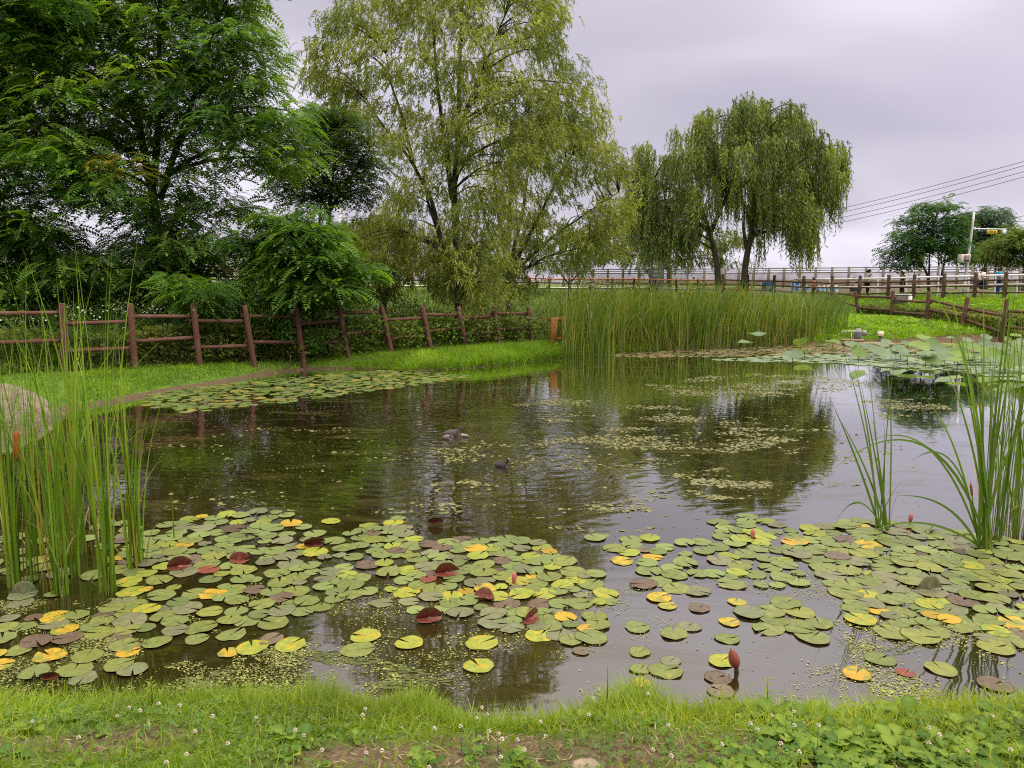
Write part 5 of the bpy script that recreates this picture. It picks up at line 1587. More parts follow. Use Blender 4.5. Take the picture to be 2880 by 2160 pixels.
# left bank, far from the camera -----------------------------------------------------------------------
ac = Acc()
lb = [tuple(q) for q in POND[:12]] + [tuple(q + np.array((0.3, 0.6))) for q in LOW[12:1:-1]]
p = off_pond(rand_in(lb, 26000, r))
sdp = segdist(p, POND)
hh = .07 + .05 * fbm(p[:, 0] * .8, p[:, 1] * .8, 6) + .16 * np.clip((p[:, 0] + 3.6) / 3, 0, 1) * np.clip((p[:, 1] - 15.5) / 2, 0, 1) * np.exp(-(sdp / 1.4) ** 2)
kp = (sdp > .04 + .28 * fbm(p[:, 0] * 1.1, p[:, 1] * 1.1, 61)) | (p[:, 0] > -3.4)
p, hh = p[kp], hh[kp]
tone = np.clip(fbm(p[:, 0] * .9, p[:, 1] * .9, 13) * 1.5 - .25, 0, 1)
grass(ac, p, hh, 0.016, G_BRIGHT, r, bend=.6, seg=2, tilt=.45, tone=tone)
# edge fringe of longer blades
e_ = []
for q in range(4, 13):
    a_, b_ = POND[q], POND[q + 1]
    n_ = int(np.linalg.norm(b_ - a_) * 320); t = r.random((n_, 1)); e_.append(a_ * (1 - t) + b_ * t + np.stack([r.normal(size=n_) * .05, np.abs(r.normal(size=n_)) * .2], 1))
e_ = np.concatenate(e_); e_ = e_[(e_[:, 0] > -3.9) | (r.random(len(e_)) < .25)]
grass(ac, e_, .12 + .14 * np.clip((e_[:, 0] + 4) / 3, 0, 1), .014, G_BRIGHT, r, bend=.45, seg=3, tilt=.3)
p = off_pond(rand_in([(-14, 9.5), (-7.4, 11.5), (-7.0, 14), (-9, 16), (-15, 13)], 6000, r), .12)
grass(ac, p, .09, .016, G_BRIGHT, r, bend=.6, seg=2, tilt=.45)
tag(ac.build("left_bank_grass", M_GRASS), "bright green grass strip between the left log fence and the pond", "grass", kind="stuff")
# right bank
ac = Acc()
rbp = [tuple(POND[q]) for q in range(14, 21)] + [(22, 26), (24, 30), (24, 36), (20, 40), (14, 41), (8, 36), (6, 28)]
p = off_pond(rand_in(rbp, 34000, r), .05)
tone = np.clip(fbm(p[:, 0] * .55, p[:, 1] * .55, 19) * 1.6 - .3, 0, 1)
grass(ac, p, .13, .035, G_BRIGHT, r, bend=.7, seg=2, tilt=.5, tone=tone)
p = off_pond(rand_in(rbp, 30000, r), .02); p = p[segdist(p, POND) < 2.2][:6500]
grass(ac, p, .16, .035, G_BRIGHT, r, bend=.6, seg=2, tilt=.45)
lowq = off_pond(rand_in(rbp, 5000, r), .3)
n = len(lowq)
scatter(ac, np.array(leafV), np.array(leafQ), None, np.stack([lowq[:, 0], lowq[:, 1], hgt(lowq[:, 0], lowq[:, 1]) + .06 + .08 * r.random(n)], 1), spin(n, r, .5), .05 + .05 * r.random(n), blend(G_BRIGHT, .1 + .7 * r.random(n)))
p = rand_in([(8, 38), (19, 37.5), (26, 31), (32, 28), (34, 34), (26, 39), (20, 44), (10, 52)], 20000, r)
grass(ac, p, .16, .04, G_BRIGHT, r, bend=.6, seg=2, tilt=.5, tone=np.clip(.25 + .6 * fbm(p[:, 0] * .5, p[:, 1] * .5, 29), 0, 1))
tag(ac.build("right_bank_grass", M_GRASS), "lush bright grass and leafy ground cover on the right bank", "grass", kind="stuff")
# rough grass on the raised bank behind the left fence and reeds
ac = Acc()
p = rand_in([(-26, 13), (-9, 17.2), (.4, 24.5), (6, 31), (12, 38), (14, 49), (2, 49), (-10, 38), (-26, 33)], 30000, r)
grass(ac, p, .22 + .3 * fbm(p[:, 0] * .4, p[:, 1] * .4, 37), .03, [(.022, .05, .012), (.045, .085, .016), (.085, .12, .025), (.15, .14, .05)], r, bend=.5, seg=2, tilt=.35)
tag(ac.build("rough_grass", M_GRASS), "rough darker grass on the raised bank behind the left fence", "grass", kind="stuff")

# ivy hedge against the fences ---------------------------------------------------------------------------
def leafmass(acc, pos, size, cols, r, tilt=.7, tone=None, W=.7):
    n = len(pos)
    d = nrm(np.stack([r.normal(size=n), r.normal(size=n) - .5, r.normal(size=n) * tilt], 1))
    t = r.random(n) * .6 + (.4 * r.random(n) if tone is None else .5 * tone)
    scatter(acc, diamond(1, W, -.12), np.array([(0, 1, 2, 3)]), None, pos, frames(d, nrm(np.array((0, -.5, 1)) + r.normal(size=(n, 3)) * .5)), size * (.6 + .8 * r.random(n)), blend(cols, np.clip(t, 0, 1)))
def hedge(line, depth, h0, n, size, cols, label, seed):
    r = np.random.default_rng(seed)
    line = np.array(line, float)
    s = np.concatenate([[0], np.cumsum(np.linalg.norm(np.diff(line, axis=0), axis=1))])
    u = r.random(n) * s[-1]
    x = np.interp(u, s, line[:, 0]); y = np.interp(u, s, line[:, 1])
    dx = np.interp(u, s, np.gradient(line[:, 0], s)); dy = np.interp(u, s, np.gradient(line[:, 1], s))
    nn = nrm(np.stack([-dy, dx], 1))
    w = r.random(n) ** 1.3 * depth + .12
    top = h0 * (.72 + .5 * fbm(u * .8, u * 0 + seed, seed)) * np.clip(1 - .3 * w / depth, 0, 1)
    front = r.random(n) < .6
    v = np.where(front, r.random(n), .8 + .2 * r.random(n)) * top
    w = np.where(front, .10 + .12 * r.random(n) + .12 * (1 - v / np.maximum(top, .01)), w)
    P_ = np.stack([x + nn[:, 0] * w, y + nn[:, 1] * w, hgt(x + nn[:, 0] * w, y + nn[:, 1] * w) + v], 1)
    ac = Acc()
    tn = fbm(u * 1.6, v * 3, seed + 5)
    leafmass(ac, P_, size, cols, r, tone=np.clip(tn * 1.8 - .4, 0, 1))
    # stems inside
    m_ = n // 40
    for q in range(min(m_, 260)):
        tube(ac, [P_[q] * (1, 1, 0) + (0, 0, hgt(P_[q, 0], P_[q, 1])[0]), P_[q]], [.008, .004], 3, (.06, .045, .03), cap=False)
    o = ac.build("hedge", M_LEAF); tag(o, label, "hedge")
    return o
HC = [(.042, .072, .014), (.080, .120, .020), (.13, .165, .028), (.21, .18, .04)]
ll = [(-15, 11.9)] + [(-9.2 + .96 * i_, 15.75 + .75 * i_) for i_ in range(-1, 11)]
hedge(ll, 1.5, .92, 21000, .088, HC, "low ivy covered hedge right behind the left log fence", 5)
hedge([(0.6, 23.5), (3, 26.5), (6, 30)], 1.2, .8, 4500, .09, HC, "short stretch of low hedge behind the reeds where the left fence ends", 6)
hedge([tuple(q[:2]) for q in LOWR] , 1.0, .6, 8000, .095, HC, "dark leafy hedge along the right log fence", 8)
hedge([(18.6, 34.0), (19.3, 31.5), (20.0, 29.8), (21.5, 28)], .9, .75, 5000, .085, [(.03, .05, .014), (.07, .085, .02), (.13, .11, .03), (.20, .13, .04)], "reddish olive bush between the two rightmost posts of the right log fence", 9)
# creeper grown over the middle of the left fence
ac = Acc()
for k_ in range(4, 11):
    x0, y0 = -9.2 + .96 * k_, 15.7 + .75 * k_
    for _ in range(5 if k_ > 4 else 3):
        t_ = r.random(); cx_, cy_ = x0 + .96 * t_, y0 + .75 * t_; zc_ = .25 + .6 * r.random(); n = 60 + int(60 * r.random())
        sx_ = .12 + .2 * r.random()
        P_ = np.stack([cx_ + r.normal(size=n) * sx_, cy_ - .10 + r.normal(size=n) * .07, hgt(np.full(n, cx_), np.full(n, cy_)) + np.clip(zc_ + r.normal(size=n) * .16, .03, 1.1)], 1)
        leafmass(ac, P_, .085, HC if r.random() < .6 else [(.05, .11, .016), (.09, .165, .02), (.14, .22, .026)], r)
tag(ac.build("creeper", M_LEAF), "leafy creeper grown over the middle bays of the left log fence", "creeper")
# little white asters along the hedge top
ac = Acc()
def daisies(cx_, cy_, n, sx_, sz_, zb):
    p = np.stack([cx_ + r.normal(size=n) * sx_, cy_ + r.normal(size=n) * .25, zb + np.abs(r.normal(size=n)) * sz_], 1)
    scatter(ac, np.array([(-.5, 0, -.35), (.5, 0, -.35), (.55, 0, .35), (-.55, 0, .35)]), np.array([(0, 1, 2, 3)]), None, p, spin(n, r, .4, az=r.normal(size=n) * .5), .020 + .018 * r.random(n), blend([(.55, .53, .42), (.75, .74, .68)], r.random(n)))
for px, py, n, sp_ in [(600, 868, 150, .42), (640, 880, 60, .5), (500, 880, 40, .4), (905, 868, 60, .3), (950, 890, 40, .5), (330, 880, 40, .5), (180, 900, 30, .8), (60, 905, 20, .5), (560, 930, 30, 1.2), (380, 950, 26, 1.0)]:
    Yq = 16.2 + max(0, (px - 175)) / 1300 * 7.5 + .5
    q = at(px, py, Yq); daisies(q[0], q[1], n, sp_, .10, q[2])
for px, py, n in [(1660, 790, 150), (1600, 785, 60), (1700, 800, 60)]:
    q = at(px, py, 40); daisies(q[0], q[1], n, .6, .3, q[2] - .3)
tag(ac.build("white_asters", M_PLAIN), "sprinkling of tiny white asters along the hedge tops", "wildflowers", kind="stuff")
# undergrowth below the left trees
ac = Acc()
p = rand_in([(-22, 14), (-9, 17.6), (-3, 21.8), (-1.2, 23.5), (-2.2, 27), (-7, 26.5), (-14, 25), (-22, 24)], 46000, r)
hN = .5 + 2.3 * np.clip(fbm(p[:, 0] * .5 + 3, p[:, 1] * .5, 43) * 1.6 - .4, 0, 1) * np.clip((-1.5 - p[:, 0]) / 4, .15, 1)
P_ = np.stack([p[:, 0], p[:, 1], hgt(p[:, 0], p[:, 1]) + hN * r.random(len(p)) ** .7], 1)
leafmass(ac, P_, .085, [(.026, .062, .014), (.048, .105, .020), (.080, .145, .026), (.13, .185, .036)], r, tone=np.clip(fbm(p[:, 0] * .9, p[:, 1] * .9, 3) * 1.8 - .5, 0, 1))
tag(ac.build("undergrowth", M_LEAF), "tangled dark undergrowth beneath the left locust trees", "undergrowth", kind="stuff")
# tall arching grass clumps behind the fence
def tallgrass(px, Y_, n, h, sp_, label, cols):
    q = at(px, 850, Y_); g_ = gnd(q[0], q[1])
    ac = Acc()
    rad = r.random(n) ** .6 * sp_; az = r.random(n) * 6.28
    b = np.stack([np.cos(az) * rad, np.sin(az) * rad * .6, np.zeros(n)], 1)
    sg = 5
    tv, tq, tt = blade_tpl(1.0, .8, sg)
    hh = h * (.45 + .75 * r.random(n))
    az2 = az - math.pi / 2 + r.normal(size=n) * .7
    z = hh * .25 * r.random(n)
    sc = np.stack([.020 + .016 * r.random(n), hh * (.7 + .5 * r.random(n)), hh], 1)
    scatter(ac, tv, tq, tt, b + np.stack([0 * z, 0 * z, z], 1), spin(n, r, .2, az2), sc, blend(cols, r.random(n)))
    o = ac.build("tall_grass_clump", M_GRASS); o.location = (q[0], q[1], g_ - .05); tag(o, label, "grass clump", "tall arching grass clumps behind the left fence")
TG = [(.035, .075, .025), (.065, .12, .035), (.11, .17, .06)]
tallgrass(720, 19.2, 420, 1.7, .85, "biggest clump of tall arching grass, just left of the bright locust bush", TG)
tallgrass(300, 17.8, 240, 1.15, .8, "tall grass clump behind the second and third log posts from the left", TG)
tallgrass(120, 17.2, 200, 1.1, .8, "tall grass clump behind the leftmost log post", TG)
tallgrass(470, 18.2, 200, 1.0, .7, "tall grass clump around the seedling bush behind the third log post", TG)
tallgrass(1120, 23.5, 240, 1.1, .9, "brownish dry tall grass clump left of the tall willow's foot", [(.05, .05, .02), (.09, .075, .035), (.15, .12, .06)])
tallgrass(1395, 26.5, 220, 1.2, .9, "dry olive tall grass clump right of the tall willow's foot", [(.05, .06, .02), (.09, .09, .03), (.14, .13, .05)])
# low leafy shrubs at the fence
for px, py, Y_, s_, lb in [(795, 925, 18.6, .45, "green leafy sapling poking through the fence between its fourth and fifth posts"), (890, 895, 20.3, .5, "lime green leafy shrub on the hedge by the sixth log post"),
                           (885, 965, 19.0, .4, "broad leaved green plant at the hedge foot in front of the sixth log post"), (1040, 930, 20.6, .4, "dark leafy climber on the fence by the seventh log post")]:
    q = at(px, py, Y_); n = 420
    u = nrm(r.normal(size=(n, 3))) * (r.random(n) ** .4)[:, None] * np.array((s_ * .6, s_ * .5, s_ * .75))
    ac = Acc(); leafmass(ac, u, .10, [(.035, .10, .016), (.06, .15, .02), (.11, .21, .025)] if "lime" not in lb else [(.10, .17, .02), (.17, .25, .03)], r, W=.45)
    tube(ac, [(0, 0, gnd(q[0], q[1]) - q[2]), (0, 0, 0)], [.012, .006], 5, (.08, .10, .03))
    o = ac.build("leafy_shrub", M_LEAF); o.location = q; tag(o, lb, "shrub")

# the reed bed at the back -----------------------------------------------------------------------------
def blades(acc, base, L, w, lean, az, droop, cols_t, cols, seg=5, fold=0.0):
    """long strap leaves: base (n,3), length, width, lean angle, azimuth, tip droop"""
    n = len(base)
    t = np.linspace(0, 1, seg + 1)[None]
    ang = lean[:, None] * (.35 + .65 * t) + droop[:, None] * t ** 3
    dt = 1.0 / seg
    hx = np.cumsum(np.sin(ang), 1) * dt; hz = np.cumsum(np.cos(ang), 1) * dt
    hx = np.concatenate([np.zeros((n, 1)), hx[:, :-1]], 1); hz = np.concatenate([np.zeros((n, 1)), hz[:, :-1]], 1)
    C_ = np.stack([hx * np.cos(az)[:, None], hx * np.sin(az)[:, None], hz], -1) * L[:, None, None] + base[:, None]
    tw = az + math.pi / 2 + rng.normal(size=n) * .5
    sd = np.stack([np.cos(tw), np.sin(tw), 0 * tw], 1)[:, None]
    wt_ = (w[:, None] / 2 * np.clip(1.0 - t ** 2.2, .04, 1) * (0.75 + .25 * np.minimum(t * 4, 1)))[..., None]
    V = np.stack([C_ - sd * wt_, C_ + sd * wt_], 2).reshape(n, -1, 3)
    k = np.arange(seg)
    q = np.stack([2 * k, 2 * k + 1, 2 * k + 3, 2 * k + 2], 1)
    Q_ = (q[None] + (np.arange(n) * 2 * (seg + 1))[:, None, None]).reshape(-1, 4)
    c = blend(cols, np.clip(cols_t, 0, 1))
    acc.add(V.reshape(-1, 3), Q_, None, np.repeat(c, 2 * (seg + 1), 0))
RC = [(.045, .085, .012), (.085, .145, .016), (.140, .195, .024), (.25, .25, .055)]
bed = [gz(1545, 985)[:2] + (.1, .6), gz(1600, 1003)[:2], gz(1700, 997)[:2], gz(1900, 988)[:2], gz(2100, 980)[:2], gz(2240, 972)[:2], gz(2330, 966)[:2] + (0, .6), (9.9, 27.5), (8.6, 29.5), (5, 28.5), (2.5, 26), (1.0, 23.2)]
p = rand_in(bed, 3700, r)
n = len(p)
z = np.maximum(hgt(p[:, 0], p[:, 1]), -.02)
lf = np.clip((p[:, 0] - 1) / 8, 0, 1)
L = (1.5 + .5 * fbm(p[:, 0] * .7, p[:, 1] * .7, 51) + .25 * (1 - lf)) * (.50 + .62 * r.random(n))
ac = Acc()
front = p[:, 1] < np.interp(p[:, 0], [q[0] for q in bed[:7]], [q[1] for q in bed[:7]]) + 1.0
blades(ac, np.concatenate([p, z[:, None]], 1), L, .028 + .030 * r.random(n), np.abs(r.normal(size=n)) * .15 + .03, np.where(r.random(n) < .72, r.normal(size=n) * .8, r.random(n) * 6.28), .2 + 1.7 * r.random(n) ** 2, r.random(n) * .8 + .25 * fbm(p[:, 0] * .6, p[:, 1] * .6, 9), RC, 6)
# sparse outliers in front of the rusty frame
m_ = 170
p1 = np.stack([1.35 + 1.5 * r.random(m_), 20.9 + 1.3 * r.random(m_)], 1)
blades(ac, np.concatenate([p1, np.maximum(hgt(p1[:, 0], p1[:, 1]), -.02)[:, None]], 1), .7 + .9 * r.random(m_), .02 + .016 * r.random(m_), .03 + .18 * r.random(m_), r.random(m_) * 6.28, .2 + 1.4 * r.random(m_) ** 2, r.random(m_), RC, 6)
# brown broken leaves and seed spikes standing among the green ones
m_ = 420
p3 = rand_in(bed, m_, r); m_ = len(p3)
blades(ac, np.concatenate([p3, np.maximum(hgt(p3[:, 0], p3[:, 1]), -.02)[:, None]], 1), .6 + 1.0 * r.random(m_), .018 + .014 * r.random(m_), .1 + .35 * r.random(m_), r.random(m_) * 6.28, .6 + 1.8 * r.random(m_), r.random(m_), [(.15, .12, .05), (.24, .19, .09), (.30, .22, .11)], 6)
for q in rand_in(bed, 34, r):
    h_ = 1.35 + .45 * r.random(); l_ = r.normal(size=2) * .06; g_ = max(gnd(*q), -.02)
    P_ = np.array([(q[0], q[1], g_), (q[0] + l_[0], q[1] + l_[1], g_ + h_ - .16)]); tube(ac, P_, [.006, .005], 4, (.10, .14, .03), cap=False)
    tube(ac, [P_[1], P_[1] + (0, 0, .01), P_[1] + (l_[0] * .1, 0, .14), P_[1] + (l_[0] * .1, 0, .16)], [.004, .014, .014, .004], 6, (.20, .075, .02))
# dead straw at the foot
m_ = 700
p2 = rand_in(bed, 2600, r); fy = np.interp(p2[:, 0], [q[0] for q in bed[:7]], [q[1] for q in bed[:7]])
p2 = p2[p2[:, 1] < fy + .9][:m_]
m_ = len(p2)
blades(ac, np.concatenate([p2, np.full((m_, 1), .01)], 1), .35 + .7 * r.random(m_), np.full(m_, .018), .2 + .8 * r.random(m_), r.random(m_) * 6.28, .8 * r.random(m_), r.random(m_), [(.14, .11, .05), (.22, .17, .09), (.30, .24, .14)], 4)
tag(ac.build("reed_bed", M_REED), "dense bed of tall green reeds along the far shore of the pond", "reeds", kind="stuff")
# looser reeds trailing right in front of the log fence
ac = Acc()
bed2 = [gz(2330, 966)[:2], gz(2400, 955)[:2] + (0, .3), (12.2, 31), (16.5, 37.5), (13, 38), (9.5, 29)]
p = rand_in(bed2, 1300, r); n = len(p); z = hgt(p[:, 0], p[:, 1])
blades(ac, np.concatenate([p, z[:, None]], 1), (.8 + .8 * r.random(n)), .022 + .014 * r.random(n), .12 + .25 * r.random(n), r.normal(size=n) * .6, .3 + .8 * r.random(n), r.random(n) * .7, RC, 6)
tag(ac.build("sedge_fringe", M_REED), "looser bent sedges trailing off the right end of the reed bed", "sedges", kind="stuff")
# ------------------------------------------------------------------ pond plants
r = np.random.default_rng(101)
# --- cattails in the foreground
CC = [(.065, .135, .012), (.105, .20, .014), (.16, .26, .018), (.24, .29, .03)]
CCR = [(.055, .115, .014), (.090, .165, .018), (.145, .225, .028)]
def cattail(px, py, nb, h, label, group, cols, spread=.10, leanx=0.0, dead=1, spikes=(), bent=0, w=.015, tips=()):
    p = gz(px, py, 0)
    root = empty("cattail_plant", (p[0], p[1], -.03)); tag(root, label, "cattail", group)
    ac = Acc()
    az = r.random(nb) * 6.28; rad = r.random(nb) * .06
    base = np.stack([np.cos(az) * rad, np.sin(az) * rad, np.zeros(nb)], 1)
    L = h * (.70 + .55 * r.random(nb) ** 1.5); L[0] = h * 1.2
    lean = np.abs(r.normal(size=nb)) * spread + .015
    dr = .05 + .55 * r.random(nb) ** 3
    if bent: dr[-bent:] = 1.5 + .8 * r.random(bent)
    azl = r.random(nb) * 6.28
    if leanx: azl = np.where(r.random(nb) < .55, r.normal(size=nb) * .6 + (0 if leanx > 0 else math.pi), azl)
    blades(ac, base, L, w * (.8 + .5 * r.random(nb)), lean, azl, dr, r.random(nb), cols, 9)
    # long single blades whose arch can be read in the photograph: (tip, control) in source pixels
    for k_, (tx_, ty_, cx_, cy_) in enumerate(tips):
        dY = (k_ % 5 - 2) * .07
        B0 = np.array((r.normal() * .03, r.normal() * .03, 0)); B2 = at(tx_, ty_, p[1] + dY) - np.array((p[0], p[1], -.03)); B1 = at(cx_, cy_, p[1] + dY * .5) - np.array((p[0], p[1], -.03))
        t_ = np.linspace(0, 1, 15)[:, None]
        C_ = B0 * (1 - t_) ** 2 + 2 * B1 * t_ * (1 - t_) + B2 * t_ ** 2
        tg = nrm(np.gradient(C_, axis=0)); az_ = r.normal() * .6
        sd_ = nrm(np.cross(tg, np.array((math.sin(az_), -math.cos(az_), .25))))
        ww = w * .62 * (np.clip(1 - t_ ** 2.6, .05, 1)) * (.7 + .3 * np.minimum(t_ * 5, 1))
        fold = nrm(np.cross(sd_, tg)) * ww * .35
        V_ = np.concatenate([C_ - sd_ * ww + fold, C_, C_ + sd_ * ww + fold])
        Q_ = [(i_, i_ + 1, i_ + 16, i_ + 15) for i_ in range(14)] + [(i_ + 15, i_ + 16, i_ + 31, i_ + 30) for i_ in range(14)]
        c_ = blend(cols, np.array([r.random()]))[0]
        ac.add(V_, Q_, None, c_ * (1.25 if ty_ < 820 else 1.0))
    # a few yellowing blades
    ny = max(1, nb // 7)
    az = r.random(ny) * 6.28
    blades(ac, np.stack([np.cos(az) * .05, np.sin(az) * .05, 0 * az], 1), h * (.3 + .5 * r.random(ny)), np.full(ny, w * .8), .1 + .2 * r.random(ny), r.random(ny) * 6.28, 1.2 * r.random(ny), r.random(ny), [(.24, .19, .03), (.28, .16, .05)], 8)
    ac.build("leaves", M_REED, root)
    if dead:
        ac = Acc(); az = r.random(dead) * 6.28
        blades(ac, np.stack([np.cos(az) * .04, np.sin(az) * .04, 0 * az], 1), h * (.18 + .35 * r.random(dead)), np.full(dead, w * .7), .3 + .7 * r.random(dead), r.random(dead) * 6.28, 1.0 + 1.4 * r.random(dead), r.random(dead), [(.30, .24, .13), (.20, .15, .08)], 8)
        ac.build("dead_leaves", M_REED, root)
    for (sx, sy, sl) in spikes:                      # pixel of the spike's middle, length in metres
        Ys = p[1] + .02
        c = at(sx, sy, Ys) - np.array((p[0], p[1], -.03))
        tl = c * (1, 1, 0) * .25
        d = nrm((c - tl)[None])[0]
        ac = Acc(); tube(ac, [tl, lerp(tl, c, .5), c - d * sl * .5], [.006, .005, .0045], 6, (.10, .16, .03)); ac.build("stalk", M_REED, root)
        ac = Acc()
        u = np.array([0, .03, .12, .5, .88, .97, 1.0]); rd = np.array([.004, .012, .0155, .0165, .0155, .012, .004]) * (sl / .17)
        tube(ac, c + d * (u[:, None] - .5) * sl, rd, 12, (.26, .085, .018))
        tube(ac, [c + d * sl * .5, c + d * sl * .8], [.003, .0015], 5, (.20, .15, .05)); ac.build("seed_spike", M_CLOTH, root, smooth=True)
GL = "cattails standing in the left foreground"
LS = [
 (45, 1650, 11, 1.75, "cattail clump at the very left edge carrying the larger brown seed spike", [(46, 1254, .21)], 1.0),
 (95, 1640, 9, 1.45, "short thin cattail clump right of the leftmost, its foot among pale dead leaves", [], .0),
 (100, 1560, 10, 1.9, "tall cattail clump behind the two leftmost ones near the left edge", [], 0),
 (165, 1675, 15, 1.72, "cattail clump with the smaller tilted brown seed spike, foot nearest the camera", [(137, 1298, .155)], 0),
 (205, 1620, 13, 2.05, "dense cattail clump with a deep green upright fan, third foot from the left shore side", [], 0),
 (228, 1560, 10, 1.9, "cattail clump standing back from the dense upright fan", [], 0),
 (300, 1668, 13, 2.05, "tall narrow cattail clump reaching over the log fence near the second post", [], 0),
 (372, 1600, 9, 1.50, "cattail clump furthest right in the left stand, leaning right with yellow tips", [], 1),
 (398, 1585, 6, 1.3, "few thin cattail blades at the right end of the left stand", [], 1),
 (150, 1500, 8, 1.7, "cattail clump at the rear of the left stand beside the boulder", [], 0),
 (20, 1560, 8, 1.8, "cattail clump cut by the left picture edge, behind the larger spike", [], 0),
 (270, 1490, 6, 1.6, "sparse cattail clump at the rear middle of the left stand", [], 0),
]
for px, py, nb, h, lb, sp_, lx in LS:
    cattail(px, py, int(nb * 1.7), h, lb, GL, CC, .13, lx, 2 if px % 2 else 1, sp_, bent=2 if nb > 9 else 1, w=.0158)
cattail(502, 1515, 3, .46, "lone tuft of three short cattail blades among the lily pads", None, CC, .05, 0, 0, w=.009)
GR = "cattails standing at the right"
cattail(2482, 1492, 4, 1.45, "smaller cattail clump with a few wide spreading blades over open water at the right", GR, CCR, .10, -1, 1, bent=0, w=.017, tips=[(2366, 966, 2450, 1230), (2396, 1000, 2460, 1250), (2330, 1112, 2420, 1300), (2352, 1165, 2450, 1320), (2440, 1010, 2466, 1260), (2455, 1180, 2480, 1350), (2420, 1075, 2465, 1290), (2240, 1530, 2390, 1490), (2340, 1490, 2410, 1330)])
cattail(2765, 1540, 8, 1.9, "large cattail clump at the right edge with a dense deep green foot", GR, CCR, .12, 1, 3, [(2732, 1378, .10)], bent=1, w=.018, tips=[(2578, 800, 2745, 860), (2650, 745, 2760, 1100), (2690, 830, 2765, 1150), (2725, 900, 2770, 1180), (2766, 780, 2770, 1150), (2836, 770, 2775, 1020), (2800, 860, 2785, 1200), (2856, 960, 2800, 1250), (2700, 1010, 2760, 1260), (2640, 990, 2745, 1200), (2590, 1110, 2700, 1200), (2330, 1330, 2640, 1060), (2560, 1300, 2700, 1180), (2440, 1500, 2600, 1420), (2520, 1395, 2680, 1380), (2880, 1080, 2810, 1300), (2760, 960, 2768, 1250), (2740, 1080, 2765, 1300), (2450, 1240, 2640, 1150)])
cattail(2800, 1520, 8, 2.0, "cattail clump just right of the large dense one at the right edge", GR, CCR, .14, 0, 3, bent=2, w=.016, tips=[(2880, 820, 2830, 1150), (2850, 900, 2815, 1200), (2900, 1000, 2840, 1250), (2760, 860, 2800, 1150), (2870, 1150, 2830, 1330)])
cattail(2862, 1500, 13, 1.9, "cattail clump cut by the right picture edge", GR, CCR, .22, -1, 2, bent=3, w=.018)
cattail(2845, 1420, 7, 1.7, "thin rear cattail clump at the right edge, behind the others", GR, CCR, .14, 0, 1, bent=1, w=.018)

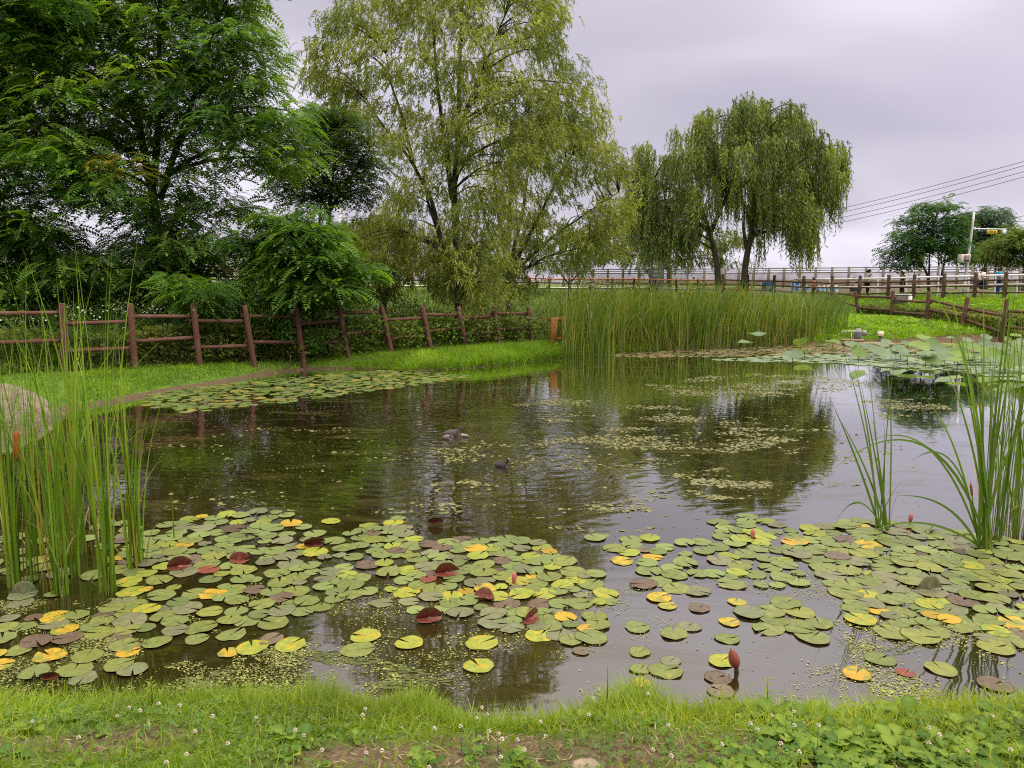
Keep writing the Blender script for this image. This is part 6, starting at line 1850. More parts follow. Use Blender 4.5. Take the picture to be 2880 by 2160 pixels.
# --- lily pads
def padmat(name, stops, spot=None, rough=.44, vein=.10, edge=None):
    m, nt, out = mat_new(name)
    tc = N(nt, "ShaderNodeTexCoord"); oi = N(nt, "ShaderNodeObjectInfo")
    off = N(nt, "ShaderNodeVectorMath", {0: (7.3, 3.1, 0), "Scale": oi.outputs["Random"]}, operation="SCALE")
    of2 = N(nt, "ShaderNodeVectorMath", {0: off.outputs[0], "Scale": 9.0}, operation="SCALE")
    vec = N(nt, "ShaderNodeVectorMath", {0: tc.outputs["Object"], 1: of2.outputs[0]}, operation="ADD")
    base = ramp(nt, oi.outputs["Random"], stops)
    n1 = pos_noise(nt, 2.2, 3, vec=vec.outputs[0])
    v1 = N(nt, "ShaderNodeMapRange", {"Value": n1.outputs["Fac"], "From Min": .3, "From Max": .7, "To Min": .82, "To Max": 1.18})
    hs = N(nt, "ShaderNodeHueSaturation", {"Color": base.outputs[0], "Value": v1.outputs[0]})
    col = hs.outputs[0]
    sx_ = N(nt, "ShaderNodeSeparateXYZ", {0: tc.outputs["Object"]})
    ang = N(nt, "ShaderNodeMath", {0: sx_.outputs[1], 1: sx_.outputs[0]}, operation="ARCTAN2")
    vs = N(nt, "ShaderNodeMath", {0: ang.outputs[0], 1: 11.0}, operation="MULTIPLY")
    vs2 = N(nt, "ShaderNodeMath", {0: vs.outputs[0]}, operation="COSINE")
    vv = N(nt, "ShaderNodeMapRange", {"Value": vs2.outputs[0], "From Min": .86, "From Max": 1.0, "To Min": 0, "To Max": vein})
    mv = N(nt, "ShaderNodeMix", {"Factor": vv.outputs[0], "A": col, "B": (.22, .26, .08, 1)}, data_type="RGBA"); col = mv.outputs["Result"]
    if spot:
        for sc, lo, hi_, c in spot:
            ns = pos_noise(nt, sc, 3, vec=vec.outputs[0])
            f = N(nt, "ShaderNodeMapRange", {"Value": ns.outputs["Fac"], "From Min": lo, "From Max": hi_})
            mv = N(nt, "ShaderNodeMix", {"Factor": f.outputs[0], "A": col, "B": (*c, 1)}, data_type="RGBA"); col = mv.outputs["Result"]
    # ragged brown rot creeping in from the rim
    ln = N(nt, "ShaderNodeVectorMath", {0: tc.outputs["Object"]}, operation="LENGTH")
    nr_ = pos_noise(nt, 3.4, 4, vec=vec.outputs[0], rough=.65)
    ra = N(nt, "ShaderNodeMath", {0: nr_.outputs["Fac"], 1: .9, 2: ln.outputs["Value"]}, operation="MULTIPLY_ADD")
    f = N(nt, "ShaderNodeMapRange", {"Value": ra.outputs[0], "From Min": 1.46, "From Max": 1.58, "To Max": .85})
    mv = N(nt, "ShaderNodeMix", {"Factor": f.outputs[0], "A": col, "B": (.10, .065, .026, 1)}, data_type="RGBA"); col = mv.outputs["Result"]
    # specks of duckweed and dirt on top
    ns = N(nt, "ShaderNodeTexVoronoi", {"Vector": vec.outputs[0], "Scale": 11.0})
    f = N(nt, "ShaderNodeMapRange", {"Value": ns.outputs["Distance"], "From Min": .07, "From Max": .10, "To Min": .55, "To Max": 0.0})
    mv = N(nt, "ShaderNodeMix", {"Factor": f.outputs[0], "A": col, "B": (.20, .22, .06, 1)}, data_type="RGBA"); col = mv.outputs["Result"]
    bp_ = N(nt, "ShaderNodeBump", {"Height": n1.outputs["Fac"], "Strength": .25, "Distance": .02})
    p_ = N(nt, "ShaderNodeBsdfPrincipled", {"Base Color": col, "Roughness": rough, "Specular IOR Level": .32, "Normal": bp_.outputs[0]})
    nt.links.new(p_.outputs[0], out.inputs[0])
    return m
PM = {
 "green": padmat("pad_green", [(0, (.088, .112, .026)), (.35, (.122, .142, .032)), (.7, (.105, .130, .040)), (1, (.150, .162, .030))], [(1.3, .62, .74, (.18, .17, .03)), (3.6, .66, .74, (.075, .06, .025))]),
 "dull": padmat("pad_dull", [(0, (.095, .105, .055)), (.5, (.12, .12, .065)), (1, (.10, .12, .06))], [(2.0, .6, .7, (.14, .10, .05))]),
 "lime": padmat("pad_lime", [(0, (.17, .20, .026)), (.5, (.20, .215, .024)), (1, (.145, .19, .026))], [(1.6, .52, .62, (.28, .22, .015)), (5.0, .66, .72, (.12, .06, .02))]),
 "yellow": padmat("pad_yellow", [(0, (.30, .235, .018)), (.5, (.33, .20, .014)), (1, (.22, .22, .025))], [(1.3, .50, .60, (.15, .17, .03)), (1.9, .58, .70, (.33, .12, .014)), (4.5, .62, .70, (.14, .05, .015))]),
 "brown": padmat("pad_brown", [(0, (.095, .070, .050)), (.5, (.080, .050, .038)), (1, (.12, .10, .06))], [(1.7, .6, .7, (.05, .03, .02))]),
 "red": padmat("pad_red", [(0, (.115, .028, .024)), (.5, (.15, .032, .022)), (1, (.085, .026, .024))], [(1.7, .6, .72, (.26, .09, .02))]),
}
def pad_mesh(kind, seed, fold=None):
    q = np.random.default_rng(seed)
    nseg, nr = 40, 5
    notch = .05 + .13 * q.random()
    curl = .018 + .07 * q.random() ** 2
    ang = np.linspace(notch, 2 * math.pi - notch, nseg)
    rr = np.array([.04, .35, .65, .9, 1.0])
    ph = q.random(6) * 6.28
    rim = 1 + .035 * np.sin(ang * 3 + ph[0]) + .02 * np.sin(ang * 7 + ph[1]) + .05 * np.cos(ang * 2 + ph[2])
    lob = np.exp(-((ang - notch) / .22) ** 2) + np.exp(-((2 * math.pi - notch - ang) / .22) ** 2)
    V = []
    for k_, R_ in enumerate(rr):
        a_ = ang + 0
        rad = R_ * rim * (1 + .05 * lob * R_)
        z = .006 + curl * R_ ** 3 * (np.sin(a_ * 2 + ph[3]) * .5 + np.sin(a_ * 5 + ph[4]) * .35) + .010 * R_ ** 4
        V.append(np.stack([rad * np.cos(a_), rad * np.sin(a_), z * 1.0], 1))
    V = np.concatenate(V)
    Q_ = [(k_ * nseg + j_, (k_ + 1) * nseg + j_, (k_ + 1) * nseg + j_ + 1, k_ * nseg + j_ + 1) for k_ in range(nr - 1) for j_ in range(nseg - 1)]
    if fold:                                     # part of the leaf bent up along a line
        axis_y, bend = fold
        d = V[:, 1] - axis_y
        m_ = d > 0
        th = np.minimum(d / .25, 1) * bend
        V[m_, 2] += np.sin(th[m_]) * d[m_]; V[m_, 1] = axis_y + np.cos(th[m_]) * d[m_]
    n = len(V)
    rimi = [(nr - 1) * nseg + j_ for j_ in range(nseg)]
    under = V - np.array((0, 0, .012))
    ac = Acc(); ac.add(np.concatenate([V, under]), Q_ + [(b_ + n, c_ + n, d_ + n, a_ + n)[::-1] for a_, b_, c_, d_ in Q_] + [(rimi[j_], rimi[j_] + n, rimi[j_ + 1] + n, rimi[j_ + 1]) for j_ in range(nseg - 1)], None, (.1, .15, .03))
    return ac.build("lily_pad", PM[kind], smooth=True)
PADS = {}
for kd, n_ in (("green", 6), ("dull", 3), ("lime", 4), ("yellow", 4), ("brown", 3), ("red", 2)):
    PADS[kd] = [pad_mesh(kd, 200 + 17 * k_ + len(kd)) for k_ in range(n_)]
PADS["redfold"] = [pad_mesh("red", 301, (-.2, 1.9)), pad_mesh("red", 302, (.0, 1.5)), pad_mesh("red", 303, (-.35, 2.3))]
PADS["greenfold"] = [pad_mesh("green", 311, (.25, 1.1)), pad_mesh("dull", 312, (.1, 1.5))]
USED = set()
LOOK = {"green": "flat green lily pad", "dull": "dull greyish olive lily pad", "lime": "yellowish lime green lily pad", "yellow": "yellow and orange dying lily pad", "brown": "brown withered lily pad", "red": "flat dark red lily pad",
        "redfold": "dark red lily pad curled up out of the water", "greenfold": "lily pad with one edge standing up"}
def put_pad(kind, x, y, rad, rz, zone, tilt=(0, 0), z=0.004, label=None):
    src = PADS[kind][r.integers(len(PADS[kind]))]
    if src.name in USED:
        o = src.copy(); COL.objects.link(o)
    else:
        USED.add(src.name); o = src
    o.location = (x, y, z); o.scale = (rad, rad, rad); o.rotation_euler = (tilt[0], tilt[1], rz)
    if label: tag(o, label, "lily pad")
    else: tag(o, LOOK[kind] + " " + zone, "lily pad", LOOK[kind].replace("lily pad", "lily pads") + " " + zone)
    return o
def poly_px(pts): return [gz(a * S, b * S, 0)[:2] for a, b in pts]
ZONES = [
 ("in the dense raft at the left centre", [(300, 1150), (470, 1105), (620, 1105), (700, 1160), (780, 1190), (960, 1200), (1010, 1240), (1010, 1330), (900, 1330), (760, 1290), (640, 1330), (500, 1380), (330, 1390), (240, 1330), (260, 1220)], 185, (.074, .106),
  {"green": .64, "lime": .15, "yellow": .07, "dull": .14, "brown": .03}),
 ("in the middle of the near pond", [(740, 1150), (860, 1120), (900, 1170), (1010, 1170), (1140, 1160), (1230, 1215), (1290, 1240), (1320, 1300), (1310, 1380), (1180, 1390), (1000, 1330), (1000, 1240), (800, 1200)], 115, (.074, .104),
  {"green": .56, "lime": .18, "yellow": .09, "dull": .13, "brown": .04}),
 ("in the right hand raft", [(1730, 1145), (1900, 1120), (2000, 1140), (2212, 1170), (2300, 1200), (2300, 1420), (2150, 1400), (2050, 1370), (1950, 1390), (1840, 1330), (1780, 1240), (1700, 1190)], 175, (.086, .116),
  {"green": .70, "dull": .14, "lime": .06, "brown": .055, "yellow": .04, "greenfold": .01}),
 ("in the scattered group right of the centre", [(1270, 1150), (1490, 1170), (1560, 1120), (1690, 1110), (1690, 1180), (1720, 1240), (1690, 1275), (1520, 1275), (1400, 1300), (1330, 1240)], 46, (.078, .106),
  {"green": .66, "lime": .16, "yellow": .06, "dull": .10, "brown": .02}),
 ("in the small cluster at the lower right", [(1612, 1322), (1700, 1298), (1772, 1345), (1760, 1378), (1690, 1376), (1620, 1358)], 9, (.090, .118), {"green": .8, "dull": .2}),
 ("between the scattered group and the right hand raft", [(1500, 1180), (1560, 1130), (1760, 1150), (1740, 1260), (1560, 1280)], 20, (.080, .108), {"green": .6, "lime": .2, "yellow": .08, "dull": .12}),
 ("among the left cattail stems", [(-40, 1180), (120, 1120), (300, 1130), (280, 1220), (250, 1330), (120, 1330), (-40, 1320)], 34, (.076, .104), {"green": .7, "dull": .2, "brown": .05, "yellow": .05}),
 ("in the weedy water at the bottom left", [(-40, 1330), (200, 1320), (330, 1390), (330, 1470), (140, 1470), (-40, 1460)], 26, (.072, .096), {"green": .62, "dull": .2, "yellow": .08, "brown": .1}),
]
placed = []
def free(x, y, rd, f=.80):
    for a_, b_, c_ in placed:
        if (a_ - x) ** 2 + (b_ - y) ** 2 < ((c_ + rd) * f) ** 2: return False
    return True
# the ones that can be told apart, first: kind, px, py (shown), radius, rotation, label
SPECIAL = [
 ("redfold", 680, 1176, .10, 0.2, "large dark red lily pad curled into a dome at the back of the left raft"),
 ("redfold", 388, 1226, .10, .4, "brownish red curled pad beside the right end of the left cattails"),
 ("redfold", 518, 1213, .085, .3, "small red half curled pad between the two big dark red ones of the left raft"),
 ("red", 450, 1232, .10, 1.0, "flat maroon pad touching the brownish red curled one near the left cattails"),
 ("redfold", 965, 1240, .10, .1, "bright scarlet pad rim standing up at the middle of the near pond"),
 ("red", 925, 1252, .075, 2.0, "small pinkish red pad left of the scarlet upright one"),
 ("redfold", 926, 1338, .095, .2, "crimson curled pad in the lower middle between green pads"),
 ("redfold", 1045, 1300, .08, 2.9, "thin red rolled pad edge at the lower middle of the near pond"),
 ("brown", 1165, 1306, .10, .5, "big raised brown pad at the lower middle, above the yellow ones"),
 ("redfold", 1140, 1340, .085, .9, "dark brown red pad standing up right of the crimson one"),
 ("brown", 998, 1168, .115, .2, "wide grey brown pad alone at the back of the middle pads"),
 ("brown", 1085, 1212, .09, 1.2, "grey brown notched pad just behind the middle group of green pads"),
 ("redfold", 942, 1130, .08, .0, "small dark red curled pad furthest back in open water"),
 ("brown", 1388, 1188, .08, .3, "cupped brown pad among the scattered group right of the centre"),
 ("brown", 1510, 1315, .085, .8, "round purplish brown pad floating alone at the right of the centre"),
 ("brown", 1550, 1466, .085, .4, "upper of two overlapping brown pads beside the upright bud shaped leaf"),
 ("brown", 1557, 1494, .085, 2.4, "lower of two overlapping brown pads beside the upright bud shaped leaf"),
 ("yellow", 1575, 1345, .078, .4, "bright yellow orange pad alone in the open water of the lower right"),
 ("yellow", 1850, 1457, .092, .9, "bright yellow ragged pad alone near the bottom right"),
 ("yellow", 1442, 1310, .075, .3, "pale yellow pad alone right of the middle group"),
 ("yellow", 1592, 1302, .075, 1.3, "yellow pad touching a dull one above the lone yellow orange pad"),
 ("yellow", 1385, 1476, .06, .9, "small torn orange pad at the bottom centre right"),
 ("lime", 1034, 1440, .10, 2.1, "yellow green pad nearest the bottom at the centre"),
 ("lime", 1040, 1390, .115, .6, "bright yellow green pad above the one nearest the bottom centre"),
 ("lime", 884, 1390, .10, 2.6, "bright green pad left of the bright yellow green pair at the bottom centre"),
 ("lime", 790, 1375, .11, 3.0, "yellowish pad, upper of a pair at the bottom left of the centre"),
 ("green", 772, 1405, .115, .2, "large pale green pad, lower of a pair at the bottom left of the centre"),
 ("lime", 628, 1394, .11, 1.1, "yellow half of an overlapping pair at the bottom left"),
 ("lime", 545, 1400, .11, 2.0, "yellow green pad with an orange rim at the bottom left"),
 ("yellow", 492, 1412, .07, 2.0, "ragged orange yellow pad at the bottom left beside a dark red one"),
 ("brown", 585, 1382, .09, 1.0, "grey notched pad overlapping the yellow one at the bottom left"),
 ("green", 425, 1382, .085, .5, "round mid green pad alone in dark water at the bottom left"),
 ("yellow", 277, 1410, .08, .6, "orange pad rim under a green pad near the bottom left edge"),
 ("green", 1376, 1356, .095, .3, "round green pad in open water right of the middle group"),
 ("green", 1455, 1370, .10, 1.4, "large green pad, left of a pair in the open water at the lower right"),
 ("dull", 1487, 1355, .09, .9, "dull green pad, right of a pair in the open water at the lower right"),
 ("green", 1571, 1381, .085, .2, "smaller green pad below the bright yellow orange one at the lower right"),
 ("green", 1438, 1450, .11, .3, "big green pad at the bottom right of the centre, touching a grey one"),
 ("green", 1383, 1446, .07, .8, "small green pad left of the big one at the bottom right of the centre"),
 ("dull", 1448, 1430, .07, .8, "small grey green pad behind the big green one at the bottom right of the centre"),
 ("green", 1382, 1410, .075, .8, "small yellowish green pad in open water at the lower centre right"),
 ("lime", 1560, 1429, .095, .7, "lime pad right behind the upright bud shaped leaf"),
 ("green", 1900, 1425, .10, .5, "oval green pad alone in open water at the lower right"),
 ("green", 2032, 1446, .10, 1.6, "oval green pad nearest the bottom right"),
 ("brown", 1254, 1408, .06, .4, "small dark folded pad in the reflection at the bottom centre"),
 ("red", 1955, 1455, .06, .4, "small pale red sunken pad between two yellow ones at the bottom right"),
 ("brown", 2148, 1480, .10, .4, "large dark brown cupped pad near the bottom right corner"),
 ("lime", 715, 1127, .10, .4, "yellow pad furthest back at the top of the left raft"),
 ("lime", 850, 1130, .11, 1.4, "orange yellow pad at the very back of the middle pads"),
 ("redfold", 112, 1463, .06, .2, "small dark red curled pad low at the bottom left edge"),
 ("yellow", 118, 1334, .11, .8, "orange streaked pad in the duckweed near the left cattails"),
 ("lime", 283, 1280, .11, .8, "bright lime yellow pad at the foot of the tall narrow cattail clump"),
 ("greenfold", 50, 1288, .11, .3, "dark green pad tilted up at the foot of the leftmost cattails"),
 ("greenfold", 2010, 1280, .13, .2, "dark olive pad standing up in the right hand raft"),
]
for kd, a_, b_, rd, rz, lb in SPECIAL:
    x, y, _ = gz(a_ * S, b_ * S, 0)
    rd *= .86
    put_pad(kd, x, y, rd, rz, "", z=.012 if "fold" in kd else .007, label=lb)
    placed.append((x, y, rd * .92))
CAND = []
for zone, pts, n_, (r0, r1), mix in ZONES:
    poly = np.array(poly_px(pts))
    kinds = list(mix); pr_ = np.array([mix[k_] for k_ in kinds]); pr_ = pr_ / pr_.sum()
    got, tries = 0, 0
    a_, b_ = poly.min(0), poly.max(0)
    while got < n_ and tries < 9000:
        tries += 1
        c_ = a_ + r.random(2) * (b_ - a_)
        if not inpoly(c_[None], poly)[0]: continue
        rd = r0 + (r1 - r0) * r.random()
        if r.random() < .14: rd *= .66
        if not free(c_[0], c_[1], rd, .68 if zone.startswith("in the right") else .66): continue
        CAND.append((rd / c_[1], kinds[r.choice(len(kinds), p=pr_)], c_[0], c_[1], rd, zone))
        placed.append((c_[0], c_[1], rd)); got += 1
CAND.sort(key=lambda q_: -q_[0])
count = len(SPECIAL)
PTINT = {"green": (.12, .155, .045), "dull": (.11, .115, .06), "lime": (.17, .20, .026), "yellow": (.30, .20, .016), "brown": (.085, .055, .04), "red": (.17, .03, .025), "greenfold": (.12, .155, .045)}
rest = Acc()
for _, kd, x, y, rd, zone in CAND:
    rz, tl, zz_ = r.random() * 6.28, (r.normal() * .022, r.normal() * .022), .004 + .008 * r.random()
    if count < 299:
        put_pad(kd, x, y, rd, rz, zone, tl, zz_); count += 1
    else:
        me_ = PADS[kd][0].data
        v_ = np.zeros(len(me_.vertices) * 3, np.float32); me_.vertices.foreach_get("co", v_); v_ = v_.reshape(-1, 3) * rd
        c_, s_ = math.cos(rz), math.sin(rz)
        v_ = v_ @ np.array([(c_, s_, 0), (-s_, c_, 0), (0, 0, 1)])
        rest.add(v_ + (x, y, zz_), [tuple(p_.vertices) for p_ in me_.polygons], None, np.array(PTINT[kd]) * (.8 + .4 * r.random()))
tag(rest.build("smaller_lily_pads", M_FLOAT, smooth=True), "the many further lily pads that show smallest at the back of the rafts", "lily pads", kind="stuff")
print("PADS", count, len(CAND))

for L_ in PADS.values():
    for o_ in L_:
        if o_.name not in USED: bpy.data.objects.remove(o_)
# upright rolled leaf like a bud
q = gz(1590 * S, 1455 * S, 0)
root = empty("rolled_leaf", (q[0], q[1], 0)); tag(root, "upright rolled reddish brown lily leaf standing out of the water like a bud", "lily leaf")
t = np.linspace(0, 1, 10)[:, None]
ac = Acc(); tube(ac, np.array((.0, 0, .035)) + t * np.array((-.034, 0, .115)), np.array([.012, .022, .028, .031, .031, .029, .025, .019, .012, .004]), 12, (.24, .065, .045)); ac.build("blade", M_LOTUS, root, smooth=True)
ac = Acc(); tube(ac, [(.006, 0, -.1), (.003, 0, .0), (0, 0, .04)], [.012, .014, .012], 8, (.03, .022, .012)); ac.build("stem", M_REED, root)
# pink buds
for a_, b_, lb in [(1110, 1262, "small pink water lily bud between green pads at the middle of the near pond"), (1966, 1130, "small pink water lily bud beside the foot of the smaller right cattail clump"), (1625, 1165, "faded pink water lily bud in the group below the willow's reflection")]:
    q = gz(a_ * S, b_ * S, 0)
    ac = Acc(); tube(ac, [(0, 0, -.02), (0, 0, .02), (.003, 0, .045), (.004, 0, .07), (.004, 0, .085)], [.008, .016, .021, .014, .003], 10, (.45, .16, .16)); o = ac.build("lily_bud", M_LOTUS, smooth=True); o.location = (q[0], q[1], .01); tag(o, lb, "water lily bud")

# far rafts of pads too small to tell apart
def raft(name, polys, n, size, cols, label, f=.85, z=.004):
    ac = Acc()
    k = 12
    a_ = np.linspace(.15, 2 * math.pi - .15, k)
    tv = np.concatenate([[(0, 0, 0)], np.stack([np.cos(a_), np.sin(a_), .02 * np.sin(a_ * 3)], 1)])
    tt = np.array([(0, j_, j_ + 1) for j_ in range(1, k)])
    for poly in polys:
        poly = np.array(poly); m_ = int(n)
        p = rand_in(poly, m_, r)
        keep, grid = [], {}
        for x, y in p:
            g_ = (int(x / size), int(y / size)); ok = True
            for i_ in (-1, 0, 1):
                for j_ in (-1, 0, 1):
                    for (u, v) in grid.get((g_[0] + i_, g_[1] + j_), ()):
                        if (u - x) ** 2 + (v - y) ** 2 < (size * f) ** 2: ok = False
            if ok: keep.append((x, y)); grid.setdefault(g_, []).append((x, y))
        p = np.array(keep); m_ = len(p)
        scatter(ac, tv, None, tt, np.concatenate([p, z + .008 * r.random((m_, 1))], 1), spin(m_, r, .035), size * .55 * (.7 + .5 * r.random(m_)), blend(cols, r.random(m_)))
    o = ac.build(name, M_FLOAT); tag(o, label, "lily pads", kind="stuff"); return o
PC = [(.07, .11, .028), (.095, .14, .032), (.12, .16, .035), (.10, .115, .05), (.20, .17, .03)]
raft("left_pad_raft", [poly_px([(330, 850), (480, 830), (640, 815), (760, 803), (880, 800), (1010, 812), (960, 825), (800, 845), (700, 860), (520, 880), (400, 892), (310, 875)])], 2600, .20, PC, "dense raft of small lily pads along the left bank, too many to count", .80)
raft("shore_leaf_litter", [poly_px([(1290, 765), (1480, 752), (1640, 746), (1800, 742), (2212, 740), (2212, 760), (1900, 762), (1700, 768), (1500, 772), (1330, 772)])], 2600, .17,
     [(.10, .07, .035), (.14, .11, .05), (.18, .16, .07), (.11, .13, .05), (.16, .07, .035)], "brown and olive mat of dying leaves floating along the far shore", .6)
LP = [(.10, .155, .085), (.135, .19, .115), (.165, .22, .13)]
raft("floating_lotus_leaves", [poly_px([(1540, 778), (1640, 772), (1760, 768), (1900, 764), (2060, 768), (2212, 790), (2300, 800), (2300, 840), (2150, 815), (2060, 803), (1940, 795), (1800, 785), (1640, 784)])], 1400, .30, LP, "pale bluish lotus leaves lying flat on the far water at the right", .72, .012)

# --- raised lotus leaves
def lotus(seed, tilt):
    q = np.random.default_rng(seed)
    nseg = 28; rr = np.array([.03, .3, .6, .85, 1.0]); a_ = np.arange(nseg) / nseg * 2 * math.pi
    ph = q.random(4) * 6.28
    V = []
    for R_ in rr:
        z = -.10 + .20 * R_ ** 1.6 + R_ ** 3 * (.10 * np.sin(2 * a_ + ph[0]) + .06 * np.sin(3 * a_ + ph[1]) + .03 * np.sin(7 * a_ + ph[2]))
        rad = R_ * (1 + .04 * np.sin(5 * a_ + ph[3]))
        V.append(np.stack([rad * np.cos(a_), rad * np.sin(a_), z], 1))
    V = np.concatenate(V)
    V = V @ np.array(Matrix.Rotation(tilt, 3, "X")).T
    Q_ = [(k_ * nseg + j_, (k_ + 1) * nseg + j_, (k_ + 1) * nseg + (j_ + 1) % nseg, k_ * nseg + (j_ + 1) % nseg) for k_ in range(4) for j_ in range(nseg)]
    return V, np.array(Q_)
LT = [(1634, 722, .27, 0, "uppermost raised lotus leaf against the reeds, pale bluish green"), (1612, 740, .20, 0, "smaller lotus leaf just below left of the uppermost one against the reeds"), (1730, 738, .22, 0, "bluish lotus leaf tipped sideways right of the pair against the reeds"),
      (1712, 766, .25, 0, "large pale lotus leaf over the water, left of an overlapping pair"), (1738, 757, .25, 0, "large pale lotus leaf over the water, right of an overlapping pair"), (1776, 741, .2, 1, "yellow green lotus leaf left of the bent sedge stalk"), (1798, 738, .22, 1, "pale lotus leaf right under the pump slab's left end")]
for (a_, b_, rd) in [(1840, 745, .22), (1855, 760, .2), (1893, 756, .24), (1925, 762, .26), (1905, 745, .2), (1960, 768, .24), (1985, 748, .3), (1998, 730, .28), (2000, 765, .22), (2030, 756, .26), (2015, 742, .22), (2040, 770, .2), (2055, 746, .2),
                     (2075, 760, .27), (2100, 770, .24), (2068, 778, .22), (2110, 752, .22), (2128, 742, .2), (2140, 765, .26), (2160, 778, .22), (2165, 750, .24), (2185, 765, .3), (2200, 746, .22), (2205, 785, .26), (2215, 760, .24), (2180, 735, .18), (2130, 728, .18),
                     (1870, 748, .22), (1945, 756, .22), (2025, 764, .24), (2062, 766, .24), (2085, 748, .22), (2120, 774, .22), (2150, 756, .24), (2172, 782, .22), (2190, 752, .24), (2208, 738, .2), (1915, 738, .16), (2090, 735, .2), (2055, 730, .18), (1960, 742, .18), (2012, 780, .24), (2195, 725, .18)]:
    LT.append((a_, b_, rd, 1, None))
LG = [(.08, .145, .075), (.115, .18, .095), (.145, .21, .11)]
LY = [(.075, .15, .02), (.115, .20, .024), (.16, .245, .035), (.10, .16, .07)]
lz = ["yellow green cupped lotus leaf in the crowd at the right end of the far shore", "bluish green cupped lotus leaf in the crowd at the right end of the far shore"]
for k_, (a_, b_, rd, ky, lb) in enumerate(LT):
    zl = .10 + .22 * r.random() + (.35 if k_ < 2 else .1 if k_ < 5 else 0)
    q = gz(a_ * S, b_ * S, zl)
    if ky and r.random() < .4: ky = 2
    root = empty("lotus_leaf", (q[0], q[1], 0))
    V, Q_ = lotus(400 + k_, (-.45 if k_ in (0, 2) else 0) + r.normal() * .22 + (.38 if k_ > 6 else 0))
    col = blend(LG if ky in (0, 2) else LY, r.random(1))[0]
    rd *= 1.02
    ac = Acc(); ac.add(V * rd + (0, 0, q[2]), Q_, None, col); ac.build("leaf_blade", M_LOTUS, root, smooth=True)
    ac = Acc(); tube(ac, [(.02, .01, -.15), (.01, 0, q[2] * .5), (0, 0, q[2] - .10 * rd)], [.009, .008, .007], 6, (.09, .13, .04)); ac.build("leaf_stalk", M_REED, root)
    if lb: tag(root, lb, "lotus leaf")
    else: tag(root, lz[0] if ky == 1 else lz[1], "lotus leaf", "yellow green lotus leaves at the right" if ky == 1 else "bluish lotus leaves at the right")

# --- duckweed and small floating stuff
ac = Acc()
tv = np.array([(np.cos(t_), np.sin(t_), 0) for t_ in np.arange(5) * 2 * math.pi / 5]); tv = np.concatenate([tv, [(0, 0, .2)]])
tt = np.array([(5, j_, (j_ + 1) % 5) for j_ in range(5)])
def flecks(poly, n, s0, s1, cols, thr, ns, seed, gain=6.0, floor=0.0, ax=1.0):
    p = rand_in(np.array(poly), n, r)
    p = p[inpoly(p, POND)]
    f = fbm(p[:, 0] * ns * ax, p[:, 1] * ns, seed, 4)
    p = p[r.random(len(p)) < np.clip((f - thr) * gain, floor, 1)]
    m_ = len(p)
    scatter(ac, tv, None, tt, np.concatenate([p, .002 + .003 * r.random((m_, 1))], 1), spin(m_, r, .1), (s0 * .7 + (s1 - s0 * .7) * r.random(m_) ** 3), blend(cols, r.random(m_)))
DW = [(.10, .12, .025), (.16, .18, .04), (.24, .25, .07), (.30, .29, .11)]
OL = [(.075, .085, .022), (.115, .12, .032), (.16, .155, .05)]
flecks(poly_px([(-60, 1300), (330, 1290), (560, 1400), (760, 1380), (860, 1450), (900, 1530), (400, 1540), (-60, 1540)]), 30000, .004, .009, DW + OL, .44, 3.0, 3, 6)
flecks(poly_px([(600, 1200), (1250, 1250), (1300, 1400), (1100, 1500), (620, 1480), (500, 1300)]), 16000, .003, .008, DW, .52, 3.4, 5, 6, .03)
flecks(poly_px([(1250, 1280), (1750, 1230), (2300, 1250), (2300, 1540), (1250, 1540)]), 26000, .003, .0075, DW, .54, 2.2, 8, 6, .035)
flecks(poly_px([(1800, 1340), (2300, 1340), (2300, 1540), (1900, 1540)]), 12000, .004, .009, DW, .46, 2.4, 9, 6)
flecks(poly_px([(-60, 880), (700, 860), (1200, 780), (2212, 780), (2300, 1200), (1200, 1200), (-60, 1200)]), 26000, .004, .012, OL + [(.20, .19, .07)], .38, 1.3, 4, 3, .08, .5)
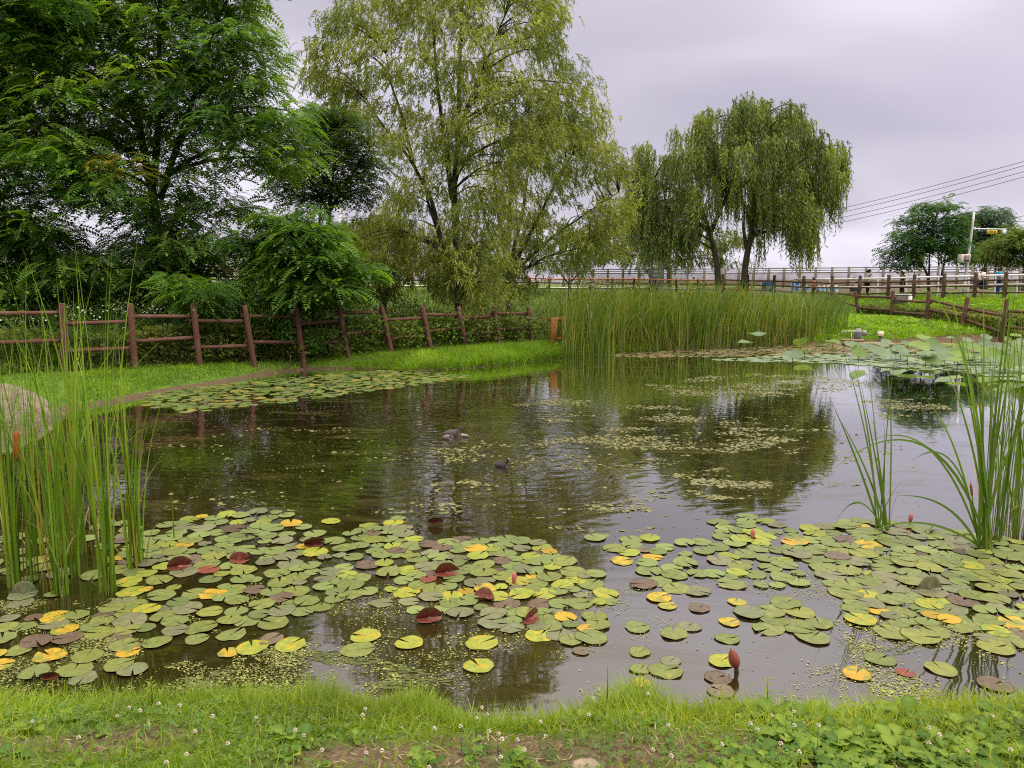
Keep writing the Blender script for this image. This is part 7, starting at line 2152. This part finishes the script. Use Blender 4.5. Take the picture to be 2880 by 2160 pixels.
# mid-pond mats of small round leaves
def grow(pts, k):
    p = np.array(pts, float); c = p.mean(0); return c + (p - c) * k
for pts, n, thr in [([(1150, 880), (1240, 868), (1420, 880), (1560, 905), (1480, 930), (1380, 940), (1230, 915)], 2600, .44), ([(1200, 955), (1300, 940), (1480, 950), (1660, 940), (1700, 955), (1500, 985), (1420, 1005), (1280, 990)], 2600, .44),
                    ([(1440, 832), (1560, 815), (1700, 812), (1830, 826), (1760, 850), (1600, 858), (1480, 850)], 3000, .42), ([(1470, 1030), (1560, 1018), (1650, 1045), (1640, 1068), (1540, 1075), (1480, 1050)], 1000, .44),
                    ([(940, 1048), (1010, 1040), (1060, 1050), (1030, 1068), (960, 1066)], 380, .42), ([(1880, 868), (2000, 862), (2040, 885), (1920, 902)], 800, .36), ([(1500, 905), (1660, 895), (1780, 925), (1700, 945), (1560, 935)], 1400, .45),
                    ([(300, 1000), (620, 930), (900, 960), (1000, 1090), (600, 1100), (330, 1080)], 1500, .56), ([(1000, 960), (1300, 1000), (1500, 1100), (1300, 1140), (1000, 1100)], 2200, .55), ([(1100, 1090), (1420, 1080), (1380, 1110), (1150, 1125)], 700, .50),
                    ([(1700, 960), (1900, 940), (1960, 1010), (1800, 1060)], 700, .50)]:
    flecks(poly_px(grow(pts, 1.25)), int(n * 2.2), .010, .034, [(.085, .09, .028), (.125, .125, .04), (.17, .16, .065), (.11, .125, .055)], thr + .05, 2.6, 6, 7, .02, .45)
tag(ac.build("duckweed", M_FLOAT), "duckweed specks and small floating leaves drifting over the pond", "duckweed", kind="stuff")
# filamentous algae mats near the bottom left
ac = Acc()
pl = np.array(poly_px([(380, 1420), (560, 1400), (760, 1410), (900, 1450), (1010, 1490), (1000, 1530), (600, 1540), (380, 1500)]))
p = rand_in(pl, 2600, r); f = fbm(p[:, 0] * 3.4, p[:, 1] * 4.2, 77); p = p[(f > .48) & inpoly(p, POND)]; m_ = len(p)
dd = np.stack([np.ones(m_), .25 * r.normal(size=m_), 0 * p[:, 0]], 1)
scatter(ac, diamond(1, .22, 0), np.array([(0, 1, 2, 3)]), None, np.concatenate([p, .001 + .002 * r.random((m_, 1))], 1), frames(dd), .03 + .05 * r.random(m_), blend([(.040, .052, .012), (.065, .08, .018), (.09, .10, .028)], r.random(m_)))
tag(ac.build("algae_mat", M_FLOAT), "stringy olive algae mat floating off the near bank", "algae", kind="stuff")
